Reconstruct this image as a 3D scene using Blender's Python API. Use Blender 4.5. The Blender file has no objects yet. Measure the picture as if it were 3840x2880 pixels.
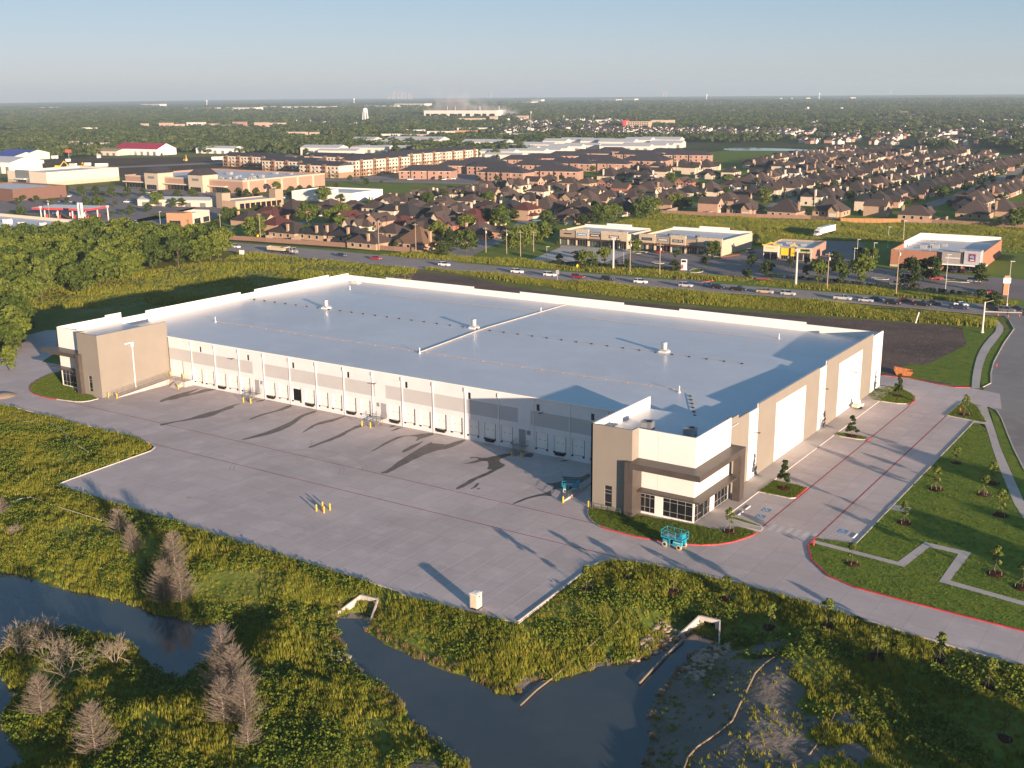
import bpy, bmesh, math, random
import numpy as np
from mathutils import Vector, Matrix
S = bpy.context.scene
COL = S.collection
PI = math.pi
# ---------------- camera ----------------
FPX = 4211.7; CX, CY, CZ = 215.47, -170.63, 66.35; YAW, PITCH, ROLL = -0.59802, 0.25366, -0.0094
_f = np.array([math.sin(YAW)*math.cos(PITCH), math.cos(YAW)*math.cos(PITCH), -math.sin(PITCH)])
_r = np.cross(_f, [0, 0, 1.]); _r /= np.linalg.norm(_r); _u = np.cross(_r, _f)
_c, _s = math.cos(ROLL), math.sin(ROLL)
_r, _u = _c*_r+_s*_u, -_s*_r+_c*_u
cam = bpy.data.cameras.new('camera'); camo = bpy.data.objects.new('camera', cam); COL.objects.link(camo)
cam.sensor_width = 36; cam.lens = FPX/3840*36; cam.clip_start = 1; cam.clip_end = 60000
camo.matrix_world = Matrix(((_r[0], _u[0], -_f[0], CX), (_r[1], _u[1], -_f[1], CY), (_r[2], _u[2], -_f[2], CZ), (0, 0, 0, 1)))
S.camera = camo
# ---------------- light ----------------
SUN = Vector((0.897, -0.442, 0.136)).normalized()
w = bpy.data.worlds.new('World'); S.world = w; w.use_nodes = True
nt = w.node_tree; bg = nt.nodes['Background']
sky = nt.nodes.new('ShaderNodeTexSky'); sky.sky_type = 'NISHITA'; sky.sun_disc = False
sky.sun_elevation = math.asin(SUN.z); sky.sun_rotation = math.atan2(SUN.x, SUN.y) % (2*PI)
sky.altitude = 200; sky.air_density = 0.6; sky.dust_density = 0.5; sky.ozone_density = 2.0
sep = nt.nodes.new('ShaderNodeSeparateColor'); com = nt.nodes.new('ShaderNodeCombineColor'); nt.links.new(sky.outputs[0], sep.inputs[0])
for i, (k, gm) in enumerate(((1.50, .80), (1.90, .55), (2.35, .45))):      # the camera's white balance and its softer response to the sky
    pw = nt.nodes.new('ShaderNodeMath'); pw.operation = 'POWER'; pw.inputs[1].default_value = gm; mu = nt.nodes.new('ShaderNodeMath'); mu.operation = 'MULTIPLY'; mu.inputs[1].default_value = k
    nt.links.new(sep.outputs[i], pw.inputs[0]); nt.links.new(pw.outputs[0], mu.inputs[0]); nt.links.new(mu.outputs[0], com.inputs[i])
nt.links.new(com.outputs[0], bg.inputs[0]); bg.inputs[1].default_value = 0.058
sl = bpy.data.lights.new('sun', 'SUN'); so = bpy.data.objects.new('sun', sl); COL.objects.link(so)
sl.energy = 5.0; sl.angle = math.radians(0.53); sl.color = (1.0, 0.76, 0.57)
so.rotation_euler = (-SUN).to_track_quat('-Z', 'Y').to_euler(); so.location = (300, -200, 200)
S.view_settings.view_transform = 'Standard'; S.view_settings.look = 'None'
S.view_settings.gamma = 1; S.view_settings.use_curve_mapping = False
S.view_settings.exposure = 1.25
S.render.engine = 'CYCLES'
S.cycles.use_denoising = True; S.cycles.max_bounces = 6; S.cycles.diffuse_bounces = 3; S.cycles.glossy_bounces = 3
S.cycles.transparent_max_bounces = 6; S.cycles.volume_bounces = 0; S.cycles.use_adaptive_sampling = True
S.cycles.caustics_reflective = False; S.cycles.caustics_refractive = False

def at(px, py, z=0.0):
    """pixel of the 3840x2880 photograph -> the point of the place at height z"""
    d = _f*FPX+_r*(px-1920)-_u*(py-1440)
    t = (z-CZ)/d[2]
    return (CX+t*d[0], CY+t*d[1], z)
def crop(x0, y0, s):
    return lambda x, y, z=0.0: at(x0+x/s, y0+y/s, z)
KP = crop(0, 0, 2212/3840); KA = crop(0, 550, 3.456); KB = crop(600, 550, 3.456); KC = crop(1200, 500, 3.456); KD = crop(1800, 500, 3.456)
KE = crop(2400, 500, 3.456); KF = crop(3000, 500, 2.633); KG = crop(2000, 780, 2.572); KH = crop(2800, 800, 2.127)
KR = crop(3200, 1000, 1.844); KL = crop(0, 850, 2.458); K4 = crop(1100, 1800, 1.5364); K5 = crop(2400, 1800, 1.536); K3 = crop(0, 1500, 1.2023)
K8 = crop(1200, 950, 2.765); K2 = crop(600, 1200, 3.687); K3D = crop(1150, 1350, 3.687); K4D = crop(1700, 1500, 3.687); K6 = crop(2700, 1400, 3.318); K7 = crop(2700, 1750, 3.403)
# ---------------- materials ----------------
def N(t, kind, **kw):
    n = t.nodes.new('ShaderNode'+kind)
    for k, v in kw.items():
        if k.startswith('i_'): n.inputs[k[2:].replace('_', ' ')].default_value = v
        else: setattr(n, k, v)
    return n
def base(name, rough=.7, spec=.3, metal=0.):
    m = bpy.data.materials.new(name); m.use_nodes = True; t = m.node_tree; b = t.nodes['Principled BSDF']
    b.inputs['Roughness'].default_value = rough; b.inputs['Metallic'].default_value = metal
    b.inputs['Specular IOR Level'].default_value = spec
    return m, t, b
def c4(c): return (c[0], c[1], c[2], 1)
def plain(name, col, rough=.6, spec=.3, metal=0., var=.12, scale=1.5, bump=0.):
    """base colour with a soft mottling of its own"""
    m, t, b = base(name, rough, spec, metal)
    if var:
        co = N(t, 'TexCoord'); no = N(t, 'TexNoise', i_Scale=scale, i_Detail=5.0, i_Roughness=.6)
        t.links.new(co.outputs['Object'], no.inputs['Vector'])
        mp = N(t, 'MapRange'); mp.inputs['From Min'].default_value = .3; mp.inputs['From Max'].default_value = .7
        mp.inputs['To Min'].default_value = 1-var; mp.inputs['To Max'].default_value = 1+var
        mx = N(t, 'VectorMath', operation='SCALE'); mx.inputs[0].default_value = col
        t.links.new(no.outputs['Fac'], mp.inputs['Value']); t.links.new(mp.outputs[0], mx.inputs['Scale'])
        t.links.new(mx.outputs[0], b.inputs['Base Color'])
        if bump:
            bp = N(t, 'Bump'); bp.inputs['Strength'].default_value = bump; t.links.new(no.outputs['Fac'], bp.inputs['Height']); t.links.new(bp.outputs[0], b.inputs['Normal'])
    else: b.inputs['Base Color'].default_value = c4(col)
    return m
def tinted(name, rough=.75, spec=.2, var=.18, scale=.9, stripe=0, metal=0.):
    """takes its colour from the object (one material, many tints)"""
    m, t, b = base(name, rough, spec, metal)
    oi = N(t, 'ObjectInfo'); co = N(t, 'TexCoord'); no = N(t, 'TexNoise', i_Scale=scale, i_Detail=6.0, i_Roughness=.65)
    t.links.new(co.outputs['Object'], no.inputs['Vector'])
    mp = N(t, 'MapRange'); mp.inputs['From Min'].default_value = .3; mp.inputs['From Max'].default_value = .7
    mp.inputs['To Min'].default_value = 1-var; mp.inputs['To Max'].default_value = 1+var
    mx = N(t, 'VectorMath', operation='SCALE')
    t.links.new(no.outputs['Fac'], mp.inputs['Value']); t.links.new(oi.outputs['Color'], mx.inputs[0]); t.links.new(mp.outputs[0], mx.inputs['Scale'])
    t.links.new(mx.outputs[0], b.inputs['Base Color'])
    return m
def blend(name, cols, scales, rough=.9, spec=.15, bump=0., bscale=3.):
    """world-space mix of several colours by layered noise"""
    m, t, b = base(name, rough, spec)
    ge = N(t, 'NewGeometry'); prev = None
    for i, (c, sc) in enumerate(zip(cols, scales)):
        if i == 0:
            prev = N(t, 'RGB').outputs[0]; prev.default_value = c4(c); continue
        no = N(t, 'TexNoise', i_Scale=sc[0], i_Detail=7.0, i_Roughness=.62); t.links.new(ge.outputs['Position'], no.inputs['Vector'])
        mp = N(t, 'MapRange'); mp.inputs['From Min'].default_value = sc[1]; mp.inputs['From Max'].default_value = sc[2]
        t.links.new(no.outputs['Fac'], mp.inputs['Value'])
        mx = N(t, 'Mix', data_type='RGBA'); t.links.new(mp.outputs[0], mx.inputs[0]); t.links.new(prev, mx.inputs[6]); mx.inputs[7].default_value = c4(c)
        prev = mx.outputs[2]
    t.links.new(prev, b.inputs['Base Color'])
    if bump:
        n2 = N(t, 'TexNoise', i_Scale=bscale, i_Detail=6.0); t.links.new(ge.outputs['Position'], n2.inputs['Vector'])
        bp = N(t, 'Bump'); bp.inputs['Strength'].default_value = bump; bp.inputs['Distance'].default_value = .3
        t.links.new(n2.outputs['Fac'], bp.inputs['Height']); t.links.new(bp.outputs[0], b.inputs['Normal'])
    return m
def joints(m, sx, sy, w=.05, dark=.8, ox=0., oy=0., tone=0.):
    """sawn joints of a cast slab: darken thin lines in the slab's own colour"""
    t = m.node_tree; b = t.nodes['Principled BSDF']; src = b.inputs['Base Color'].links[0].from_socket
    ge = N(t, 'NewGeometry'); sp = N(t, 'SeparateXYZ'); t.links.new(ge.outputs['Position'], sp.inputs[0])
    outs = []
    for ax, s, o in (('X', sx, ox), ('Y', sy, oy)):
        ad = N(t, 'Math', operation='ADD'); t.links.new(sp.outputs[ax], ad.inputs[0]); ad.inputs[1].default_value = o+10000*s
        md = N(t, 'Math', operation='MODULO'); t.links.new(ad.outputs[0], md.inputs[0]); md.inputs[1].default_value = s
        lt = N(t, 'Math', operation='LESS_THAN'); t.links.new(md.outputs[0], lt.inputs[0]); lt.inputs[1].default_value = w; outs.append(lt)
    if tone:      # each cast slab has a tone of its own
        ofs = N(t, 'VectorMath', operation='ADD'); t.links.new(ge.outputs['Position'], ofs.inputs[0]); ofs.inputs[1].default_value = (ox, oy, 0)
        dv = N(t, 'VectorMath', operation='MULTIPLY'); t.links.new(ofs.outputs[0], dv.inputs[0]); dv.inputs[1].default_value = (1/sx, 1/sy, 0)
        fl = N(t, 'VectorMath', operation='FLOOR'); t.links.new(dv.outputs[0], fl.inputs[0]); wn = N(t, 'TexWhiteNoise'); t.links.new(fl.outputs[0], wn.inputs['Vector'])
        mt = N(t, 'MapRange'); mt.inputs['To Min'].default_value = 1-tone; mt.inputs['To Max'].default_value = 1+tone; t.links.new(wn.outputs['Value'], mt.inputs['Value'])
        s0 = N(t, 'VectorMath', operation='SCALE'); t.links.new(src, s0.inputs[0]); t.links.new(mt.outputs[0], s0.inputs['Scale']); src = s0.outputs[0]
    mxm = N(t, 'Math', operation='MAXIMUM'); t.links.new(outs[0].outputs[0], mxm.inputs[0]); t.links.new(outs[1].outputs[0], mxm.inputs[1])
    mp = N(t, 'MapRange'); mp.inputs['To Min'].default_value = 1; mp.inputs['To Max'].default_value = dark; t.links.new(mxm.outputs[0], mp.inputs['Value'])
    sc = N(t, 'VectorMath', operation='SCALE'); t.links.new(src, sc.inputs[0]); t.links.new(mp.outputs[0], sc.inputs['Scale']); t.links.new(sc.outputs[0], b.inputs['Base Color'])
    return m
def leafmat(name, cols, scale=.5):
    m, t, b = base(name, .65, .25)
    oi = N(t, 'ObjectInfo'); co = N(t, 'TexCoord'); no = N(t, 'TexNoise', i_Scale=scale, i_Detail=4.0)
    t.links.new(co.outputs['Object'], no.inputs['Vector'])
    ad = N(t, 'Math', operation='MULTIPLY_ADD'); t.links.new(oi.outputs['Random'], ad.inputs[0]); ad.inputs[1].default_value = .62; 
    s2 = N(t, 'Math', operation='MULTIPLY_ADD'); t.links.new(no.outputs['Fac'], s2.inputs[0]); s2.inputs[1].default_value = 1.1; s2.inputs[2].default_value = -.36
    t.links.new(s2.outputs[0], ad.inputs[2])
    cr = N(t, 'ValToRGB'); e = cr.color_ramp.elements
    e[0].position = 0; e[0].color = c4(cols[0]); e[1].position = 1; e[1].color = c4(cols[-1])
    for i, c in enumerate(cols[1:-1]):
        el = e.new((i+1)/(len(cols)-1)); el.color = c4(c)
    t.links.new(ad.outputs[0], cr.inputs[0]); t.links.new(cr.outputs[0], b.inputs['Base Color'])
    tr = N(t, 'BsdfTranslucent'); t.links.new(cr.outputs[0], tr.inputs[0]); ms = N(t, 'MixShader'); ms.inputs[0].default_value = .22
    out = t.nodes['Material Output']; t.links.new(b.outputs[0], ms.inputs[1]); t.links.new(tr.outputs[0], ms.inputs[2]); t.links.new(ms.outputs[0], out.inputs[0])
    return m
# ---------------- mesh helpers ----------------
class MB:
    def __init__(s): s.v = []; s.f = []; s.m = []
    def add(s, vs, fs, m=0):
        o = len(s.v); s.v += [tuple(p) for p in vs]
        for f in fs: s.f.append(tuple(o+i for i in f)); s.m.append(m)
        return s
    def box(s, x0, x1, y0, y1, z0, z1, m=0):
        return s.add([(x0, y0, z0), (x1, y0, z0), (x1, y1, z0), (x0, y1, z0), (x0, y0, z1), (x1, y0, z1), (x1, y1, z1), (x0, y1, z1)],
                     [(3, 2, 1, 0), (4, 5, 6, 7), (0, 1, 5, 4), (1, 2, 6, 5), (2, 3, 7, 6), (3, 0, 4, 7)], m)
    def prism(s, poly, z0, z1, m=0, cap=True):
        n = len(poly)
        a = sum(poly[i][0]*poly[(i+1) % n][1]-poly[(i+1) % n][0]*poly[i][1] for i in range(n))
        if a < 0: poly = poly[::-1]
        vs = [(p[0], p[1], z0) for p in poly]+[(p[0], p[1], z1) for p in poly]
        fs = [(i, (i+1) % n, n+(i+1) % n, n+i) for i in range(n)]
        if cap: fs += [tuple(range(2*n-1, n-1, -1))[::-1], tuple(range(n))[::-1]]
        return s.add(vs, fs, m)
    def sheet(s, poly, z, m=0):
        n = len(poly)
        a = sum(poly[i][0]*poly[(i+1) % n][1]-poly[(i+1) % n][0]*poly[i][1] for i in range(n))
        if a < 0: poly = poly[::-1]
        return s.add([(p[0], p[1], z) for p in poly], [tuple(range(n))], m)
    def tube(s, p, q, r, n=6, m=0, r2=None):
        p, q = Vector(p), Vector(q); d = (q-p)
        if d.length < 1e-6: return s
        d.normalize(); a = d.orthogonal().normalized(); b = d.cross(a); r2 = r if r2 is None else r2
        vs = [p+(a*math.cos(2*PI*i/n)+b*math.sin(2*PI*i/n))*r for i in range(n)]+[q+(a*math.cos(2*PI*i/n)+b*math.sin(2*PI*i/n))*r2 for i in range(n)]
        return s.add(vs, [(i, (i+1) % n, n+(i+1) % n, n+i) for i in range(n)]+[tuple(range(n))[::-1], tuple(range(n, 2*n))], m)
    def poly(s, pts, r, n=5, m=0):
        for a, b in zip(pts[:-1], pts[1:]): s.tube(a, b, r, n, m)
        return s
    def lathe(s, prof, n=12, c=(0, 0, 0), m=0):
        vs = []; fs = []
        for r, z in prof: vs += [(c[0]+r*math.cos(2*PI*i/n), c[1]+r*math.sin(2*PI*i/n), c[2]+z) for i in range(n)]
        for k in range(len(prof)-1): fs += [(k*n+i, k*n+(i+1) % n, (k+1)*n+(i+1) % n, (k+1)*n+i) for i in range(n)]
        fs += [tuple(range(n))[::-1], tuple(range((len(prof)-1)*n, len(prof)*n))]
        return s.add(vs, fs, m)
    def ribbon(s, pts, w, z, m=0, closed=False):
        L, R = offset(pts, w/2, closed), offset(pts, -w/2, closed); n = len(pts)
        for i in range(n if closed else n-1):
            j = (i+1) % n
            s.add([(L[i][0], L[i][1], z), (R[i][0], R[i][1], z), (R[j][0], R[j][1], z), (L[j][0], L[j][1], z)], [(0, 1, 2, 3)], m)
        return s
    def kerb(s, pts, w, z0, z1, m=0, closed=False):
        L, R = offset(pts, w/2, closed), offset(pts, -w/2, closed); n = len(pts); o = len(s.v)
        for i in range(n): s.v += [(L[i][0], L[i][1], z0), (L[i][0], L[i][1], z1), (R[i][0], R[i][1], z1), (R[i][0], R[i][1], z0)]
        for i in range(n if closed else n-1):
            j = (i+1) % n
            for k in range(3): s.f.append((o+4*i+k, o+4*i+k+1, o+4*j+k+1, o+4*j+k)); s.m.append(m)
        if not closed:
            s.f += [(o, o+1, o+2, o+3), (o+4*n-1, o+4*n-2, o+4*n-3, o+4*n-4)]; s.m += [m, m]
        return s
    def xf(s, M, i0=0):
        for i in range(i0, len(s.v)): s.v[i] = tuple(M @ Vector(s.v[i]))
        return s
    def mesh(s, name, mats):
        me = bpy.data.meshes.new(name); me.from_pydata(s.v, [], s.f)
        for m in (mats if isinstance(mats, (list, tuple)) else [mats]): me.materials.append(m)
        me.polygons.foreach_set('material_index', s.m); me.update()
        return me
    def build(s, name, mats, parent=None, loc=(0, 0, 0), rz=0., color=None):
        return link(name, s.mesh(name, mats), parent, loc, rz, color)
def offset(pts, d, closed=False):
    n = len(pts); out = []
    for i in range(n):
        a = pts[i-1] if (closed or i > 0) else None; b = pts[i]; c = pts[(i+1) % n] if (closed or i < n-1) else None
        nn = []
        for p, q in ((a, b), (b, c)):
            if p is None or q is None: continue
            dx, dy = q[0]-p[0], q[1]-p[1]; l = math.hypot(dx, dy) or 1e-6; nn.append((-dy/l, dx/l))
        nx = sum(k[0] for k in nn); ny = sum(k[1] for k in nn); l = math.hypot(nx, ny) or 1e-6; nx /= l; ny /= l
        k = 1/max(.4, nx*nn[0][0]+ny*nn[0][1]); out.append((b[0]+nx*d*k, b[1]+ny*d*k))
    return out
def smooth(pts, it=2, closed=False):
    for _ in range(it):
        n = len(pts); o = [] if closed else [pts[0]]
        for i in range(n if closed else n-1):
            a, b = pts[i], pts[(i+1) % n]
            o += [tuple(.75*a[k]+.25*b[k] for k in range(2)), tuple(.25*a[k]+.75*b[k] for k in range(2))]
        if not closed: o.append(pts[-1])
        pts = o
    return pts
def link(name, me, parent=None, loc=(0, 0, 0), rz=0., color=None):
    o = bpy.data.objects.new(name, me); COL.objects.link(o); o.location = loc; o.rotation_euler = (0, 0, rz)
    if parent: o.parent = parent
    if color: o.color = c4(color)
    return o
def tag(o, label=None, cat=None, group=None, kind=None):
    if label: o['label'] = label
    if cat: o['category'] = cat
    if group: o['group'] = group
    if kind: o['kind'] = kind
    return o
def thing(name, label, cat, loc=(0, 0, 0), rz=0., group=None):
    return tag(link(name, None, None, loc, rz), label, cat, group)
def copy_tree(o, loc=None, rz=None, label=None, group=None, scale=None, tint=None, parent=None):
    c = o.copy(); COL.objects.link(c); c.parent = parent
    if loc is not None: c.location = loc
    if rz is not None: c.rotation_euler = (0, 0, rz)
    if label: c['label'] = label
    if group: c['group'] = group
    if scale: c.scale = scale if isinstance(scale, tuple) else (scale,)*3
    if tint and stem(o.name) in tint: c.color = c4(tint[stem(o.name)])
    for ch in KIDS.get(o.name) or o.children: copy_tree(ch, tint=tint, parent=c)
    return c
KIDS = {}
def stem(n): return n.split('.')[0]
def holes_wall(x0, x1, z0, z1, holes, th, mf=lambda x, z: 0, cutx=(), cutz=(), mb=None, rev=None):
    """wall in the plane y=0 (front at y=0, back at y=th) with rectangular openings (xa,xb,za,zb)"""
    mb = mb or MB()
    xs = sorted({x0, x1, *[c for c in cutx if x0 < c < x1], *[h[i] for h in holes for i in (0, 1) if x0 < h[i] < x1]})
    zs = sorted({z0, z1, *[c for c in cutz if z0 < c < z1], *[h[i] for h in holes for i in (2, 3) if z0 < h[i] < z1]})
    inside = lambda x, z: any(h[0] < x < h[1] and h[2] < z < h[3] for h in holes)
    for a, b in zip(xs[:-1], xs[1:]):
        for c, d in zip(zs[:-1], zs[1:]):
            if not inside((a+b)/2, (c+d)/2): mb.add([(a, 0, c), (b, 0, c), (b, 0, d), (a, 0, d)], [(0, 1, 2, 3)], mf((a+b)/2, (c+d)/2))
    for xa, xb, za, zb in holes:
        r = mf((xa+xb)/2, zb+.01) if rev is None else rev
        mb.add([(xa, 0, za), (xa, th, za), (xa, th, zb), (xa, 0, zb), (xb, 0, za), (xb, th, za), (xb, th, zb), (xb, 0, zb)],
               [(0, 3, 2, 1), (4, 5, 6, 7), (3, 7, 6, 2), (0, 1, 5, 4)], r)
    m0 = mf(x0+.01, z0+.01)
    mb.add([(x0, 0, z0), (x0, th, z0), (x0, th, z1), (x0, 0, z1), (x1, 0, z0), (x1, th, z0), (x1, th, z1), (x1, 0, z1)],
           [(0, 3, 2, 1), (4, 5, 6, 7), (3, 7, 6, 2)], mf((x0+x1)/2, z1-.01))
    mb.add([(x0, th, z0), (x1, th, z0), (x1, th, z1), (x0, th, z1)], [(3, 2, 1, 0)], m0) if not holes else None
    return mb
def scatter(name, pts, scl, template, label=None, kind='stuff', tilt=0., seed=1):
    """one object whose geometry nodes put a copy of the template on every point"""
    me = bpy.data.meshes.new(name); n = len(pts); me.vertices.add(n); me.vertices.foreach_set('co', np.asarray(pts, 'f').ravel())
    rng = np.random.default_rng(seed)
    a = me.attributes.new('scl', 'FLOAT', 'POINT'); a.data.foreach_set('value', np.asarray(scl, 'f'))
    rot = np.stack([rng.uniform(-tilt, tilt, n), rng.uniform(-tilt, tilt, n), rng.uniform(0, 6.28, n)], 1)
    a = me.attributes.new('rot', 'FLOAT_VECTOR', 'POINT'); a.data.foreach_set('vector', rot.astype('f').ravel())
    o = link(name, me); o['kind'] = kind
    if label: o['label'] = label
    g = bpy.data.node_groups.new(name, 'GeometryNodeTree')
    g.interface.new_socket('Geometry', in_out='INPUT', socket_type='NodeSocketGeometry'); g.interface.new_socket('Geometry', in_out='OUTPUT', socket_type='NodeSocketGeometry')
    gi = g.nodes.new('NodeGroupInput'); go = g.nodes.new('NodeGroupOutput'); ip = g.nodes.new('GeometryNodeInstanceOnPoints')
    oi = g.nodes.new('GeometryNodeObjectInfo'); oi.inputs['Object'].default_value = template; oi.inputs['As Instance'].default_value = True
    r = g.nodes.new('GeometryNodeInputNamedAttribute'); r.data_type = 'FLOAT_VECTOR'; r.inputs['Name'].default_value = 'rot'
    s = g.nodes.new('GeometryNodeInputNamedAttribute'); s.data_type = 'FLOAT'; s.inputs['Name'].default_value = 'scl'
    L = g.links.new; L(gi.outputs[0], ip.inputs['Points']); L(oi.outputs['Geometry'], ip.inputs['Instance']); L(r.outputs[0], ip.inputs['Rotation'])
    L(s.outputs[0], ip.inputs['Scale']); L(ip.outputs[0], go.inputs[0])
    md = o.modifiers.new('scatter', 'NODES'); md.node_group = g
    return o
def template(name, me): return bpy.data.objects.new(name, me)
def in_poly(x, y, poly):
    x = np.asarray(x); y = np.asarray(y); r = np.zeros(x.shape, bool); n = len(poly)
    for i in range(n):
        x1, y1 = poly[i][:2]; x2, y2 = poly[(i+1) % n][:2]
        if y1 == y2: continue
        c = ((y1 > y) != (y2 > y)) & (x < (x2-x1)*(y-y1)/(y2-y1)+x1); r ^= c
    return r
def dist_poly(x, y, poly):
    d = np.full(np.asarray(x).shape, 1e9); n = len(poly)
    for i in range(n):
        x1, y1 = poly[i][:2]; x2, y2 = poly[(i+1) % n][:2]; dx, dy = x2-x1, y2-y1; l = dx*dx+dy*dy or 1e-9
        t = np.clip(((x-x1)*dx+(y-y1)*dy)/l, 0, 1); d = np.minimum(d, np.hypot(x-x1-t*dx, y-y1-t*dy))
    return d
ORD = ['first', 'second', 'third', 'fourth', 'fifth', 'sixth', 'seventh', 'eighth', 'ninth', 'tenth', 'eleventh', 'twelfth', 'thirteenth', 'fourteenth', 'fifteenth', 'sixteenth', 'seventeenth', 'eighteenth', 'nineteenth', 'twentieth']
ORD += ['twenty-'+o for o in ORD[:9]]+['thirtieth']
# ---------------- shared materials ----------------
M = {}
M['concrete'] = joints(blend('concrete', [(.52, .445, .425), (.44, .375, .355), (.575, .495, .47), (.40, .335, .31)], [0, (.035, .42, .62), (.25, .5, .75), (.9, .56, .8)], rough=.75, spec=.25), 4.57, 4.57, .09, .80, 0, 1.6, .045)
M['walk'] = joints(blend('walk_concrete', [(.50, .45, .41), (.42, .37, .34), (.55, .5, .46)], [0, (.08, .45, .65), (.5, .55, .8)], rough=.8), 1.8, 1.8, .05, .85)
M['road'] = joints(blend('road_concrete', [(.33, .28, .265), (.28, .235, .22), (.38, .325, .305), (.24, .205, .19)], [0, (.03, .45, .65), (.2, .5, .75), (.6, .58, .8)], rough=.8), 6, 900, .1, .85)
M['asphalt'] = blend('asphalt', [(.21, .18, .175), (.27, .235, .225), (.16, .14, .135)], [0, (.03, .42, .68), (.3, .55, .8)], rough=.85)
M['street'] = blend('street_concrete', [(.27, .25, .235), (.22, .2, .19), (.31, .285, .27)], [0, (.04, .45, .65), (.3, .5, .75)], rough=.85)
M['kerb'] = plain('kerb', (.52, .47, .42), .8, var=.15, scale=.6)
M['red'] = plain('red_paint', (.50, .055, .06), .6, var=.2, scale=.5)
M['redline'] = plain('worn_red_paint', (.33, .085, .08), .7, var=.25, scale=.4)
M['white'] = plain('white_paint', (.66, .66, .66), .6, var=.05, scale=.3)
M['stripe'] = plain('white_stripe', (.56, .53, .5), .7, var=.15, scale=.8)
M['stripe_dim'] = plain('faded_white_stripe', (.50, .455, .425), .7, var=.1, scale=.8)
M['blue'] = plain('blue_paint', (.09, .24, .42), .6, var=.1)
M['yellow'] = plain('yellow_paint', (.72, .46, .03), .45, var=.08)
M['grey1'] = plain('taupe_paint', (.245, .22, .185), .7, var=.05, scale=.25)
M['grey2'] = plain('warm_grey_paint', (.62, .58, .53), .7, var=.05, scale=.25)
M['grey3'] = plain('pale_grey_band_paint', (.46, .455, .45), .7, var=.04, scale=.2)
M['white2'] = plain('warm_white_paint', (.76, .735, .69), .65, var=.04, scale=.2)
M['bronze'] = plain('bronze_metal_panel', (.075, .062, .055), .45, .4, var=.15, scale=.6)
M['roof'] = joints(blend('membrane_roof', [(.55, .565, .60), (.50, .51, .54), (.59, .605, .64), (.46, .46, .48)], [0, (.03, .4, .65), (.15, .5, .75), (.5, .6, .8)], rough=.33, spec=.55), 400, 3.05, .1, .93, 150, 1., .012)
M['glass'] = plain('dark_glass', (.012, .014, .017), .06, .6, var=0)
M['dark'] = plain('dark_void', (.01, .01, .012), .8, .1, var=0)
M['rubber'] = plain('black_rubber', (.02, .02, .02), .8, .2, var=0)
M['alu'] = plain('aluminium', (.55, .55, .54), .4, .5, .6, var=.05)
M['steel'] = plain('galvanised_steel', (.42, .42, .41), .4, .5, .7, var=.15, scale=2)
M['greydoor'] = plain('grey_door_paint', (.30, .30, .31), .5, var=.05)
M['rust'] = plain('rust_pipe', (.42, .30, .22), .8, var=.2)
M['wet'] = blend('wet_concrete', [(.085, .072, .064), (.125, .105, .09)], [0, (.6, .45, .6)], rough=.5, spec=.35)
M['tyre_mark'] = plain('tyre_mark', (.36, .31, .295), .8, var=.15, scale=.6)
M['water'] = blend('pond_water', [(.045, .055, .06), (.06, .068, .07)], [0, (.05, .45, .6)], rough=.07, spec=.5, bump=.015, bscale=1.2)
M['meadow'] = blend('meadow', [(0.160, 0.188, 0.034), (0.104, 0.150, 0.026), (0.220, 0.220, 0.056), (0.094, 0.112, 0.027), (0.220, 0.160, 0.094)],
    [0, (.06, .42, .62), (.11, .5, .68), (.5, .5, .7), (.03, .64, .76)], rough=1, spec=.05, bump=.5, bscale=1.8)
M['lawn'] = blend('lawn', [(0.131, 0.191, 0.029), (0.182, 0.220, 0.032), (0.091, 0.141, 0.024), (0.161, 0.131, 0.060)], [0, (.2, .42, .62), (.6, .48, .68), (.09, .66, .8)], rough=1, spec=.05, bump=.4, bscale=3)
M['soil'] = blend('bare_soil', [(0.159, 0.115, 0.093), (0.112, 0.084, 0.072), (0.207, 0.159, 0.132), (0.093, 0.104, 0.038)], [0, (.05, .42, .62), (.3, .52, .75), (.06, .66, .8)], rough=1, spec=.05, bump=.5, bscale=1.2)
M['bank'] = blend('grey_bank_soil', [(0.207, 0.171, 0.153), (0.153, 0.135, 0.108), (0.220, 0.216, 0.180), (0.108, 0.117, 0.033)], [0, (.08, .42, .62), (.4, .52, .75), (.16, .58, .7)], rough=1, spec=.05, bump=.6, bscale=1.5)
M['field'] = blend('rough_field', [(0.180, 0.180, 0.046), (0.134, 0.162, 0.036), (0.220, 0.198, 0.082), (0.108, 0.126, 0.032)], [0, (.05, .42, .62), (.09, .52, .68), (.3, .52, .7)], rough=1, spec=.05, bump=.5, bscale=1)
M['paddock'] = blend('paddock_grass', [(0.164, 0.220, 0.042), (0.116, 0.174, 0.031), (0.220, 0.220, 0.057)], [0, (.03, .42, .62), (.12, .52, .7)], rough=1, spec=.05, bump=.3, bscale=1)
M['dirt'] = blend('ploughed_dirt', [(.115, .08, .055), (.085, .06, .04), (.14, .12, .06)], [0, (.02, .42, .62), (.05, .55, .7)], rough=1, spec=.05)
M['mulch'] = plain('mulch', (.055, .022, .014), 1, .05, var=.4, scale=6)
M['far'] = blend('far_land', [(0.056, 0.075, 0.022), (0.037, 0.056, 0.018), (0.094, 0.100, 0.037), (0.138, 0.125, 0.062), (0.044, 0.062, 0.021)],
    [0, (.004, .42, .6), (.0022, .5, .62), (.0011, .58, .66), (.012, .5, .62)], rough=1, spec=.05)
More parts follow.
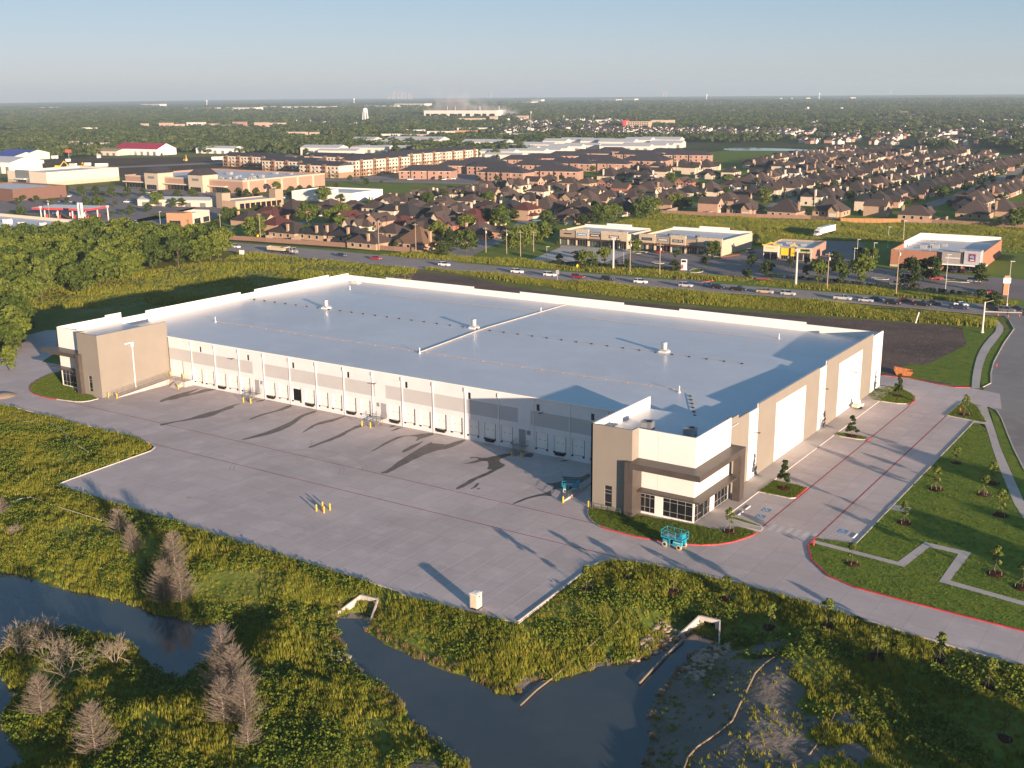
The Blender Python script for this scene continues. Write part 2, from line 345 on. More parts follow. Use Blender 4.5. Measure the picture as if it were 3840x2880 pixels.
# ---------------- ground ----------------
SOUTH = [(-70, -34.6), (31, -34.9), (37, -35.7), (40, -37), (41.2, -39), (42.6, -57.5), (43, -60.6), (98, -61.3), (121.9, -61.6), (122.8, -62.2), (128, -61.7), (141.2, -60.6), (140, -39.5), (140.6, -37.4), (142.4, -35.9), (146.2, -34.6), (160, -33.6), (174, -34.9), (186, -36.3), (197.6, -37.5), (262, -46)]
W1 = [(35, -84), (64.2, -85.2), (67.2, -84.2), (75.9, -84.1), (86.9, -81.8), (95.3, -81.7), (98.7, -80.7), (103.1, -80.6), (105.1, -78.5), (107.8, -79), (109.4, -83.8), (111.1, -88.2), (111.5, -91.3), (106.7, -91.1), (99.7, -88.7), (94.5, -89.2), (83, -92.1), (82, -95), (88, -101), (93.2, -103.3), (98.4, -104.8), (101.6, -108.6), (104.7, -110.5), (111.5, -112.5), (112, -116), (104, -122), (35, -122)]
W2 = [(117.6, -66.2), (120.5, -65.6), (122.4, -69.6), (125.8, -70.8), (129.9, -71.5), (137.5, -72.4), (141.2, -72), (146.7, -73.3), (148.8, -72.4), (149.6, -68.5), (152.3, -63.8), (154, -61), (157.4, -56), (158.6, -51), (159.3, -46.8), (162.6, -46.8), (161.1, -52.3), (161.9, -61), (162.3, -65.8), (165.7, -72.2), (167.6, -77.2), (170, -92), (165, -98), (160, -96), (152.9, -86.9), (148.1, -85.4), (142.1, -83.1), (137.6, -80.2), (132.3, -78.4), (127.9, -77.7), (123.6, -74), (119.6, -71.5), (116.9, -68.9)]
WZ = -2.5
NX0, NX1, NY0, NY1 = 20., 262., -186., -30.
def hfun(x, y):
    x = np.asarray(x, float); y = np.asarray(y, float)
    ins = in_poly(x, y, W1) | in_poly(x, y, W2)
    d = np.minimum(dist_poly(x, y, W1), dist_poly(x, y, W2))
    pad = SOUTH+[(262, 0), (-70, 0)]
    dp = np.where(in_poly(x, y, pad), 0, dist_poly(x, y, pad))
    D = np.clip(dp+d-.5, 3.5, 12.)
    t = np.clip(d/D, 0, 1); sm = t*t*(3-2*t)*.6+t*.4
    z = WZ-.03+(2.43-.05)*sm
    nz = .16*np.sin(x*.55+1.3*np.sin(y*.4))+.12*np.sin(y*.8+x*.3)+.1*np.sin(x*1.9+y*1.3)
    z = z+nz*np.clip(dp/5, 0, 1)*np.clip(d/3, 0, 1)
    z = np.where(ins, WZ-.15-np.clip(d, 0, 3)*.3, z)
    lim = np.clip((np.minimum(np.minimum(x-NX0, NX1-x), np.minimum(y-NY0, NY1-y)))/6, 0, 1)
    z = -.1+(z+.1)*lim
    return np.where(dp <= .05, -.12, z)
gx = np.arange(NX0, NX1+.1, 1.0); gy = np.arange(NY0, NY1+.1, 1.0)
GX, GY = np.meshgrid(gx, gy); GZ = hfun(GX, GY)
def grid_mesh(name, X, Y, Z, mats, mi=None):
    ny, nx = X.shape; me = bpy.data.meshes.new(name)
    v = np.stack([X, Y, Z], -1).reshape(-1, 3); i = np.arange(ny*nx).reshape(ny, nx)
    f = np.stack([i[:-1, :-1], i[:-1, 1:], i[1:, 1:], i[1:, :-1]], -1).reshape(-1, 4)
    me.from_pydata(v.tolist(), [], f.tolist())
    for m in mats: me.materials.append(m)
    if mi is not None: me.polygons.foreach_set('material_index', mi.ravel().astype('i'))
    me.polygons.foreach_set('use_smooth', np.ones(len(f), bool)); me.update()
    return me
# bare grey bank beside the detention pond, to the south-east
cxm, cym = (GX[:-1, :-1]+.5), (GY[:-1, :-1]+.5)
BANK = [(150, -66), (156.5, -56), (158, -48), (164, -46), (172, -50), (182, -60), (190, -75), (200, -95), (200, -130), (150, -130), (150, -78)]
jit = 2.5*np.sin(cxm*.7+cym*.3)+2*np.sin(cym*.9-cxm*.5)
mi = in_poly(cxm+jit, cym+jit*.7, BANK).astype(int)
tag(link('meadow', grid_mesh('meadow', GX, GY, GZ, [M['meadow'], M['bank']], mi)), kind='structure')
g = MB(); z = -.1; FR = 13500
g.sheet([(-FR, -FR), (FR, -FR), (FR, NY0), (-FR, NY0)], z, 1); g.sheet([(-FR, NY0), (NX0, NY0), (NX0, NY1), (-FR, NY1)], z, 1); g.sheet([(NX1, NY0), (FR, NY0), (FR, NY1), (NX1, NY1)], z, 1)
g.sheet([(-FR, NY1), (FR, NY1), (FR, FR), (-FR, FR)], z, 1)
tag(g.build('ground', [M['meadow'], M['far']]), kind='structure')
tag(MB().sheet([(30, -130), (180, -130), (180, -45), (30, -45)], WZ).build('pond_water', M['water']), kind='structure')
Z0 = -.045
def sheet(name, poly, z, m, kind='structure'):
    return tag(MB().sheet(poly, z).build(name, m), kind=kind)
def slab(name, poly, z0, z1, m):
    return tag(MB().prism(poly, z0, z1).build(name, m), kind='structure')
# local ground covers, each a sheet a little above the one below
sheet('rough_field', [(-330, 110), (-120, -60), (-60, -34), (20, -34), (20, -20), (175, 60), (155, 186), (70, 183.5), (-10, 175), (-110, 171), (-175, 169), (-330, 168)], -.08, M['field'])
sheet('bare_soil', smooth([(141, 95), (162, 93), (157, 128), (153, 160), (140, 165), (120, 160), (80, 152), (40, 150), (0, 152), (-20, 160), (-45, 168), (-60, 160), (-58, 146), (-30, 100), (60, 92)], 2, True), -.07, M['soil'])
sheet('meadow_strip', [(146, 96), (165, 96), (150, 180), (140, 180), (151, 140)], -.06, M['lawn'])
sheet('weedy_patch', smooth([(144, 97), (152, 98), (153, 106), (147, 112), (143, 108)], 2, True), -.05, M['lawn'])
sheet('paddock', [(-110, 300), (-30, 296), (30, 300), (62, 310), (150, 330), (150, 431), (108, 427), (69, 426), (48, 414), (10, 413), (-18, 406), (-72, 399), (-100, 340)], -.08, M['paddock'])
sheet('verge', [(-240, 189), (-130, 198), (-88, 205), (-20, 203), (60, 206), (160, 216), (160, 200), (60, 194), (-130, 188), (-240, 178)], -.075, M['lawn'])
sheet('shop_verge', [(-100, 192), (160, 200), (160, 330), (-100, 300)], -.07, M['paddock'])
sheet('paddock', [(-290, 395), (-262, 405), (-238, 420), (-255, 470), (-300, 500), (-400, 490), (-330, 420)], -.08, M['paddock'])
sheet('house_lawn', [(-300, 195), (-80, 205), (-72, 400), (-18, 407), (110, 428), (300, 440), (300, 1080), (-320, 1080), (-330, 520), (-235, 470), (-240, 400), (-300, 330)], -.085, M['lawn'])
sheet('town_lawn', [(-900, 100), (-300, 100), (-300, 900), (-900, 900)], -.09, M['field'])
sheet('dirt_field', [(-900, 470), (-640, 430), (-520, 470), (-455, 520), (-560, 640), (-700, 760), (-900, 620)], -.08, M['dirt'])
# ---------------- truck court, drives, car park ----------------
court = SOUTH+[(262, -38), (198, -27.6), (189.6, -27.3), (180.6, -26.8), (174.2, -26.3), (169.8, -24.6), (165.9, -20.5), (163.5, -15.5), (163.4, -12.2), (169.2, -11.2), (169.2, 66.2), (163.3, 67.4), (163.4, 80), (166, 80.4), (168.3, 79), (172, 79), (169, 92), (162.5, 93.9), (159.3, 92.2), (155.9, 92.9), (148.7, 95.2), (142.1, 94.8), (60, 94.8), (-34, 94.8), (-34, -4), (-45, -5), (-70, 30), (-80, 20)]
slab('truck_court', court, -.5, 0, M['concrete'])
slab('sidewalk', [(144.6, -3), (145.4, -3), (145.4, -17.1), (151, -17.5), (151.5, -14.1), (155.4, -14.2), (155.2, -12.7), (150.3, -12.3), (148.2, -11.4), (148.2, 84), (144.6, 84)], -.3, .13, M['walk'])
def island(name, poly, kerb_mat, m='lawn', red=None, grass_z=.12):
    sheet(name, poly, grass_z, M[m])
    k = MB(); k.kerb(poly+[poly[0]], .22, -.1, .15)
    tag(k.build('kerb', kerb_mat), kind='structure')
    if red: tag(MB().kerb(red, .26, -.1, .155).build('red_kerb', M['red']), kind='structure')
isl = {}
isl['a'] = smooth([(-31, -4), (-31, -11.4), (-27, -19.1), (-21.8, -23.8), (-14.6, -26.2), (-3.4, -25), (-.6, -23.4), (-.55, -19.3), (-18.5, -17), (-18.5, -4)], 1, True)
island('office_lawn', isl['a'], M['kerb'], red=smooth([(-31.1, -8), (-31, -11.4), (-27, -19.1), (-21.8, -23.8), (-14.6, -26.2), (-8, -25.8)], 1))
isl['b'] = smooth([(127.9, -19.3), (128.4, -21.4), (130.9, -24.6), (133.9, -26.2), (142.2, -26.6), (149.1, -25), (153, -21.8), (155, -16.6), (154.9, -14.6), (150.9, -14.4), (150.5, -17.2), (145.4, -17.3)], 1, True)
island('office_lawn', isl['b'], M['kerb'], red=smooth([(133.6, -26.1), (136, -26.5), (142.2, -26.6), (149.1, -25), (153, -21.8), (155, -16.6), (155, -15)], 1))
isl['c'] = [(148.2, 2.5), (148.2, 9.4), (154.5, 8.9), (154.6, 3), (153.9, 2.3)]; island('planter_island', isl['c'], M['kerb'], red=[(154.6, 3), (154.5, 8.9)])
isl['d'] = smooth([(148.2, 41.1), (148.2, 43.8), (154, 43.6), (154.7, 42.3), (154, 41)], 1, True); island('planter_island', isl['d'], M['kerb'], red=[(154.8, 41.2), (154.8, 43.4)])
isl['e'] = smooth([(144.7, 71.3), (144.7, 85.4), (149.5, 84.8), (153.5, 80), (154.6, 76), (154.6, 71.3)], 1, True); island('planter_island', isl['e'], M['kerb'], red=[(154.7, 71.6), (154.6, 76), (153.4, 80)])
isl['f'] = smooth([(148.6, -11.2), (149.6, -10.5), (154.4, -11.9), (155.1, -12.7), (150.6, -12.2)], 1, True); island('planter_island', isl['f'], M['kerb'])
isl['g'] = [(163.4, 67.6), (163.6, 80), (165.9, 80.2), (167.2, 78.2), (171.8, 66), (169.3, 66.3)]; island('planter_island', isl['g'], M['kerb'])
# lawn east of the car park and its strip along the drive
LAWN = [(169.35, -11), (169.35, 66), (172.3, 62), (176.1, 49.7), (180, 37), (185.7, 19.7), (200, -10), (262, -30), (262, -38), (198, -27.7), (189.6, -27.4), (180.6, -26.9), (174.2, -26.4), (169.8, -24.7), (165.8, -20.5), (163.5, -15.5), (163.5, -12.3)]
sheet('lawn', LAWN, .07, M['lawn'])
tag(MB().kerb([(163.4, -11.9), (163.4, -15.5), (165.8, -20.6), (169.8, -24.8), (174.2, -26.5), (180.6, -27), (189.6, -27.5), (198, -27.8), (262, -38.2)], .26, -.1, .14).build('red_kerb', M['red']), kind='structure')
tag(MB().kerb([(169.3, -11), (169.3, 66.1), (163.5, 67.5)], .18, -.1, .13).build('kerb', M['kerb']), kind='structure')
sheet('path', [(163.2, -13.2), (176.5, -14.6), (177.8, -5), (184.6, -5.3), (184.4, -17.2), (194.2, -18.7), (262, -29), (262, -30.2), (194.2, -20), (183.2, -18.4), (183.1, -6.9), (178.9, -6.6), (177.8, -16), (163.6, -14.4)], .1, M['walk'])
sheet('planter_island', smooth([(163.8, -12.4), (168.8, -11.3), (175.8, -12.2), (175.8, -14), (170, -13.4)], 1, True), .12, M['lawn'])
for q in ([(168.9, 8.6), (172.2, 8.6), (172.2, 6), (168.9, 6)], [(168.9, 64.8), (172, 64.8), (171.3, 66.3), (168.9, 66.4)]): sheet('path', q, .1, M['walk'])
tag(MB().kerb([(-70, -34.6), (31, -34.9), (37, -35.7), (40, -37), (41.2, -39), (42.6, -57.5), (43, -60.4)], .2, -.4, .15).build('kerb', M['kerb']), kind='structure')
tag(MB().kerb([(140.9, -60.2), (140.0, -39.5), (140.6, -37.4), (142.4, -35.9), (146.2, -34.6), (160, -33.6), (174, -34.9), (186, -36.3), (197.6, -37.5), (262, -46)], .2, -.4, .15).build('kerb', M['kerb']), kind='structure')
tag(MB().kerb([(142.1, 94.9), (148.7, 95.3), (155.9, 93), (159.3, 92.3), (162.3, 94)], .26, -.3, .14).build('red_kerb', M['red']), kind='structure')
tag(MB().kerb([(148.25, -11.2), (148.25, 2.4)], .16, -.1, .14).kerb([(148.25, 9.5), (148.25, 41)], .16, -.1, .14).kerb([(148.25, 43.9), (148.25, 71.2)], .16, -.1, .14).build('kerb', M['kerb']), kind='structure')
slab('loading_apron', [(169.4, -62.9), (169.5, -62.9), (169.5, -62.8)], -.3, -.2, M['walk'])
# east street, its walks and verge
EAST = [(165.3, 100.8), (163.3, 110.2), (161.3, 123.1), (158.9, 147.2), (157.4, 168.7), (154, 180), (150, 190), (170, 190), (210, 190), (215, 100), (218, 60), (235, 0), (215, -10), (183.8, 38.5), (179.9, 50), (176.9, 59.6), (173.4, 71.2), (171.2, 77), (169, 80), (165, 92)]
slab('east_street', EAST, -.4, -.004, M['street'])
sheet('path', smooth([(162.6, 93.6), (159.4, 109.4), (155.8, 131), (154.2, 148.6), (153.6, 166.4), (149.5, 178.6)], 1)+smooth([(150.9, 179.5), (155.3, 167.4), (156.5, 152.2), (157.6, 134.1), (160.3, 115.2), (162.5, 103.1), (164.2, 94.3)], 1), .03, M['walk'])
sheet('lawn', [(164.6, 94.8), (162.6, 103), (160.4, 115.2), (157.7, 134), (156.6, 152), (155.4, 167.4), (157.3, 168.7), (158.8, 147.2), (161.2, 123.1), (163.2, 110.2), (165.2, 100.8)], .02, M['lawn'])
sheet('path', [(167, 78.6), (172.5, 62), (176.1, 49.7), (180, 37), (185.7, 19.7), (196, -5), (198, -4), (187.3, 20.4), (181.5, 38), (177.7, 49.6), (173.9, 62.6), (169, 78.9)], .09, M['walk'])
sheet('lawn', [(169.6, 78.4), (174, 62.6), (177.8, 49.6), (181.6, 38), (187.4, 20.4), (198, -4), (215, -10), (183.8, 38.5), (179.9, 50), (176.9, 59.6), (173.4, 71.2)], .05, M['lawn'])
tag(MB().kerb([(164.6, 96), (165.3, 100.8), (163.3, 110.2), (161.3, 123.1), (158.9, 147.2), (157.4, 168.7), (154, 180)], .2, -.2, .12).kerb([(169.8, 78.9), (171.4, 77), (173.5, 71.2), (177, 59.6), (180, 50), (183.9, 38.5), (215, -10)], .2, -.2, .12).build('kerb', M['kerb']), kind='structure')
# ---------------- painted markings ----------------
def marks(name, segs, wd, m, z=.004):
    b = MB()
    for p, q in segs: b.ribbon([p, q], wd, z)
    return tag(b.build(name, m), kind='structure')
marks('fire_lane_line', [((-12, -25.4), (133.6, -25.25))], .2, M['redline']); marks('fire_lane_line', [((36.5, -35.7), (141.5, -35.0))], .2, M['redline'])
marks('fire_lane_line', [((154.85, -13), (154.85, 71.2))], .28, M['redline']); marks('fire_lane_line', [((163.4, -11.6), (163.4, 67.4))], .28, M['redline'])
marks('stall_line', [((97+3.66*i, -42.7), (97.4+3.66*i, -60.5)) for i in range(12)], .12, M['stripe'])
marks('stall_line', [((93.3-3.66*i, -43+.02*i), (93.6-3.66*i, -60.4)) for i in range(1, 12)], .11, M['stripe_dim'])
marks('hatched_bay', [((93.4+.0, -43.2-1.5*i), (96.9, -44.7-1.5*i)) for i in range(11)]+[((93.3, -43), (93.5, -60.3))], .11, M['stripe_dim'])
marks('stall_line', [((148.5, y), (154.6, y)) for y in np.arange(11.5, 41, 2.75)]+[((148.5, y), (154.6, y)) for y in np.arange(46, 71, 2.75)], .11, M['stripe_dim'])
marks('stall_line', [((163.7, y), (169, y)) for y in np.arange(-5.5, 66, 2.75)], .11, M['stripe_dim'])
marks('hatched_bay', [((148.7, -2.2-.0+.62*i), (153.4, -3.6+.62*i)) for i in range(6)]+[((164.6+.9*i, -11.0), (165.4+.9*i, -8.8)) for i in range(5)]+[((148.6, -10.6), (154, -10.4))], .12, M['stripe'])
b = MB()
for i in range(6): b.sheet([(155.9+1.35*i, -12.9), (156.6+1.35*i, -12.9), (156.6+1.35*i, -10.2), (155.9+1.35*i, -10.2)], .004)
tag(b.build('crossing', M['stripe']), kind='structure')
for x, y in ((152.6, -4.9), (152.9, -8.1), (166.0, -7.2)):   # access symbols
    o = thing('access_symbol', 'blue square with a white access symbol painted on the %s stall' % {-4.9: 'north west', -8.1: 'south west', -7.2: 'east side'}[y], 'pavement marking', (x, y, .004), 0, 'access symbols painted on stalls')
    MB().sheet([(-.75, -.75), (.75, -.75), (.75, .75), (-.75, .75)], 0).build('field', M['blue'], o)
    k = MB(); k.ribbon([(.45*math.cos(a), -.12+.34*math.sin(a)) for a in np.linspace(2.2, 6.1, 10)], .1, .004); k.ribbon([(-.12, .5), (-.05, .05), (.25, .05), (.38, -.35)], .11, .004)
    k.sheet([(-.2+.1*math.cos(a), .55+.1*math.sin(a)) for a in np.linspace(0, 6.28, 9)[:-1]], .004); k.build('symbol', M['white'], o)
# wet streaks draining across the court (pixels of the photograph put on the ground)
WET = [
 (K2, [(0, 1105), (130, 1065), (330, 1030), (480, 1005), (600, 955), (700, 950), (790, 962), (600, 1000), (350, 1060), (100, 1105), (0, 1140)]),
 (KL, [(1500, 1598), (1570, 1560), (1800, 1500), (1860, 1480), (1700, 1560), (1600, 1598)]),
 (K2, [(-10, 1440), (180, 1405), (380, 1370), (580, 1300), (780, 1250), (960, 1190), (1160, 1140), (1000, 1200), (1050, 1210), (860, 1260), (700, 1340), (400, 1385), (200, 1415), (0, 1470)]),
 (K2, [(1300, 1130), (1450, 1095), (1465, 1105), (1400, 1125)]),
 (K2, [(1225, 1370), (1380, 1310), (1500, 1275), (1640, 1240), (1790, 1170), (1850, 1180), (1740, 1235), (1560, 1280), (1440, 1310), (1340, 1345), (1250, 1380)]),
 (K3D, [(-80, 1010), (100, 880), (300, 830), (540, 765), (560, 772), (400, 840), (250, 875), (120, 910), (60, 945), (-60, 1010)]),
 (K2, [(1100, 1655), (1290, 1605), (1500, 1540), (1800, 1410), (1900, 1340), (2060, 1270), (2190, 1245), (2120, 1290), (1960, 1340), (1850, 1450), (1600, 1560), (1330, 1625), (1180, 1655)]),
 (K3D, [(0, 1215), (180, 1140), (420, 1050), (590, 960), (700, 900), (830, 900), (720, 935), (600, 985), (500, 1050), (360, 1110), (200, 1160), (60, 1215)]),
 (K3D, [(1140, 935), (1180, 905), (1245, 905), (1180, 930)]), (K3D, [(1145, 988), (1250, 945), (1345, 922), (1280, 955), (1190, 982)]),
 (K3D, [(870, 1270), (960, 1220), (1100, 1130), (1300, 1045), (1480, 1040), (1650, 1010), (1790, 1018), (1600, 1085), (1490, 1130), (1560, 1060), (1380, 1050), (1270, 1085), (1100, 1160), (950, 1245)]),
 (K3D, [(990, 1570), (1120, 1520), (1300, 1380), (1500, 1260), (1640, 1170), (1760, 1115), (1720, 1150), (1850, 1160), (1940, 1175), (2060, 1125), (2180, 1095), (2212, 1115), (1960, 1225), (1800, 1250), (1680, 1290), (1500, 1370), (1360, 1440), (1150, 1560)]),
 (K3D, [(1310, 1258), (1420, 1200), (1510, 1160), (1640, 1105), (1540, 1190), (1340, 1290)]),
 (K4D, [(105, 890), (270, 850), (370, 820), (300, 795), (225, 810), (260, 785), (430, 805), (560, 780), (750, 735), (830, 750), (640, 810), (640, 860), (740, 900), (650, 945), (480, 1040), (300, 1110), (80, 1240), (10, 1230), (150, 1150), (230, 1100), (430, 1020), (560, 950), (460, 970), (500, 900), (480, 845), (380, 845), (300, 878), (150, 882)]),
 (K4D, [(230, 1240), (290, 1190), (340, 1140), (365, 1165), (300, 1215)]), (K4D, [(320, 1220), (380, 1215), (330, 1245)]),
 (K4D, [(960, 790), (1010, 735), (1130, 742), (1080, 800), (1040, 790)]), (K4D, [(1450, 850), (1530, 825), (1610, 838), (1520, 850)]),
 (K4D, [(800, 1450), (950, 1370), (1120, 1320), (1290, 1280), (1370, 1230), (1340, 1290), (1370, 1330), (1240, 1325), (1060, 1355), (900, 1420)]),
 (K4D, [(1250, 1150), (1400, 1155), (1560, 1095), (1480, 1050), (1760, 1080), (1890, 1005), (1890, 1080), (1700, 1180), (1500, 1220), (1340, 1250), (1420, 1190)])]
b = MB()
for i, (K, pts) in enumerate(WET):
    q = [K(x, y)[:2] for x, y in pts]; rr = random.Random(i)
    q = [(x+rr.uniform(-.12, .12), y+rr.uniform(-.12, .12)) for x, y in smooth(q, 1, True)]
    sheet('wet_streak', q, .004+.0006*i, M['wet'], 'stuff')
b = MB()
for cx, cy, R, a0, a1 in ((72.5, -31.8, 7.3, .3, 3.6), (72.5, -31.8, 7.9, .3, 3.6), (72.9, -31.2, 10.3, .5, 3.9), (72.9, -31.2, 10.9, .5, 3.9), (58, -22, 6, -1, 1)):
    b.ribbon([(cx+R*1.25*math.cos(a), cy+R*math.sin(a)) for a in np.linspace(a0, a1, 26)], .16, .0035)
tag(b.build('tyre_marks', M['tyre_mark']), kind='stuff')
# ---------------- the warehouse ----------------
wh = thing('warehouse', 'long white and taupe tilt-up warehouse with a pale roof and a row of dock doors', 'warehouse', (0, 0, 0))
DX = [8.6+4*k for k in range(30)]                              # dock door left edges
DX = [x for x in DX if min(abs(x-28.6), abs(x-64.6), abs(x-100.6)) > .2]
PERSON = [(28.75, 30.25, 30.45, 31.3), (66.0, 67.6, 64.85, 65.75), (100.7, 102.3, 102.5, 103.4)]   # door x0,x1, louver x0,x1
WINX = [10.9, 26.8, 40.9, 57.0, 72.8, 88.7, 104.75, 116.6]
OPEN = 40.6
LEVEL = {16.6, 32.6, 44.6, 56.6, 68.6, 80.6, 92.6, 108.6, 120.6}
WHITEGAP = [(28.5, 31.6), (64.75, 67.6), (100.55, 103.4)]
GAPB = .02
def dockm(x, z):
    if 5.4 < z < 8.25 and not any(a < x < b for a, b in WHITEGAP): return 1
    return 0
for k in range(16):
    x0, x1 = 8*k+GAPB, 8*k+8-GAPB
    hs = []
    if k == 0: hs.append((1.5, 4.7, 1.3, 5.4))
    hs += [(x, x+2.7, 1.1, 4.25) for x in DX if x0 < x < x1]
    for a, b, c, d in PERSON:
        if x0 < a < x1: hs.append((a, b, 1.25, 4.2))
        if x0 < c < x1: hs.append((c, d, 3.3, 4.15))
    hs += [(x, x+.72, 8.4, 9.7) for x in WINX if x0 < x < x1]
    holes_wall(x0, x1, 0, 10.8, hs, .3, dockm, [c for g in WHITEGAP for c in g], [5.4, 8.25]).build('wall_panel', [M['white'], M['grey3']], wh)
dm = MB().box(.02, 2.68, .2, .26, 1.1, 4.25)
for xx in (.55, 1.75): dm.box(xx, xx+.42, .185, .2, 2.78, 2.84, 1)
dm.box(2.58, 2.67, .03, .2, 1.1, 4.2, 1); dm.box(.1, 2.6, .1, .2, 1.06, 1.12, 1)  # black strip down the right edge stands in for jamb shadow and seal
dmesh = dm.mesh('dock_door', [M['white2'], M['rubber']])
bumper = MB().box(-.16, .16, -.14, 0, -.16, .16).mesh('bumper', M['rubber'])
lev = MB().add([(.25, -.02, .55), (2.45, -.02, .55), (2.45, -.02, 1.05), (.25, -.02, 1.05), (.45, -.4, .5), (2.25, -.4, .5), (2.35, -.4, .98), (.35, -.4, .98)],
               [(0, 4, 7, 3), (1, 2, 6, 5), (3, 7, 6, 2), (4, 5, 6, 7), (0, 1, 5, 4)]).mesh('dock_leveler', M['rubber'])
for x in DX:
    if abs(x-OPEN) < .2:
        d = MB().box(.02, 2.68, .2, .26, 3.75, 4.25).build('dock_door', M['white2'], wh, (x, 0, 0)); d['label'] = 'open dock door showing the dark inside'
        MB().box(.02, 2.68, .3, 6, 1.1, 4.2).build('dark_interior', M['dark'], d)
    else: d = link('dock_door', dmesh, wh, (x, 0, 0))
    for bx in (.1, 2.55): link('bumper', bumper, d, (bx, -.001, 1.0))
    if any(abs(x-l) < .2 for l in LEVEL): link('dock_leveler', lev, d)
MB().box(1.55, 4.65, .2, .26, 1.3, 5.4).box(4.55, 4.63, .05, .2, 1.3, 5.3, 1).build('drive_in_door', [M['white2'], M['rubber']], wh)  # its right-hand jamb shadow and seal also drawn as a black strip
pd = MB().box(6.3, 7.25, -.03, 0, 1.25, 3.45); pd.build('side_door', M['white2'], wh)
for a, b, c, d in PERSON:
    m_ = MB().box(a, b, .05, .1, 1.25, 4.2)
    for i in range(4): m_.box(a+.1+i*(b-a-.2)/4, a+.1+(i+.8)*(b-a-.2)/4, .03, .05, 1.3, 4.1)
    m_.build('person_door', M['greydoor'], wh)
    m_ = MB()
    for i in range(6): m_.box(c, d, .04, .1, 3.3+i*.14, 3.3+i*.14+.1)
    m_.build('louver', M['greydoor'], wh)
for x in WINX:
    f = MB().box(x, x+.72, .12, .17, 8.4, 8.46).box(x, x+.72, .12, .17, 9.64, 9.7).box(x, x+.06, .12, .17, 8.46, 9.64).box(x+.66, x+.72, .12, .17, 8.46, 9.64).build('window', M['bronze'], wh)
    MB().box(x+.06, x+.66, .14, .15, 8.46, 9.64).build('pane', M['glass'], f)
ds = MB().box(-.16, .16, -.25, -.02, 9.75, 10.55).box(-.07, .07, -.15, -.02, .1, 9.75)
dsm = ds.mesh('downspout', M['white2'])
for k in range(1, 16): link('downspout', dsm, wh, (8*k+.1, 0, 0))
MB().box(-.1, 127.8, -.22, .05, 10.8, 10.98).build('gutter', M['white2'], wh)
wl = MB().box(-.07, .07, -.9, 0, -.04, .04).box(-.28, .28, -1.15, -.75, -.06, .05).mesh('wall_lamp', M['bronze'])
for x in (22.8, 65.2, 106.2): link('wall_lamp', wl, wh, (x, 0, 8.35))
# roof deck with a low ridge
r = MB(); WX, EX, BY = -18.6, 144.5, 84.0
r.add([(WX+.2, -.1, 10.95), (EX-.2, -.1, 10.95), (EX-.2, 42, 11.85), (WX+.2, 42, 11.85), (EX-.2, BY, 11.1), (WX+.2, BY, 11.1)], [(0, 1, 2, 3), (3, 2, 4, 5)])
r.build('roof_deck', M['roof'], wh)
# west wall and back wall, with stepped parapets
def side_wall(name, a0, a1, z1, axis, at_, holes=(), mats=None, mf=lambda x, z: 0, cutz=(), th=.3, z0=0):
    """axis 'w','e','n','s': the way the wall faces"""
    rz, loc = {'w': (-PI/2, (at_, a1, 0)), 'e': (PI/2, (at_, a0, 0)), 'n': (PI, (a1, at_, 0)), 's': (0, (a0, at_, 0))}[axis]
    L = a1-a0
    if axis in 'wn': holes = [(L-h[1]+0, L-h[0], h[2], h[3]) for h in [(h[0]-a0, h[1]-a0, h[2], h[3]) for h in holes]]
    else: holes = [(h[0]-a0, h[1]-a0, h[2], h[3]) for h in holes]
    return holes_wall(0, L, z0, z1, holes, th, mf, (), cutz).build(name, mats or [M['white2'], M['grey3']], wh, loc, rz)
for a, b, z in ((.3, 8.5, 13.25), (8.5, 24, 13.9), (24, 40.2, 13.9), (40.2, 45.5, 13.25), (45.5, 60, 13.9), (60, 75.3, 13.9), (75.3, 84, 13.25)): side_wall('wall_panel', a+.01, b-.01, z, 'w', WX)
for a, b, z in ((-18.3, -3.1, 12.75), (-3.1, 13, 13.25), (13, 29.3, 13.25), (29.3, 45.1, 12.75), (45.1, 61, 13.25), (61, 77.5, 13.25), (77.5, 93.5, 12.75), (93.5, 110, 13.25), (110, 126.4, 13.25), (126.4, 144.2, 12.75)): side_wall('wall_panel', a+.01, b-.01, z, 'n', BY)
# east facade: taupe portal panels framing white insets, white piers between
def inset(ya, yb, z1, a, b, zt):
    def mf(x, z): return 0
    p = holes_wall(0, yb-ya, 0, z1, [(a-ya, b-ya, -.01, zt)], .12, mf, (), ()).build('wall_panel', [M['grey1']], wh, (EX+.1, ya, 0), PI/2)
    MB().box(a-ya, b-ya, .12, .3, 0, zt+.05).add([], []).build('inset_panel', M['white2'], p)
    MB().box(a-ya+.01, b-ya-.01, .105, .12, 5.1, 8.1).build('painted_band', M['grey2b'], p)
    MB().box(0, yb-ya, .13, .35, zt+.05, z1-.01).box(0, a-ya, .13, .35, 0, zt+.04).box(b-ya, yb-ya, .13, .35, 0, zt+.04).build('panel_back', M['white2'], p)
M['grey2b'] = plain('off_white_band_paint', (.69, .655, .60), .65, var=.03, scale=.3)
inset(10.3, 41.7, 13.25, 18.6, 34.3, 11.4); inset(45.8, 76.4, 13.8, 53.5, 69.3, 11.7)
def pier(a, b, z):
    p = side_wall('wall_panel', a+.01, b-.01, z, 'e', EX)
    MB().box(0, b-a-.02, -.008, 0, 5.1, 8.1).build('painted_band', M['grey2b'], p)
pier(6.3, 10.3, 12.55); pier(41.7, 45.8, 12.95); pier(76.4, 84, 13.15)
side_wall('wall_panel', 1.3, 6.3, 12.75, 'e', EX, mats=[M['grey1']]); side_wall('wall_panel', -3.4, 1.3, 13.5, 'e', EX+.1, mats=[M['grey1']])
dr = MB().box(0, .95, -.03, -.01, .13, 2.3)
for y in (43.6, 79.4, 9.4): dr.build('side_door', M['greydoor'], wh, (EX, y, 0), PI/2)
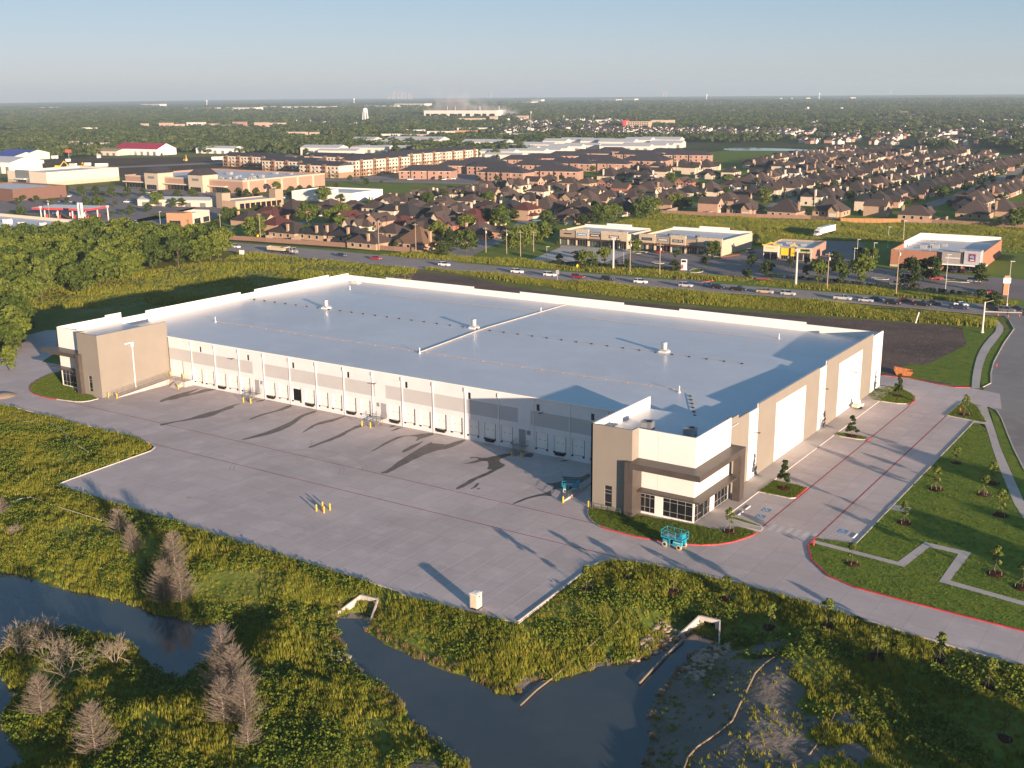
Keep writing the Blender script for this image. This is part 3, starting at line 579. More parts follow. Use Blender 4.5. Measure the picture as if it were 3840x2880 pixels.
link('wall_lamp', wl, wh, (EX, 8.6, 8.5), PI/2); link('wall_lamp', wl, wh, (EX, 44, 8.5), PI/2); link('wall_lamp', wl, wh, (EX+.1, 62, 8.2), PI/2)
# ---- glazing helper: a window part whose panes are its children
def glazing(x0, x1, z0, z1, xs, zs, at_, rz=0, loc=None, name='window'):
    """frame bars at the given fractions; local plane y=0 facing -y"""
    f = MB(); t = .035; X = [x0]+list(xs)+[x1]; Zs = [z0]+list(zs)+[z1]
    for x in X: f.box(x-t, x+t, -.03, .05, z0, z1)
    for z in Zs:
        for a, b in zip(X[:-1], X[1:]): f.box(a+t, b-t, -.028, .048, z-t, z+t)
    o = f.build(name, M['alu'], wh, loc or (0, at_, 0), rz)
    for a, b in zip(X[:-1], X[1:]):
        for c, d in zip(Zs[:-1], Zs[1:]): MB().box(a+t, b-t, .0, .012, c+t, d-t).build('pane', M['glass'], o)
    return o
# ---- right-hand office corner
OH = 14.4
side_wall('wall_panel', -19.2, .8, OH, 'w', 127.8, mats=[M['white2']])
side_wall('wall_panel', -18.9, .8, OH-.02, 'e', 127.85+.32, mats=[M['white2']], z0=10, th=.1)
p = side_wall('wall_panel', 127.8, 135.3, OH, 's', -19.2, [(130.4, 131.75, .75, 4.35)], [M['grey1']])
side_wall('wall_panel', -19.195, -17.005, OH-.004, 'e', 135.306, mats=[M['grey1']])
side_wall('wall_panel', 135.32, 145.3, 14.2, 's', -17, [(135.7, 138.4, .3, 3.35), (139.85, 145.2, .3, 3.35)], [M['white2']], th=.25)
MB().box(138.85, 138.9, -17.02, -16.99, 3.4, 14.2).build('panel_joint', M['grey2'], wh)
side_wall('wall_panel', -16.995, -3.4, 14.196, 'e', 145.306, [(-16.9, -10.8, .13, 3.35), (-9.2, -3.7, .13, 3.35)], [M['white2']], th=.25)
MB().box(144.5, 145.29, -3.4, -3.2, 0, 14.2).build('wall_return', M['grey1'], wh)
glazing(130.4, 131.75, .75, 4.35, [], [1.45, 3.0, 3.6], -19.1)
glazing(135.7, 138.4, .3, 3.35, [136.6, 137.5], [1.15, 2.75], -16.9); glazing(139.85, 145.2, .3, 3.35, [141.1, 142.4, 143.8], [1.15, 2.75], -16.9)
glazing(0, 2.9, .13, 3.35, [1.45], [1.1, 2.75], 0, PI/2, (145.2, -16.9, 0)); glazing(2.9, 4.7, .13, 2.75, [3.8], [], 0, PI/2, (145.2, -16.9, 0), 'entrance_door')
glazing(2.9, 4.7, 2.8, 3.35, [], [], 0, PI/2, (145.2, -16.9, 0)); glazing(4.7, 6.1, .13, 3.35, [5.4], [1.1, 2.75], 0, PI/2, (145.2, -16.9, 0))
glazing(7.7, 13.2, .13, 3.35, [9.1, 10.5, 11.9], [1.1, 2.75], 0, PI/2, (145.2, -16.9, 0))
MB().box(128.2, 134.9, -18.8, -16.72, 12.2, 12.31).box(128.2, 145.0, -16.7, .3, 12.2, 12.32).build('roof_deck', M['roof'], wh)
MB().prism([(135.3, -20.2), (147.6, -20.2), (147.6, -2.4), (145.32, -2.4), (145.32, -17.03), (135.3, -17.03)], 8.3, 9.3).box(134.5, 135.98, -20.15, -17.05, .05, 9.28).box(146.2, 147.55, -4.1, -2.35, .13, 8.3).build('portal_canopy', M['bronze'], wh)
MB().prism([(135.33, -18.7), (147, -18.7), (147, -3.0), (145.33, -3.0), (145.33, -17.03), (135.33, -17.03)], 4.08, 4.4).build('low_canopy', M['bronze'], wh)
# ---- left-hand office corner
side_wall('wall_panel', -19.095, .3, OH-.004, 'e', -.494, mats=[M['grey1']])
p = side_wall('wall_panel', -7.9, -.5, OH, 's', -19.1, [(-4.95, -3.75, 1.0, 4.65)], [M['grey1']])
side_wall('wall_panel', -19.095, -17.005, OH-.004, 'w', -7.906, mats=[M['grey1']])
side_wall('wall_panel', -18.6, -7.92, 14.2, 's', -17, [(-18.0, -12.8, .3, 3.9)], [M['white2']], th=.25)
side_wall('wall_panel', -17, .28, 14.2, 'w', WX, mats=[M['white2']])
side_wall('wall_panel', -3.2, 1.3, 14.6, 'w', WX-.35, mats=[M['white2']])
glazing(-4.95, -3.75, 1.0, 4.65, [], [1.7, 3.2, 3.8], -19.0); glazing(-18.0, -12.8, .3, 3.9, [-16.7, -15.4, -14.1], [1.2, 3.1], -16.9)
MB().box(-7.5, -.85, -18.7, -16.72, 12.1, 12.24).box(-18.3, -.85, -16.7, .2, 12.1, 12.25).build('roof_deck', M['roof'], wh)
MB().prism([(-7.95, -20.1), (-20.8, -20.1), (-20.8, -4), (-18.62, -4), (-18.62, -17.03), (-7.95, -17.03)], 8.5, 9.4).box(-8.2, -6.7, -20.1, -19.12, .05, 9.38).build('portal_canopy', M['bronze'], wh)
MB().prism([(-7.93, -18.9), (-20.2, -18.9), (-20.2, -4), (-18.63, -4), (-18.63, -17.04), (-7.93, -17.04)], 4.5, 4.85).build('low_canopy', M['bronze'], wh)
dp = MB().box(.02, .35, -10.3, -9.7, 10.3, 11.3).tube((.18, -10, 10.3), (.18, -10.1, .9), .14, 8).tube((.18, -10.1, .9), (.5, -10.2, .55), .14, 8).box(.05, .3, -12.0, -10.3, 11.1, 11.35)
dp.build('downspout', M['white'], wh, (-.5, 0, 0))
# ---------------- things on the roof ----------------
def roofz(y): return 10.95+.9*min(y, 84-y)/42
for i, (x, y, w_) in enumerate(((11.1, 42.8, 'western'), (59.5, 42.4, 'middle'), (109.6, 43.3, 'eastern'))):
    t = thing('roof_fan', '%s roof fan, a silver drum on a square white curb' % w_, 'roof fan', (x, y, roofz(42)-.02), 0, 'exhaust fans on the warehouse roof')
    MB().box(-.95, .95, -.95, .95, 0, .35).build('curb', M['white'], t); MB().box(-.75, .75, -.75, .75, .35, .75).build('housing', M['alu'], t)
    MB().lathe([(.62, .75), (.62, 2.0), (.68, 2.02), (.68, 2.2), (.55, 2.25)], 14).build('drum', M['alu'], t)
for x, y, w_ in ((-2, 16.6, 'south-west'), (63.9, 16.1, 'middle of the south row'), (126.3, 16.3, 'south-east'), (-5.3, 70.2, 'north-west'), (60.7, 70.2, 'middle of the north row'), (124.6, 71.4, 'north-east')):
    t = thing('vent_pipe', 'thin white vent pipe standing on the warehouse roof, %s' % w_, 'vent pipe', (x, y, roofz(y)-.02), 0, 'white vent pipes on the warehouse roof')
    MB().lathe([(.28, 0), (.2, .3), (.13, .32)], 8).build('flashing', M['white'], t); MB().lathe([(.11, .3), (.11, 1.35)], 8).build('pipe', M['white'], t)
blk = MB().box(-.22, .22, -.16, .16, 0, .2).mesh('support_block', M['rubber']); blk2 = MB().box(-.1, .1, -.12, .12, 0, .12).mesh('support_block', M['rust'])
def gasline(label, a, b, n, r_, m, bm, dz):
    t = thing('roof_pipe', label, 'roof pipe', (a[0], a[1], roofz(a[1])), 0, 'pipes run over the warehouse roof')
    q = [(a[0]+(b[0]-a[0])*k/12, a[1]+(b[1]-a[1])*k/12) for k in range(13)]
    MB().poly([(x-a[0], y-a[1], roofz(y)-roofz(a[1])+dz) for x, y in q], r_, 5).build('pipe', m, t)
    for k in range(n):
        f = (k+.5)/n; x, y = a[0]+(b[0]-a[0])*f, a[1]+(b[1]-a[1])*f
        link('support_block', bm, t, (x-a[0], y-a[1], roofz(y)-roofz(a[1])))
gasline('thin pipe on dark blocks along the roof ridge past the three fans', (-17, 42, 0), (130, 42, 0), 37, .025, M['rust'], blk, .2)
gasline('rusty pipe lying along the north side of the warehouse roof', (-4, 69.3, 0), (126, 70, 0), 26, .04, M['rust'], blk2, .15)
gasline('rusty pipe lying along the south side of the warehouse roof', (-2, 16.9, 0), (127, 17.6, 0), 26, .045, M['rust'], blk2, .15)
gasline('tan pipe crossing the middle of the warehouse roof from front to back', (63.6, 16.4, 0), (60.2, 83.5, 0), 14, .13, M['kerb'], blk2, .2)
gasline('short thin pipe on dark blocks beside the two rooftop air units', (137, 1, 0), (128.6, 16, 0), 7, .04, M['rust'], blk, .2)
for x, y, w_ in ((133.7, -10.9, 'left'), (141.2, -10.5, 'right')):
    t = thing('air_unit', '%s of the two grey air units on the corner office roof' % w_, 'air conditioner', (x, y, 12.32), .05, 'air units on the office roof')
    MB().box(-.95, .95, -.75, .75, .12, 1.35).build('cabinet', M['steel'], t); MB().box(-1, 1, -.8, .8, 0, .12).build('base', M['greydoor'], t)
    MB().lathe([(.48, 1.35), (.48, 1.45), (.4, 1.45), (.4, 1.38)], 12, (.3, 0, 0)).build('fan_grille', M['rubber'], t)
    lv = MB()
    for i in range(5): lv.box(-.9, .2, -.775, -.75, .3+i*.18, .4+i*.18)
    lv.build('louver', M['greydoor'], t)
t = thing('roof_hatch', 'small pale hatch at the north-west corner of the warehouse roof', 'roof hatch', (-12, 80, 11.15)); MB().box(-1.6, 1.6, -.8, .8, 0, .5).build('curb', M['kerb'], t); MB().box(-1.0, 1.0, -.6, .6, .5, .75).build('lid', M['white2'], t)
# ---------------- stairs, ramps and bollards in the court ----------------
def rail(mb, pts, h=1.05, n=3, r=.025, posts=None):
    for k in range(n):
        zz = h*(k+1)/n
        mb.poly([(p[0], p[1], p[2]+zz) for p in pts], r, 4)
    for a, b in zip(pts[:-1], pts[1:]):
        L = math.dist(a, b); m_ = max(1, round(L/1.6))
        for i in range(m_+1):
            f = i/m_; q = [a[j]+(b[j]-a[j])*f for j in range(3)]; mb.tube(q, (q[0], q[1], q[2]+h), r, 4)
def dock_stair(x, label, concrete=False):
    """landing at the door, steps turning down to the court"""
    t = thing('dock_stair', label, 'stairs', (x, 0, 0), 0, 'metal stairs up to the dock doors')
    MB().box(-.3, 2.4, -1.5, -.02, 1.12, 1.22).build('landing', M['steel'], t)
    st = MB().mesh
    for i in range(6):
        MB().box(.2, 2.0, -1.5-.32*(i+1), -1.5-.32*i-.02, 1.02-.18*i, 1.06-.18*i).build('step', M['steel'], t)
    s = MB()
    for xx in (.12, 2.02): s.add([(xx, -1.5, 1.1), (xx+.05, -1.5, 1.1), (xx+.05, -3.5, -.0), (xx, -3.5, -.0), (xx, -1.5, .85), (xx+.05, -1.5, .85), (xx+.05, -3.3, 0), (xx, -3.3, 0)], [(0, 1, 2, 3), (4, 7, 6, 5), (0, 3, 7, 4), (1, 5, 6, 2)])
    s.build('stringer', M['steel'], t)
    rl = MB(); rail(rl, [(-.3, -.05, 1.2), (-.3, -1.5, 1.2), (.15, -1.5, 1.2), (.15, -3.4, .1)]); rail(rl, [(2.4, -.05, 1.2), (2.4, -1.5, 1.2), (2.05, -1.5, 1.2), (2.05, -3.4, .1)]); rl.build('railing', M['steel'], t)
    lg = MB()
    for xx in (-.25, 2.3): lg.box(xx, xx+.08, -1.45, -1.37, 0, 1.12)
    lg.build('support_leg', M['steel'], t)
dock_stair(28.4, 'westernmost metal stair up to a grey door, beside the first louver'); dock_stair(65.3, 'middle metal stair with railings up to a grey dock door'); dock_stair(100.4, 'shaded metal stair up to a grey door on the eastern part of the dock')
t = thing('concrete_ramp', 'tan concrete ramp with railings along the taupe wall of the left office', 'ramp', (0, 0, 0))
MB().add([(-.48, -17, 0), (2.2, -17, 0), (2.2, -.1, 1.25), (-.48, -.1, 1.25), (2.2, -.1, 0), (-.48, -.1, 0)], [(0, 1, 2, 3), (1, 4, 2), (0, 3, 5), (2, 4, 5, 3)]).build('ramp_slab', M['concrete'], t)
MB().add([(2.2, -17, 0), (2.4, -17, 0), (2.4, -1, 1.35), (2.2, -1, 1.35), (2.2, -17, .15), (2.4, -17, .15), (2.4, -1, 0), (2.2, -1, 0)], [(0, 1, 5, 4), (1, 6, 2, 5), (4, 5, 2, 3), (0, 4, 3, 7)]).build('side_wall', M['walk'], t)
MB().box(2.2, 7.9, -2.6, -.05, 0, 1.25).build('landing', M['walk'], t)
for i in range(6): MB().box(4.6, 7.0, -2.6-.3*(i+1), -2.6-.3*i, 0, 1.05-.18*i).build('step', M['walk'], t)
rl = MB(); rail(rl, [(2.3, -16.9, .15), (2.3, -2.6, 1.25)]); rail(rl, [(-.2, -16.9, .05), (-.2, -.3, 1.25)]); rail(rl, [(7.8, -.1, 1.25), (7.8, -2.5, 1.25), (7.05, -2.6, 1.25), (7.05, -4.4, .1)]); rail(rl, [(2.3, -2.55, 1.25), (4.6, -2.6, 1.25), (4.6, -4.4, .1)])
rl.build('railing', M['steel'], t)
t = thing('concrete_ramp', 'shaded concrete ramp with a low wall beside the right office', 'ramp', (0, 0, 0))
MB().add([(122.9, -17, .003), (127.78, -17, .003), (127.78, -.1, 1.25), (122.9, -.1, 1.25), (127.78, -.1, .003), (122.9, -.1, .003)], [(0, 1, 2, 3), (1, 4, 2), (0, 3, 5), (2, 4, 5, 3)]).build('ramp_slab', M['concrete'], t)
MB().add([(122.6, -19.6, 0), (122.85, -19.6, 0), (122.85, -1, 1.4), (122.6, -1, 1.4), (122.6, -19.6, .25), (122.85, -19.6, .25), (122.85, -1, 0), (122.6, -1, 0)], [(0, 1, 5, 4), (1, 6, 2, 5), (4, 5, 2, 3), (0, 4, 3, 7)]).build('side_wall', M['walk'], t)
rl = MB(); rail(rl, [(122.72, -19.5, .2), (122.72, -1, 1.35)]); rl.build('railing', M['steel'], t)
t = thing('guard_rail', 'grey handrail at the foot of the taupe office wall, on the lawn', 'railing', (0, 0, 0)); rl = MB(); rail(rl, [(128.2, -19.9, .12), (131.4, -19.95, .12), (133.8, -20, .12)], .95, 2, .035); rl.build('rail', M['steel'], t)
bol = MB().lathe([(.13, 0), (.13, 1.05), (.09, 1.13), (.02, 1.16)], 10).mesh('bollard', M['yellow'])
BOL = [(.4, -18.2, 0, 'by the lower end of the tan ramp, against the taupe wall'), (2.7, -17.6, 0, 'at the outer foot of the tan ramp'), (.35, -.5, 1.25, 'at the top of the tan ramp, left side'), (5.1, -.5, 1.25, 'on the landing beside the white drive-in door'), (8, -4.6, 0, 'below the concrete steps of the tan ramp'),
       (29.6, -4.4, 0, 'left one before the westernmost metal stair'), (31.7, -4.2, 0, 'right one before the westernmost metal stair'), (64.6, -4.3, 0, 'left one before the middle metal stair'), (66.8, -4.2, 0, 'right one before the middle metal stair'),
       (101.9, -4.2, 0, 'left one before the shaded metal stair'), (103.9, -4.1, 0, 'right one before the shaded metal stair'), (122.95, -20, 0, 'at the end of the low wall by the right office'),
       (90.85, -45.2, 0, 'nearest the grass left in the cluster of four'), (92.45, -45.1, 0, 'front right in the cluster of four'), (92.4, -43.65, 0, 'back right in the cluster of four'), (90.8, -43.7, 0, 'back left in the cluster of four'), (127.6, -19.6, 0, 'at the taupe corner of the right office')]
for x, y, z, w_ in BOL: tag(link('bollard', bol, None, (x, y, z)), 'yellow bollard '+w_, 'bollard', 'yellow bollards in the truck court')
t = thing('fire_hydrant', 'red hydrant standing between four yellow bollards', 'hydrant', (91.6, -44.4, 0)); MB().lathe([(.16, 0), (.12, .1), (.12, .6), (.16, .62), (.14, .72), (.04, .8)], 9).build('body', M['red'], t); MB().tube((-.25, 0, .45), (.25, 0, .45), .06, 6).build('outlet', M['red'], t)
hyd = t
for x, y, z, w_ in ((165.1, 71.9, .12, 'on the grass island at the far end of the car park'), (164.2, -15.2, .07, 'at the curved red kerb by the drive'), (38.6, -37.3, -.05, 'on the grass at the corner of the truck court'), (162.9, 118.5, .03, 'on the verge between the winding walk and the street')):
    copy_tree(hyd, (x, y, z), 0, 'red hydrant '+w_, 'red hydrants along the drives'); 
hyd['group'] = 'red hydrants along the drives'
ws = MB().add([(-.95, -.12, 0), (.95, -.12, 0), (.95, .12, 0), (-.95, .12, 0), (-.9, -.07, .13), (.9, -.07, .13), (.9, .07, .13), (-.9, .07, .13)], [(0, 1, 5, 4), (1, 2, 6, 5), (2, 3, 7, 6), (3, 0, 4, 7), (4, 5, 6, 7)]).mesh('wheel_stop', M['white'])
for x, y, w_ in ((149.7, -5.6, 'northern one by the entrance walk'), (149.7, -8.6, 'southern one by the entrance walk'), (168.2, -8.1, 'one by the eastern kerb')): tag(link('wheel_stop', ws, None, (x, y, .002), PI/2), 'white concrete wheel stop in an access stall, '+w_, 'wheel stop', 'wheel stops')
t = thing('manhole_cover', 'rust brown manhole cover in the truck court', 'manhole cover', (*K3(850, 440)[:2], .004)); MB().lathe([(.42, 0), (.42, .012)], 14).build('lid', M['rust'], t)
# ---------------- vegetation ----------------
M['leaf'] = leafmat('tree_leaves', [(.030, .052, .008), (.065, .098, .014), (.11, .145, .018), (.16, .19, .025)], .35)
M['leaf_pale'] = leafmat('pale_leaves', [(.085, .115, .02), (.13, .165, .026), (.18, .20, .035)], .6)
M['leaf_dark'] = leafmat('dark_leaves', [(.022, .040, .009), (.04, .065, .012), (.065, .092, .016)], .5)
M['bark'] = plain('bark', (.10, .075, .055), .9, .1, var=.25, scale=3)
M['dead'] = plain('dead_twigs', (.225, .185, .15), .9, .1, var=.25, scale=2)
M['dead2'] = plain('dead_pale_wood', (.27, .225, .175), .9, .1, var=.2, scale=2)
M['tuft'] = leafmat('grass_blades', [(.10, .135, .012), (.19, .215, .018), (.26, .25, .03), (.30, .23, .06)], .12)
M['tuft_g'] = leafmat('green_weeds', [(.065, .105, .012), (.12, .165, .016), (.17, .21, .024)], .2)
M['straw'] = leafmat('straw', [(.20, .15, .06), (.27, .18, .085), (.24, .15, .08)], .3)
def quads_mesh(name, C, Nn, size, mat, aspect=1.0):
    """leaf-sized faces at the points C, facing Nn"""
    n = len(C); rng = np.random.default_rng(n)
    Nn = Nn/np.linalg.norm(Nn, axis=1, keepdims=True)
    t = np.cross(Nn, rng.normal(size=(n, 3))); t /= np.linalg.norm(t, axis=1, keepdims=True); b = np.cross(Nn, t)
    s = np.asarray(size).reshape(-1, 1)*np.ones((n, 1))
    P = np.stack([C-t*s-b*s*.35*aspect, C+b*s*.7*aspect*-1, C+t*s-b*s*.2*aspect, C+b*s*aspect], 1).reshape(-1, 3)
    me = bpy.data.meshes.new(name); me.vertices.add(4*n); me.vertices.foreach_set('co', P.astype('f').ravel())
    me.loops.add(4*n); me.loops.foreach_set('vertex_index', np.arange(4*n, dtype='i')); me.polygons.add(n)
    me.polygons.foreach_set('loop_start', np.arange(0, 4*n, 4, dtype='i'))
    me.materials.append(mat); me.update(calc_edges=True); return me
def crown(name, seed, R, H, z0, nb, per, leaf, mat, shape='round', rb=.40):
    rng = np.random.default_rng(seed); C = []; Nn = []
    for i in range(nb):
        v = rng.normal(size=3); v /= np.linalg.norm(v); v[2] = abs(v[2])*.95 if rng.random() < .5 else v[2]*.85
        rr = R*(.35+.6*rng.random()**.6)
        if shape == 'cone': h = rng.random()**1.4; rr = R*(1-h)*(.5+.5*rng.random()); a = rng.uniform(0, 6.28); c = np.array([rr*math.cos(a), rr*math.sin(a), z0+h*H])
        else: c = np.array([v[0]*rr, v[1]*rr, z0+H*.46+v[2]*H*.5*(.4+.6*rr/R)])
        br = R*rb*(.6+.7*rng.random())*(1 if shape != 'cone' else .75)
        d = rng.normal(size=(per, 3)); d /= np.linalg.norm(d, axis=1, keepdims=True); d[:, 2] = np.where(d[:, 2] < -.3, -d[:, 2], d[:, 2])
        p = c+d*br*(.55+.5*rng.random((per, 1)))*np.array([1, 1, .8]); C.append(p); Nn.append(d+rng.normal(size=(per, 3))*.55)
    C = np.concatenate(C); Nn = np.concatenate(Nn)
    return quads_mesh(name, C, Nn, leaf*(.7+.6*np.random.default_rng(seed+5).random(len(C))), mat)
def trunk(name, h, r, spread=1.2, seed=0, mat=None):
    rr = random.Random(seed); b = MB().tube((0, 0, -.2), (0, 0, h*.5), r, 6, 0, r*.75).tube((0, 0, h*.5), (.1, .1, h), r*.75, 6, 0, r*.3)
    for i in range(5):
        a = i*1.3+rr.random(); b.tube((0, 0, h*(.4+.1*i)), (spread*math.cos(a), spread*math.sin(a), h*(.75+.12*i)), r*.4, 4, 0, r*.12)
    return b.mesh(name, mat or M['bark'])
TREES = []          # (crown mesh, trunk mesh): big round, medium, dark, pale
for i, (R, H, z0, nb, per, leaf, mat) in enumerate(((4.8, 9.5, .9, 34, 60, .42, 'leaf'), (4.0, 11, 1.0, 32, 60, .42, 'leaf'), (3.5, 7.0, .9, 26, 55, .38, 'leaf_dark'), (5.2, 8.6, .7, 36, 60, .45, 'leaf'), (2.7, 6.4, .8, 20, 50, .33, 'leaf_dark'), (3.5, 10, .7, 28, 60, .4, 'leaf_pale'))):
    TREES.append((crown('crown', 40+i, R, H, z0, nb, per, leaf, M[mat]), trunk('trunk', z0+H*.55, .22, R*.45, i)))
def tree(k, loc, s, label, group=None, rz=None, sz=None, cat='tree', name='tree'):
    t = thing(name, label, cat, loc, random.Random(int(loc[0]*13+loc[1]*7)).uniform(0, 6.28) if rz is None else rz, group)
    t.scale = (s, s, sz or s)
    link('crown', TREES[k][0], t); link('trunk', TREES[k][1], t); return t
rnd = random.Random(7)
# the wood west of the warehouse
FRONT = [(-120, 40, 1.0), (-127, 50, 1.15), (-122, 30, .9), (-127, 64, 1.2), (-131, 76, 1.25), (-138, 84, 1.1), (-147, 92, 1.15), (-157, 98, 1.2), (-158, 108, 1.0), (-152, 116, 1.1), (-146, 124, 1.2), (-145, 134, 1.05), (-149, 143, 1.1), (-152, 150, 1.15), (-116, 22, .95), (-113, 12, .9), (-108, 3, .95), (-104, -8, .8), (-112, -2, 1.1)]
for px, py, s in ((30, 800, 1.1), (120, 830, 1.0), (60, 900, 1.1), (160, 930, 1.0), (205, 1010, .95), (40, 1000, 1.1), (120, 1060, 1.0), (205, 1120, .85), (60, 1120, 1.0), (130, 1170, .8), (15, 1190, .8), (10, 880, 1.1), (190, 860, 1.0), (100, 980, 1.)):
    q = KL(px, py); FRONT.append((q[0], q[1], s))
k = 0
for x, y, s in FRONT:
    tree([0, 5, 1, 3, 1, 0][k % 6], (x, y, -.1), s, 'leafy tree on the open edge of the wood left of the warehouse', 'trees along the edge of the wood'); k += 1
pts = []
for _ in range(4000):
    x, y = rnd.uniform(-330, -100), rnd.uniform(-60, 165)
    if x > -112-.28*(y) or y > 165-.02*(x+150): continue
    if x < -245 and y > 95: continue
    if y > 100 and x > -155: continue
    if any((x-a)**2+(y-b)**2 < 46 for a, b in pts) or any((x-a)**2+(y-b)**2 < 40 for a, b, _ in FRONT): continue
    pts.append((x, y))
pts.sort(key=lambda p: math.hypot(p[0]-CX, p[1]-CY))
NW = 112
for x, y in pts[:NW]:
    tree(rnd.choice([0, 0, 1, 3, 3, 5, 2]), (x, y, -.1), rnd.uniform(.85, 1.3), 'leafy green tree in the thick of the wood left of the warehouse', 'trees of the wood')
if len(pts) > NW:
    scatter('wood', [(x, y, -.1) for x, y in pts[NW:]], [rnd.uniform(.9, 1.3) for _ in pts[NW:]], template('wood_tree', TREES[0][0]))
tree(5, KL(90, 1330, 0), .62, 'small bright green tree on the island beyond the left office', rz=1)
# staked saplings with rings of mulch
SAP = [crown('crown', 90+i, .62, 2.7, 1.0, 18, 22, .14, M['leaf_pale'], rb=.45) for i in range(3)]
SAPD = [crown('crown', 95+i, .95, 3.2, .7, 16, 45, .19, M['leaf_dark'], 'cone') for i in range(2)]
sapt = MB().tube((0, 0, -.1), (0, 0, 2.6), .045, 6, 0, .03).mesh('trunk', M['bark'])
stk = MB().tube((.75, 0, -.05), (.75, 0, .5), .03, 5).tube((.75, 0, .45), (0, 0, 1.3), .012, 3).mesh('stake', M['dead2'])
def ring(seed):
    rr = random.Random(seed); b = MB(); n = 18
    P = [(0, 0, .1)]+[(.55*math.cos(i/n*2*PI), .55*math.sin(i/n*2*PI), .12) for i in range(n)]+[((1.0+rr.uniform(-.12, .15))*math.cos(i/n*2*PI), (1.0+rr.uniform(-.12, .15))*math.sin(i/n*2*PI), -.03) for i in range(n)]
    b.add(P, [(0, 1+i, 1+(i+1) % n) for i in range(n)]+[(1+i, 1+n+i, 1+n+(i+1) % n, 1+(i+1) % n) for i in range(n)]); return b.mesh('mulch_ring', M['mulch'])
rings = [ring(i) for i in range(3)]
def gz(x, y): return float(hfun(np.array([x]), np.array([y]))[0]) if (NX0 < x < NX1 and NY0 < y < -35) else 0.
SAPXY = [(151.3, 6.2), (151.4, 42.4), (150.6, 77.5)]
SAPS = [(K4, 1690, 640, 'first from left on grass south of the drive'), (K4, 1930, 585, 'second from left on grass south of the drive'), (K5, 190, 672, 'third from left on grass south of the drive'), (K5, 500, 688, 'fourth from left on grass south of the drive'),
 (K5, 750, 850, 'fifth from left on grass south of the drive'), (K5, 1075, 850, 'sixth from left on grass south of the drive'), (K5, 1365, 1020, 'seventh from left on grass south of the drive'), (K5, 1725, 1045, 'eighth from left on grass south of the drive'),
 (K5, 2005, 1200, 'ninth from left on grass south of the drive'), (K5, 2095, 1490, 'in the dark grass at the lower right corner'), (K5, 515, 302, 'on the office lawn beside the blue lift'), (K5, 1220, 487, 'between the path and the curved red kerb'), (K5, 1520, 250, 'on the lawn by the access stalls'),
 (K5, 2045, 545, 'on the shaded lawn below the stepped path'), (K5, 2200, 625, 'on the shaded lawn at the right edge'), (K5, 1705, 55, 'on the lawn beside the south end of the car park'), (K5, 2075, 205, 'on the lawn close to the long sidewalk, lower one'), (K5, 1980, 88, 'on the lawn close to the long sidewalk, upper one'),
 (KR, 710, 1360, 'on the lawn east of the middle of the car park'), (KR, 570, 1542, 'on the lawn east of the southern car park'), (KR, 900, 1580, 'in the tree shade near the long sidewalk'), (KR, 960, 1500, 'highest of those near the long sidewalk'), (KR, 770, 1030, 'on the grass triangle at the far end of the car park')]
for i, (K, px, py, w_) in enumerate(SAPS):
    x, y, _ = K(px, py); z = gz(x, y) if y < -36 else (.14 if (K is K5 and px == 515) or (K is KR and px == 770) else .07)
    if y < -36:
        for _ in range(3): x, y, _q = K(px, py, z); z = gz(x, y)
    s = rnd.uniform(.9, 1.25); t = thing('young_tree', 'staked sapling '+w_, 'sapling', (x, y, z), rnd.uniform(0, 6), 'staked saplings'); t.scale = (s, s, s)
    link('crown', SAP[i % 3], t); link('trunk', sapt, t); link('mulch_ring', rings[i % 3], t, (0, 0, .06)); SAPXY.append((x, y))
    for a in (0, 2.1, 4.2): link('stake', stk, t, (0, 0, 0), a)
for i, (x, y, w_) in enumerate(((151.3, 6.2, 'on the planter nearest the entrance'), (151.4, 42.4, 'on the narrow planter in the middle of the car park'), (150.6, 77.5, 'on the large planter at the far corner of the facade'))):
    t = thing('young_tree', 'dark bushy young tree '+w_, 'tree', (x, y, .12), i, 'young trees in the car park planters'); link('crown', SAPD[i % 2], t); link('trunk', sapt, t); link('mulch_ring', rings[i], t, (0, 0, .03)); t.scale = (1.25, 1.25, 1.25)
# ---------------- bare cypresses and dead trees in the wetland ----------------
def strips(name, segs, mat):
    """thin three-sided twigs"""
    P = []; F = []
    A = np.array([s[0] for s in segs]); B = np.array([s[1] for s in segs]); r = np.array([s[2] for s in segs])[:, None]
    d = B-A; d /= np.linalg.norm(d, axis=1, keepdims=True)+1e-9; u = np.cross(d, [0.13, .21, .97]); u /= np.linalg.norm(u, axis=1, keepdims=True)+1e-9; v = np.cross(d, u)
    n = len(A); ring_ = [u*math.cos(a)+v*math.sin(a) for a in (0, 2.094, 4.189)]
    V = np.concatenate([np.stack([A+q*r for q in ring_], 1), np.stack([B+q*r*.45 for q in ring_], 1)], 1).reshape(-1, 3)
    o = np.arange(n)[:, None, None]*6; F = (o+np.array([[0, 1, 4, 3], [1, 2, 5, 4], [2, 0, 3, 5]])[None]).reshape(-1)
    me = bpy.data.meshes.new(name); me.vertices.add(6*n); me.vertices.foreach_set('co', V.astype('f').ravel()); me.loops.add(12*n); me.loops.foreach_set('vertex_index', F.astype('i'))
    me.polygons.add(3*n); me.polygons.foreach_set('loop_start', np.arange(0, 12*n, 4, dtype='i')); me.materials.append(mat); me.update(calc_edges=True); return me
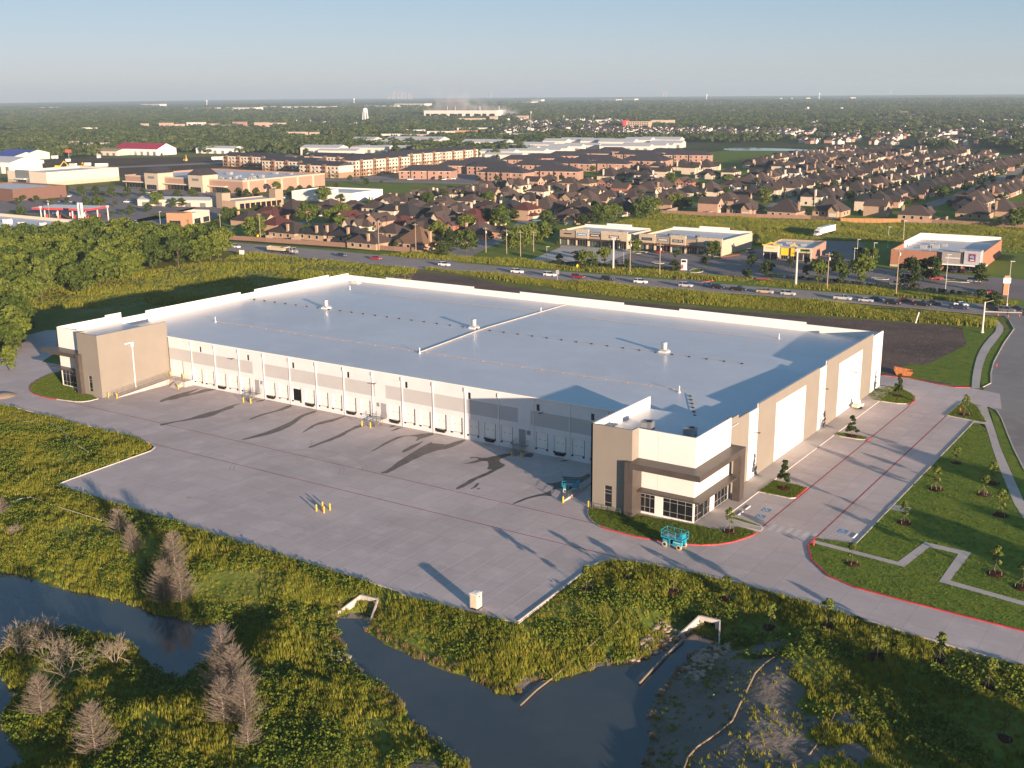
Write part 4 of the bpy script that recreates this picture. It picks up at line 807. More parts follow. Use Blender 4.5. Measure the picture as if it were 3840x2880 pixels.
def cypress(seed, H, R, nbr=150):
    rng = np.random.default_rng(seed); segs = []
    nbr = int(nbr*1.25)
    for i in range(nbr):
        f = (i+.5)/nbr; z = .25+f**.85*H*.9; L = R*1.15*(1-f*.8)*(.45+.85*rng.random()); a = i*2.4+rng.normal()*.3; up = .35+.75*f
        p = np.array([0, 0, z]); q = p+np.array([math.cos(a)*L, math.sin(a)*L, L*up]); m = p+(q-p)*.5+np.array([0, 0, -.12*L])
        segs += [(p, m, .028), (m, q, .018)]
        for j in range(9):
            t = .25+.75*rng.random(); c = (p+(m-p)*t*2 if t < .5 else m+(q-m)*(t*2-1)); dd = np.array([math.cos(a+rng.normal()*.8), math.sin(a+rng.normal()*.8), .5+.5*rng.random()])*L*(.22+.22*rng.random())
            segs.append((c, c+dd, .014))
    return strips('branches', segs, M['dead'])
CYP = [(cypress(1, 6.2, 1.9), 6.2), (cypress(2, 5.0, 1.7), 5.0), (cypress(3, 3.2, 1.4, 90), 3.2)]
def ctrunk(H): return MB().tube((0, 0, -.3), (0, 0, H*.5), .11, 6, 0, .07).tube((0, 0, H*.5), (.03, 0, H), .07, 5, 0, .02).mesh('trunk', M['dead'])
CT = [ctrunk(h) for _, h in CYP]
CYPP = [(K3, 600, 690, 0, .75, 'with a thick broken stem beside the court, left one'), (K3, 540, 600, 2, 1.2, 'low one behind the broken stem by the court'), (K3, 745, 920, 0, 1.05, 'left one at the inlet between the pond and the court'), (K3, 820, 915, 0, 1.0, 'right one at the inlet between the pond and the court'), (K3, 790, 760, 1, 1.15, 'farther one at the inlet between the pond and the court'),
 (K3, 1000, 1330, 0, 1.05, 'in the tall clump by the water, back left'), (K3, 1060, 1360, 0, 1.15, 'in the tall clump by the water, back right'), (K3, 1010, 1460, 1, 1.1, 'in the tall clump by the water, front left'), (K3, 1110, 1460, 0, .95, 'in the tall clump by the water, front right'), (K3, 1000, 1130, 2, 1.1, 'reddish one rising from the pond edge'),
 (K3, 1120, 1570, 2, .95, 'lowest one in front of the tall clump'), (K3, 430, 1600, 0, 1.0, 'standing alone at the bottom of the island'), (K3, 190, 1430, 1, 1.05, 'ragged one at the left of the island'), (K3, 8, 520, 2, .9, 'at the left edge of the picture')]
for K, px, py, k, s, w_ in CYPP:
    z = -1.
    for _ in range(4): x, y, _q = K(px, py, z); z = gz(x, y)
    t = thing('bare_cypress', 'leafless grey brown cypress '+w_, 'dead tree', (x, y, z), px % 6, 'leafless cypresses in the wetland'); t.scale = (s, s, s)
    link('branches', CYP[k][0], t); link('trunk', CT[k], t)
def dead_tree(seed, H):
    rng = np.random.default_rng(seed); big = []; segs = []
    def grow(p, d, L, r, lv):
        q = p+d*L; (big if r > .05 else segs).append((p, q, r))
        if lv == 0: return
        for i in range(3 if lv > 1 else 4):
            nd = d+rng.normal(size=3)*.55; nd[2] += .12; nd /= np.linalg.norm(nd); grow(p+(q-p)*(.55+.45*rng.random()), nd, L*(.62+.2*rng.random()), r*.62, lv-1)
    for i in range(5):
        a = i*1.26+rng.random(); d = np.array([math.cos(a)*.45, math.sin(a)*.45, 1.]); d /= np.linalg.norm(d); grow(np.array([0, 0, -.2]), d, H*.42, .11, 4)
    return strips('limbs', big, M['dead2']), strips('twigs', segs, M['dead2'])
DT = [dead_tree(11, 5.6), dead_tree(12, 4.0)]
for px, py, k, s, w_ in ((300, 1260, 0, 1.1, 'with wide pale limbs in the middle of the island'), (90, 1150, 1, 1.1, 'at the left of the large pale tree on the island'), (520, 1195, 1, .95, 'by the water at the right of the island'), (190, 1110, 1, 1.0, 'behind the large pale tree on the island'), (70, 610, 1, .5, 'stump-like, on the bank at the left edge')):
    z = -1.
    for _ in range(4): x, y, _q = K3(px, py, z); z = gz(x, y)
    t = thing('dead_tree', 'dead tree '+w_, 'dead tree', (x, y, z), px, 'dead pale trees on the island'); t.scale = (s, s, s); link('limbs', DT[k][0], t); link('twigs', DT[k][1], t)
# ---------------- grass of the meadow ----------------
def tuft_mesh(name, seed, nbl, h, r, mat, w_=.04):
    rng = np.random.default_rng(seed); a = rng.uniform(0, 6.28, nbl); rr = r*np.sqrt(rng.random(nbl)); base = np.stack([rr*np.cos(a), rr*np.sin(a), np.zeros(nbl)-.05], 1)
    lean = rng.normal(size=(nbl, 2))*.28; hh = h*(.6+.6*rng.random(nbl)); tip = base+np.stack([lean[:, 0]*hh, lean[:, 1]*hh, hh], 1)
    t = np.stack([np.cos(a*3), np.sin(a*3), np.zeros(nbl)], 1)*w_*(.7+.6*rng.random(nbl))[:, None]
    P = np.stack([base-t, base+t, tip], 1).reshape(-1, 3); me = bpy.data.meshes.new(name); me.vertices.add(3*nbl); me.vertices.foreach_set('co', P.astype('f').ravel())
    me.loops.add(3*nbl); me.loops.foreach_set('vertex_index', np.arange(3*nbl, dtype='i')); me.polygons.add(nbl); me.polygons.foreach_set('loop_start', np.arange(0, 3*nbl, 3, dtype='i')); me.materials.append(mat); me.update(calc_edges=True); return me
rng = np.random.default_rng(3)
def meadow_points(n, box, keep):
    x = rng.uniform(box[0], box[1], n); y = rng.uniform(box[2], box[3], n); m = keep(x, y); x, y = x[m], y[m]; return np.stack([x, y, hfun(x, y)], 1)
PADP = SOUTH+[(262, 0), (-70, 0)]
def off_rings(P):
    k = np.ones(len(P), bool)
    for a, b in SAPXY: k &= np.hypot(P[:, 0]-a, P[:, 1]-b) > 1.15
    return P[k]
def noise2(x, y, f): return np.sin(x*f+1.7*np.sin(y*f*.7))+np.sin(y*f*1.3+1.1*np.sin(x*f*.6+2))
def dry(x, y):
    return ~in_poly(x, y, PADP) & ~in_poly(x, y, W1) & ~in_poly(x, y, W2) & (dist_poly(x, y, PADP) > .5) & (np.minimum(dist_poly(x, y, W1), dist_poly(x, y, W2)) > .3)
bank_j = lambda x, y: in_poly(x+2.5*np.sin(x*.7+y*.3), y+2*np.sin(y*.9-x*.5), BANK)
BX = (-78, 222, -128, -33)
P = meadow_points(210000, BX, lambda x, y: dry(x, y) & ~bank_j(x, y) & (rng.random(len(x)) < .62+.25*noise2(x, y, .35)))
P = off_rings(P)
scatter('tall_grass', P, rng.uniform(.5, 1.25, len(P))*(1+.25*noise2(P[:, 0], P[:, 1], .22)), template('tuft', tuft_mesh('tuft', 1, 18, .62, .34, M['tuft'], .05)), tilt=.15)
P = meadow_points(66000, BX, lambda x, y: dry(x, y) & ~bank_j(x, y) & (noise2(x, y, .3) > .1))
P = off_rings(P)
scatter('green_weeds', P, rng.uniform(.6, 1.5, len(P)), template('weed', quads_mesh('weed', rng.normal(size=(22, 3))*np.array([.25, .25, .16])+np.array([0, 0, .22]), rng.normal(size=(22, 3))+np.array([0, 0, .8]), .12, M['tuft_g'])), tilt=.2, seed=4)
P = meadow_points(60000, BX, lambda x, y: dry(x, y) & (np.minimum(dist_poly(x, y, W1)+1.2, dist_poly(x, y, W2)) < 1.5) & (rng.random(len(x)) < .75))
scatter('reeds', P, rng.uniform(.7, 1.5, len(P)), template('reed', tuft_mesh('reed', 5, 14, .6, .25, M['straw'], .035)), tilt=.2, seed=6)
P = meadow_points(16000, (145, 222, -128, -40), lambda x, y: dry(x, y) & bank_j(x, y) & (rng.random(len(x)) < .4+.25*noise2(x, y, .5)))
scatter('sparse_weeds', P, rng.uniform(.4, 1.1, len(P)), template('weed2', tuft_mesh('weed2', 9, 14, .5, .22, M['tuft'], .05)), tilt=.2, seed=7)
def flat_points(n, poly, z):
    xs = [p[0] for p in poly]; ys = [p[1] for p in poly]; x = rng.uniform(min(xs), max(xs), n); y = rng.uniform(min(ys), max(ys), n); m = in_poly(x, y, poly); return np.stack([x[m], y[m], np.full(m.sum(), z)], 1)
t_short = template('short_tuft', tuft_mesh('short_tuft', 12, 12, .16, .2, M['tuft_g'], .035))
P = np.concatenate([flat_points(int(n), p, z) for n, p, z in ((9000, isl['a'], .12), (7000, isl['b'], .12), (1500, isl['c'], .12), (300, isl['d'], .12), (2200, isl['e'], .12), (1800, isl['g'], .12), (26000, LAWN, .07))])
PATHP = [(163.2, -13.2), (176.5, -14.6), (177.8, -5), (184.6, -5.3), (184.4, -17.2), (194.2, -18.7), (262, -29), (262, -30.2), (194.2, -20), (183.2, -18.4), (183.1, -6.9), (178.9, -6.6), (177.8, -16), (163.6, -14.4)]
P = P[~in_poly(P[:, 0], P[:, 1], PATHP)]
P = off_rings(P)
scatter('lawn_grass', P, rng.uniform(.6, 1.4, len(P)), t_short, tilt=.2, seed=8)
P = np.concatenate([flat_points(16000, [(-60, 172), (-20, 165), (40, 156), (120, 163), (152, 168), (150, 183), (70, 180), (-10, 173)], -.07), flat_points(9000, [(-150, 60), (-120, 30), (-60, 90), (-20, 110), (-60, 168), (-150, 168)], -.08), flat_points(5000, [(-100, 192), (-30, 196), (40, 201), (60, 206), (60, 215), (20, 214), (-20, 210), (-90, 206)], -.06), flat_points(3000, [(62, 203), (150, 206), (150, 214), (66, 214)], -.06)])
P = np.concatenate([P, flat_points(26000, [(-72, 298), (-30, 296), (30, 300), (34, 332), (62, 338), (150, 332), (150, 428), (108, 425), (69, 424), (48, 412), (10, 412), (-18, 405), (-70, 398)], -.08)*[1, 1, 1]])
scatter('roadside_grass', P, rng.uniform(.7, 1.5, len(P))*np.clip(1+.4*noise2(P[:, 0], P[:, 1], .15), .5, 1.8), template('road_tuft', tuft_mesh('road_tuft', 21, 14, .7, .55, M['tuft'], .07)), tilt=.2, seed=11)
# logs, planks, stones and culverts by the water
def culvert(label, o, du, wdt, L, box):
    """flared headwall: du points out of the pipe mouth, o is the mouth at water level"""
    t = thing('culvert', label, 'culvert', (o[0], o[1], WZ-.3), math.atan2(du[1], du[0]))
    hb = MB(); H = 2.1; wd = wdt/2; hole = (-.85, .85)
    hb.box(-.35, -.02, -wd, hole[0], 0, H).box(-.35, -.02, hole[1], wd, 0, H).box(-.35, -.02, hole[0], hole[1], 1.55, H); hb.build('headwall', M['walk'], t)
    for s in (-1, 1):
        a = (-.2, s*wd); b = (L, s*(wd+L*.38)); q = .22*s
        wb = MB().add([(a[0], a[1], 0), (b[0], b[1], 0), (b[0], b[1], .35), (a[0], a[1], H), (a[0], a[1]+q, 0), (b[0], b[1]+q, 0), (b[0], b[1]+q, .35), (a[0], a[1]+q, H)], [(0, 1, 2, 3), (7, 6, 5, 4), (3, 2, 6, 7), (1, 5, 6, 2), (0, 3, 7, 4)]); wb.build('wing_wall', M['walk'], t)
    MB().add([(0, -wd, .12), (L, -wd-L*.38, .05), (L, wd+L*.38, .05), (0, wd, .12)], [(0, 1, 2, 3)]).build('apron', M['street'], t)
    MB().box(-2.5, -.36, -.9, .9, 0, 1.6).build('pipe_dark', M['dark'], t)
culvert('concrete culvert with flared walls below the parked cabin toilet', (118.7, -64.2), (.1, -1), 2.6, 4.6, 1); culvert('concrete culvert with flared walls at the head of the stony inlet', (160.6, -44.6), (.06, -1), 2.6, 4.2, 0)
rk = [MB().lathe([(.2, 0), (.33, .12), (.26, .3), (.08, .36)], 6).mesh('rock', plain('tan_stone', (.33, .25, .2), .9, var=.3, scale=3))]
P = []
for _ in range(900):
    x, y = rnd.uniform(155, 166), rnd.uniform(-58, -45)
    if (155 < x < 158.6 or 162.2 < x < 165.5) and not in_poly(np.array([x]), np.array([y]), W2)[0] and y < -47: P.append((x, y, gz(x, y)-.05))
for x, y, z in P[:260]:
    o = link('rock', rk[0], None, (x, y, z), rnd.uniform(0, 6)); s = rnd.uniform(.4, 1.3); o.scale = (s, s*rnd.uniform(.7, 1.4), s*.8); tag(o, 'tan stone in the rubble beside the eastern culvert', 'stone', 'stones beside the eastern culvert')
def lying(name, label, pts, r, m, z_off=.1):
    q = [(x, y, max(gz(x, y), WZ)+z_off) for x, y in pts]; b = MB().poly(q, r, 6); tag(b.build(name, m), label, 'log' if name == 'log' else 'pipe')
M['tan_log'] = plain('straw_wattle', (.26, .20, .13), .9, var=.2, scale=2)
def K4z(x, y): return K4(x, y, -1.2)[:2]
def K5z(x, y): return K5(x, y, -1.2)[:2]
lying('log', 'long straw sediment roll lying down the bank to the main pond', [K4z(1310, 1250), K4z(1400, 1165), K4z(1500, 1090), K4z(1600, 1022)], .11, M['tan_log'], .25); lying('log', 'straw sediment roll lying higher up the grassy bank', [K4z(1660, 985), K4z(1770, 910), K4z(1870, 830)], .12, M['tan_log'], .35)
lying('log', 'straw sediment roll beside the stony inlet', [K5z(0, 1125), K5z(60, 1060), K5z(150, 965), K5z(255, 872)], .13, M['tan_log'], .3)
lying('log', 'straw sediment roll running up the bare bank toward the saplings', [K5z(610, 1270), K5z(660, 1170), K5z(720, 1095), K5z(785, 1040)], .1, M['tan_log'], .25); lying('log', 'curved straw sediment roll at the bottom of the bare bank', [K5z(255, 1659), K5z(275, 1590), K5z(330, 1545), K5z(440, 1490), K5z(530, 1420), K5z(580, 1340)], .1, M['tan_log'], .25)
lying('log', 'straw sediment roll among the weeds of the bare bank', [K5z(970, 1640), K5z(1060, 1520), K5z(1130, 1390), K5z(1200, 1290)], .08, M['tan_log'], .25)
M['pale_pipe'] = plain('pale_silt_fence', (.5, .47, .4), .8)
lying('pipe', 'thin white line of silt pipe in the left meadow', [K3(60, 75)[:2], K3(100, 108)[:2], K3(180, 103)[:2], K3(250, 120)[:2], K3(295, 160)[:2], K3(330, 200)[:2], K3(400, 240)[:2]], .05, M['pale_pipe'], .5); lying('pipe', 'thin white line running to the west corner of the court', [K3(70, 460)[:2], K3(140, 437)[:2], K3(260, 490)[:2], K3(360, 525)[:2], K3(460, 550)[:2]], .05, M['pale_pipe'], .5)
t = thing('broken_slab', 'pale broken concrete pieces tipped at the water edge', 'rubble', (*K4(285, 1010, -2)[:2], WZ+.25))
for i, (x, y, a, s) in enumerate(((0, 0, .3, 1.1), (-1.2, -.3, 1.2, .8), (.5, -1, 2, .6))): o = MB().box(-.9*s, .9*s, -.5*s, .5*s, 0, .18).build('slab_piece', M['walk'], t, (x, y, .1*i)); o.rotation_euler = (.25-.2*i, .2, a)
t = thing('mud_pile', 'bare heap of tan sand at the left edge of the meadow', 'sand heap', (*KL(30, 1560)[:2], -.1))
hp = MB().lathe([(3.2, 0), (2.4, .35), (1.4, .6), (.4, .75)], 14).build('heap', plain('tan_sand', (.36, .27, .19), .95, var=.25), t)
# ---------------- vehicles ----------------
M['car'] = tinted('car_paint', .28, .5, .03, 2); M['tyre'] = plain('tyre', (.018, .018, .018), .8, .2, var=0); M['chrome'] = plain('wheel_metal', (.4, .4, .4), .35, .5, .7, var=0)
M['lampw'] = plain('headlamp_glass', (.75, .75, .72), .15, .5, var=0); M['lampr'] = plain('tail_lamp', (.35, .02, .02), .25, .5, var=0)
def car_parts(kind):
    L, W, belt, roof = {'sedan': (4.7, 1.82, .93, 1.45), 'suv': (4.8, 1.95, 1.08, 1.78), 'pickup': (5.8, 2.0, 1.12, 1.88)}[kind]
    w = W/2; h = L/2
    hood = belt-.06; rear = {'sedan': belt+.02, 'suv': belt, 'pickup': belt}[kind]
    st = [(-h, belt-.22), (-h+.12, rear), (-h*.4, belt), (h*.32, belt), (h-.55, hood-.06), (h-.1, hood-.18), (h, hood-.38)]
    b = MB(); rows = []
    for i, (x, z) in enumerate(st):
        k = .9 if i in (0, len(st)-1) else (.97 if i in (1, len(st)-2) else 1.)
        o = len(b.v); b.v += [(x, -w*k*.94, .26), (x, -w*k, .55), (x, -w*k*.96, z-.06), (x, -w*k*.84, z), (x, w*k*.84, z), (x, w*k*.96, z-.06), (x, w*k, .55), (x, w*k*.94, .26)]; rows.append(o)
    for a, c in zip(rows[:-1], rows[1:]):
        for k in range(8): j = (k+1) % 8; b.f.append((a+k, a+j, c+j, c+k)[::-1]); b.m.append(0)
    b.f += [tuple(range(rows[0], rows[0]+8)), tuple(range(rows[-1], rows[-1]+8))[::-1]]; b.m += [0, 0]
    xa, xb, xc, xd = {'sedan': (-h*.78, h*.42, -h*.42, h*.1), 'suv': (-h*.97, h*.42, -h*.86, h*.12), 'pickup': (-h*.08, h*.5, h*.0, h*.27)}[kind]
    g = MB().add([(xa, -w*.86, belt-.02), (xb, -w*.86, belt-.04), (xb, w*.86, belt-.04), (xa, w*.86, belt-.02), (xc, -w*.7, roof-.05), (xd, -w*.7, roof-.05), (xd, w*.7, roof-.05), (xc, w*.7, roof-.05)], [(0, 1, 5, 4), (1, 2, 6, 5), (2, 3, 7, 6), (3, 0, 4, 7), (4, 5, 6, 7)])
    r = MB().add([(xc-.05, -w*.72, roof-.055), (xd+.05, -w*.72, roof-.055), (xd+.05, w*.72, roof-.055), (xc-.05, w*.72, roof-.055), (xc+.08, -w*.6, roof), (xd-.08, -w*.6, roof), (xd-.08, w*.6, roof), (xc+.08, w*.6, roof)], [(0, 1, 5, 4), (1, 2, 6, 5), (2, 3, 7, 6), (3, 0, 4, 7), (4, 5, 6, 7), (3, 2, 1, 0)])
    xm = (xa*.55+xb*.45); xt = (xc*.55+xd*.45)
    for s in (-1, 1):   # door pillars
        r.add([(xm-.06, s*w*.865, belt-.02), (xm+.06, s*w*.865, belt-.02), (xt+.05, s*w*.71, roof-.05), (xt-.05, s*w*.71, roof-.05)], [(0, 1, 2, 3)])
    wh_ = MB(); R = .34 if kind == 'sedan' else .38
    wh_.lathe([(R*.9, -.11), (R, -.08), (R, .08), (R*.9, .11)], 12).lathe([(R*.55, -.12), (R*.6, -.115), (R*.6, .115), (R*.55, .12)], 10, m=1).xf(Matrix.Rotation(PI/2, 4, 'X'))
    out = dict(body=b.mesh('body', M['car']), window_glass=g.mesh('window_glass', M['glass']), roof=r.mesh('roof', M['car']), wheel=wh_.mesh('wheel', [M['tyre'], M['chrome']]),
               headlight=MB().box(h-.16, h-.005, -.2, .2, hood-.42, hood-.26).mesh('headlight', M['lampw']), tail_light=MB().box(-h-.01, -h+.1, -.14, .14, belt-.36, belt-.14).mesh('tail_light', M['lampr']))
    if kind == 'pickup': out['load_bed'] = MB().box(-h+.18, -h*.1, -w*.78, w*.78, belt-.02, belt+.012).mesh('load_bed', M['rubber'])
    return out, (L, W, R)
CARS = {k: car_parts(k) for k in ('sedan', 'suv', 'pickup')}
COLR = {'white': (.75, .75, .74), 'silver': (.42, .43, .44), 'black': (.015, .016, .018), 'dark red': (.20, .015, .02), 'red': (.42, .02, .03), 'dark blue': (.025, .04, .085), 'tan': (.42, .34, .25), 'pale blue': (.33, .42, .48), 'grey': (.13, .135, .14), 'teal': (.04, .17, .19)}
def car(kind, col, loc, rz, label, group=None):
    P, (L, W, R) = CARS[kind]; t = thing({'sedan': 'car', 'suv': 'suv', 'pickup': 'pickup_truck'}[kind], label, {'sedan': 'car', 'suv': 'SUV', 'pickup': 'pickup truck'}[kind], loc, rz, group)
    for k in ('body', 'roof'): link(k, P[k], t, color=COLR[col])
    link('window_glass', P['window_glass'], t)
    if 'load_bed' in P: link('load_bed', P['load_bed'], t)
    for x in (-L*.3, L*.31):
        for s in (-1, 1): link('wheel', P['wheel'], t, (x, s*(W/2-.1), R))
    for s in (-1, 1): link('headlight', P['headlight'], t, (0, s*W*.33, 0)); link('tail_light', P['tail_light'], t, (0, s*W*.38, 0))
    return t
# the highway
HS = [(-420, 156), (-330, 160), (-260, 164), (-174, 169.1), (-110, 170.8), (-60, 171.2), (-11, 175.6), (27, 177), (76, 183.6), (110, 186), (145, 187), (300, 190)]
HN = [(300, 208), (138, 204), (92, 201), (66, 198.5), (9, 195), (-20, 192.5), (-65, 191.5), (-129, 192.5), (-168.7, 190.6), (-200, 189), (-232.6, 184.8), (-271, 176), (-330, 172), (-420, 170)]
slab('highway', HS+HN, -.4, -.03, M['road'])
def lane(f): return [(a[0], a[1]+(b[1]-a[1])*f) for a, b in ((p, min(HN, key=lambda q: abs(q[0]-p[0]))) for p in HS[1:-1])]
b = MB()
for f in (.44, .56): b.ribbon(smooth(lane(f), 2), .18, -.022)
tag(b.build('yellow_line', plain('worn_yellow_line', (.42, .30, .06), .7)), kind='structure')
b = MB()
for f in (.24, .77):
    q = smooth(lane(f), 3)
    for i in range(0, len(q)-1, 2): b.ribbon(q[i:i+2], .15, -.022)
tag(b.build('lane_line', M['stripe']), kind='structure')
HWY = [(KB, 980, 1310, 'suv', 'white', -.03, 'just right of the white sign on the verge'), (K8, 220, 30, 'sedan', 'dark blue', .0, 'ahead of the dump truck'), (K8, 580, 62, 'sedan', 'red', .02, 'beyond the roof corner'), (K8, 1288, 130, 'suv', 'white', .05, 'above the wet patch of bare soil'), (K8, 2045, 203, 'suv', 'white', .08, 'left one of the pair of white ones'),
 (KG, 160, 657, 'suv', 'white', .08, 'right one of the pair of white ones'), (KG, 430, 678, 'suv', 'dark red', .08, 'between a white and a black one'), (KG, 715, 697, 'suv', 'black', .08, 'behind the white one below the strip mall'), (KG, 1035, 725, 'suv', 'white', .08, 'below the taller shop row'), (KG, 1470, 760, 'suv', 'silver', .1, 'before the mouth of the mall drive'),
 (KG, 1690, 752, 'sedan', 'pale blue', .1, 'in the far lane by the mall drive'), (KG, 1782, 778, 'suv', 'black', .1, 'overlapping the pale blue car'), (KG, 1975, 797, 'pickup', 'black', .1, 'behind the black SUV'), (KH, 147, 636, 'pickup', 'tan', .1, 'below the yellow roofed restaurant'), (KH, 330, 652, 'suv', 'silver', .1, 'beside the white pole'),
 (KH, 765, 688, 'pickup', 'silver', .1, 'leading a line of waiting cars'), (KH, 950, 704, 'sedan', 'silver', .1, 'second of the waiting cars'), (KH, 1030, 694, 'sedan', 'dark blue', .1, 'in the far lane beside the silver car'), (KH, 1165, 724, 'suv', 'black', .08, 'third in the near waiting lane'), (KH, 1268, 706, 'sedan', 'dark red', .08, 'in the far waiting lane'),
 (KH, 1395, 736, 'pickup', 'black', .06, 'in the near waiting lane'), (KH, 1490, 726, 'sedan', 'black', .06, 'in the far waiting lane behind the red one'), (KH, 1690, 762, 'pickup', 'dark blue', .04, 'near the junction'), (KH, 1715, 738, 'sedan', 'white', .04, 'beside the blue pickup near the junction'), (KH, 1960, 772, 'suv', 'black', .02, 'behind the signal pole'), (KH, 2075, 785, 'suv', 'grey', .0, 'in the junction near the cones'), (KH, 2160, 772, 'sedan', 'black', .0, 'at the right edge of the junction')]
for K, px, py, kind, col, rz, w_ in HWY:
    x, y, _ = K(px, py); car(kind, col, (x, y, -.03), rz, f'{col} {dict(sedan="car", suv="SUV", pickup="pickup")[kind]} on the highway, {w_}', 'traffic on the highway')
PARK = [(KG, 420, 445, 'sedan', 'black', 0.3, 'in the pale lot before the left shop row'), (KG, 1220, 432, 'suv', 'dark red', 1.57, 'before the middle shop of the right row'), (KG, 2095, 428, 'suv', 'silver', 1.2, 'at the side of the right shop row'), (KH, 1512, 525, 'sedan', 'red', .3, 'under the two market trees'), (KH, 1815, 548, 'suv', 'silver', .2, 'by the planter of the market lot'),
 (KH, 1950, 640, 'sedan', 'dark red', .4, 'at the road end of the market lot'), (KH, 1195, 572, 'sedan', 'grey', .2, 'behind the hedge by the utility pole'), (KH, 1352, 585, 'sedan', 'black', 1.4, 'at the hedge below the large round tree'), (KH, 1660, 470, 'sedan', 'dark blue', 1.5, 'left of two at the market door'), (KH, 1735, 472, 'sedan', 'black', 1.5, 'right of two at the market door'), (KD, 735, 1140, 'sedan', 'teal', .5, 'in the shade at the end of the residential street'), (KD, 955, 1092, 'suv', 'grey', .3, 'behind the teal car on the residential street'),
 (KC, 40, 1080, 'sedan', 'white', .2, 'on the street behind the brick fence houses'), (KE, 2100, 805, 'pickup', 'white', 2.9, 'in the drive of a house beyond the meadow'), (KF, 25, 605, 'pickup', 'silver', 3.0, 'on the curved street beyond the meadow'), (KF, 1750, 618, 'sedan', 'white', 1.2, 'on the wide street at the right'), (KF, 1545, 650, 'suv', 'dark blue', 1.6, 'low on the wide street at the right'), (KB, 895, 1075, 'suv', 'white', .2, 'under the carport behind the fence'), (KE, 990, 645, 'sedan', 'pale blue', 0, 'on the green among the houses'), (KD, 570, 750, 'suv', 'white', .3, 'among the houses below the brick terraces')]
for K, px, py, kind, col, rz, w_ in PARK:
    x, y, _ = K(px, py); car(kind, col, (x, y, .0), rz, f'{col} {dict(sedan="car", suv="SUV", pickup="pickup")[kind]} parked {w_}', 'parked cars')
rq = random.Random(5)
LOT = [(KA, 740, 870, 'pickup', 'white', 'beside the fuel canopy'), (KA, 230, 985, 'sedan', 'black', 'at the left below the grass'), (KA, 745, 820, 'sedan', 'grey', 'behind the fuel canopy'), (KA, 1760, 1000, 'suv', 'white', 'by the tan shop'), (KA, 1000, 990, 'sedan', 'white', 'at the price pylon'), (KA, 330, 520, 'sedan', 'dark red', 'before the large pale store'), (KA, 455, 512, 'sedan', 'dark blue', 'right before the large pale store'), (KA, 100, 515, 'suv', 'red', 'at the left of the pale store'),
 (KA, 560, 625, 'sedan', 'black', 'in the middle lot, left'), (KA, 755, 655, 'suv', 'black', 'in the middle lot, centre'), (KA, 905, 650, 'suv', 'white', 'the tall one of the middle lot'), (KA, 1065, 618, 'sedan', 'white', 'in the upper row of the lot'), (KA, 1230, 630, 'sedan', 'dark blue', 'near the red car'), (KA, 1320, 620, 'sedan', 'red', 'in the upper lot'), (KA, 930, 725, 'sedan', 'pale blue', 'between the lot trees'), (KA, 1660, 725, 'pickup', 'white', 'right of the fuel canopy'), (KA, 1910, 605, 'sedan', 'silver', 'before the brick store, left'), (KA, 2010, 590, 'suv', 'grey', 'before the brick store door'), (KA, 790, 715, 'sedan', 'grey', 'by the dark lot tree'), (KB, 600, 590, 'sedan', 'black', 'in front of the brick store'), (KB, 1615, 670, 'suv', 'white', 'by the car wash exit'), (KB, 2130, 905, 'sedan', 'silver', 'on the street behind the tan shop'), (KC, 1610, 605, 'suv', 'white', 'by the terraces, left'), (KC, 1725, 595, 'sedan', 'silver', 'by the terraces, right'), (KC, 1170, 605, 'sedan', 'white', 'at the apartments')]
for K, px, py, kind, col, w_ in LOT:
    x, y, _ = K(px, py); car(kind, col, (x, y, .0), rq.uniform(0, 6), f'{col} {dict(sedan="car", suv="SUV", pickup="pickup")[kind]} {w_}', 'cars in the retail lots')
def wheel_row(t, xs, R=.5, w=1.2):
    m_ = MB().lathe([(R*.9, -.28), (R, -.2), (R, .2), (R*.9, .28)], 12).lathe([(R*.5, -.29), (R*.55, -.285), (R*.55, .285), (R*.5, .29)], 8, m=1).xf(Matrix.Rotation(PI/2, 4, 'X')).mesh('wheel', [M['tyre'], M['chrome']])
    for x in xs:
        for s in (-1, 1): link('wheel', m_, t, (x, s*w*.85, R))
def truck_cab(t, x0, m, sleeper=False):
    b = MB().box(x0, x0+1.9, -1.2, 1.2, .9, 2.9).add([(x0+1.9, -1.0, .8), (x0+3.5, -.85, .8), (x0+3.5, .85, .8), (x0+1.9, 1.0, .8), (x0+1.9, -.95, 2.0), (x0+3.5, -.75, 1.75), (x0+3.5, .75, 1.75), (x0+1.9, .95, 2.0)], [(0, 1, 5, 4), (1, 2, 6, 5), (2, 3, 7, 6), (4, 5, 6, 7), (3, 2, 1, 0)])
    if sleeper: b.box(x0-1.4, x0-.01, -1.2, 1.2, .9, 3.6).add([(x0, -1.15, 2.92), (x0+1.5, -1.1, 2.92), (x0, -1.15, 3.6), (x0, 1.15, 2.92), (x0+1.5, 1.1, 2.92), (x0, 1.15, 3.6)], [(0, 1, 2), (3, 5, 4), (1, 4, 5, 2)])
    b.build('cab', m, t)
    MB().box(x0+1.9, x0+1.94, -1.0, 1.0, 2.02, 2.75).build('windscreen', M['glass'], t); MB().box(x0+.8, x0+1.7, -1.22, -1.2, 1.9, 2.7).box(x0+.8, x0+1.7, 1.2, 1.22, 1.9, 2.7).build('side_window', M['glass'], t)
    MB().box(x0+3.5, x0+3.62, -1.1, 1.1, .5, .95).build('bumper', M['chrome'], t); MB().box(-.4+x0-6 if not sleeper else x0-3.6, x0+3.4, -.45, .45, .55, .85).build('chassis', M['rubber'], t)
p0, p1 = KB(1400, 1365), KB(1795, 1370)
t = thing('dump_truck', 'silver cabbed truck pulling a tan open dump trailer on the highway', 'truck', (p0[0], p0[1]+.5, -.03), .02)
truck_cab(t, 13.2, M['alu'])
M['tanb'] = plain('tan_truck_body', (.55, .46, .33), .5, var=.12)
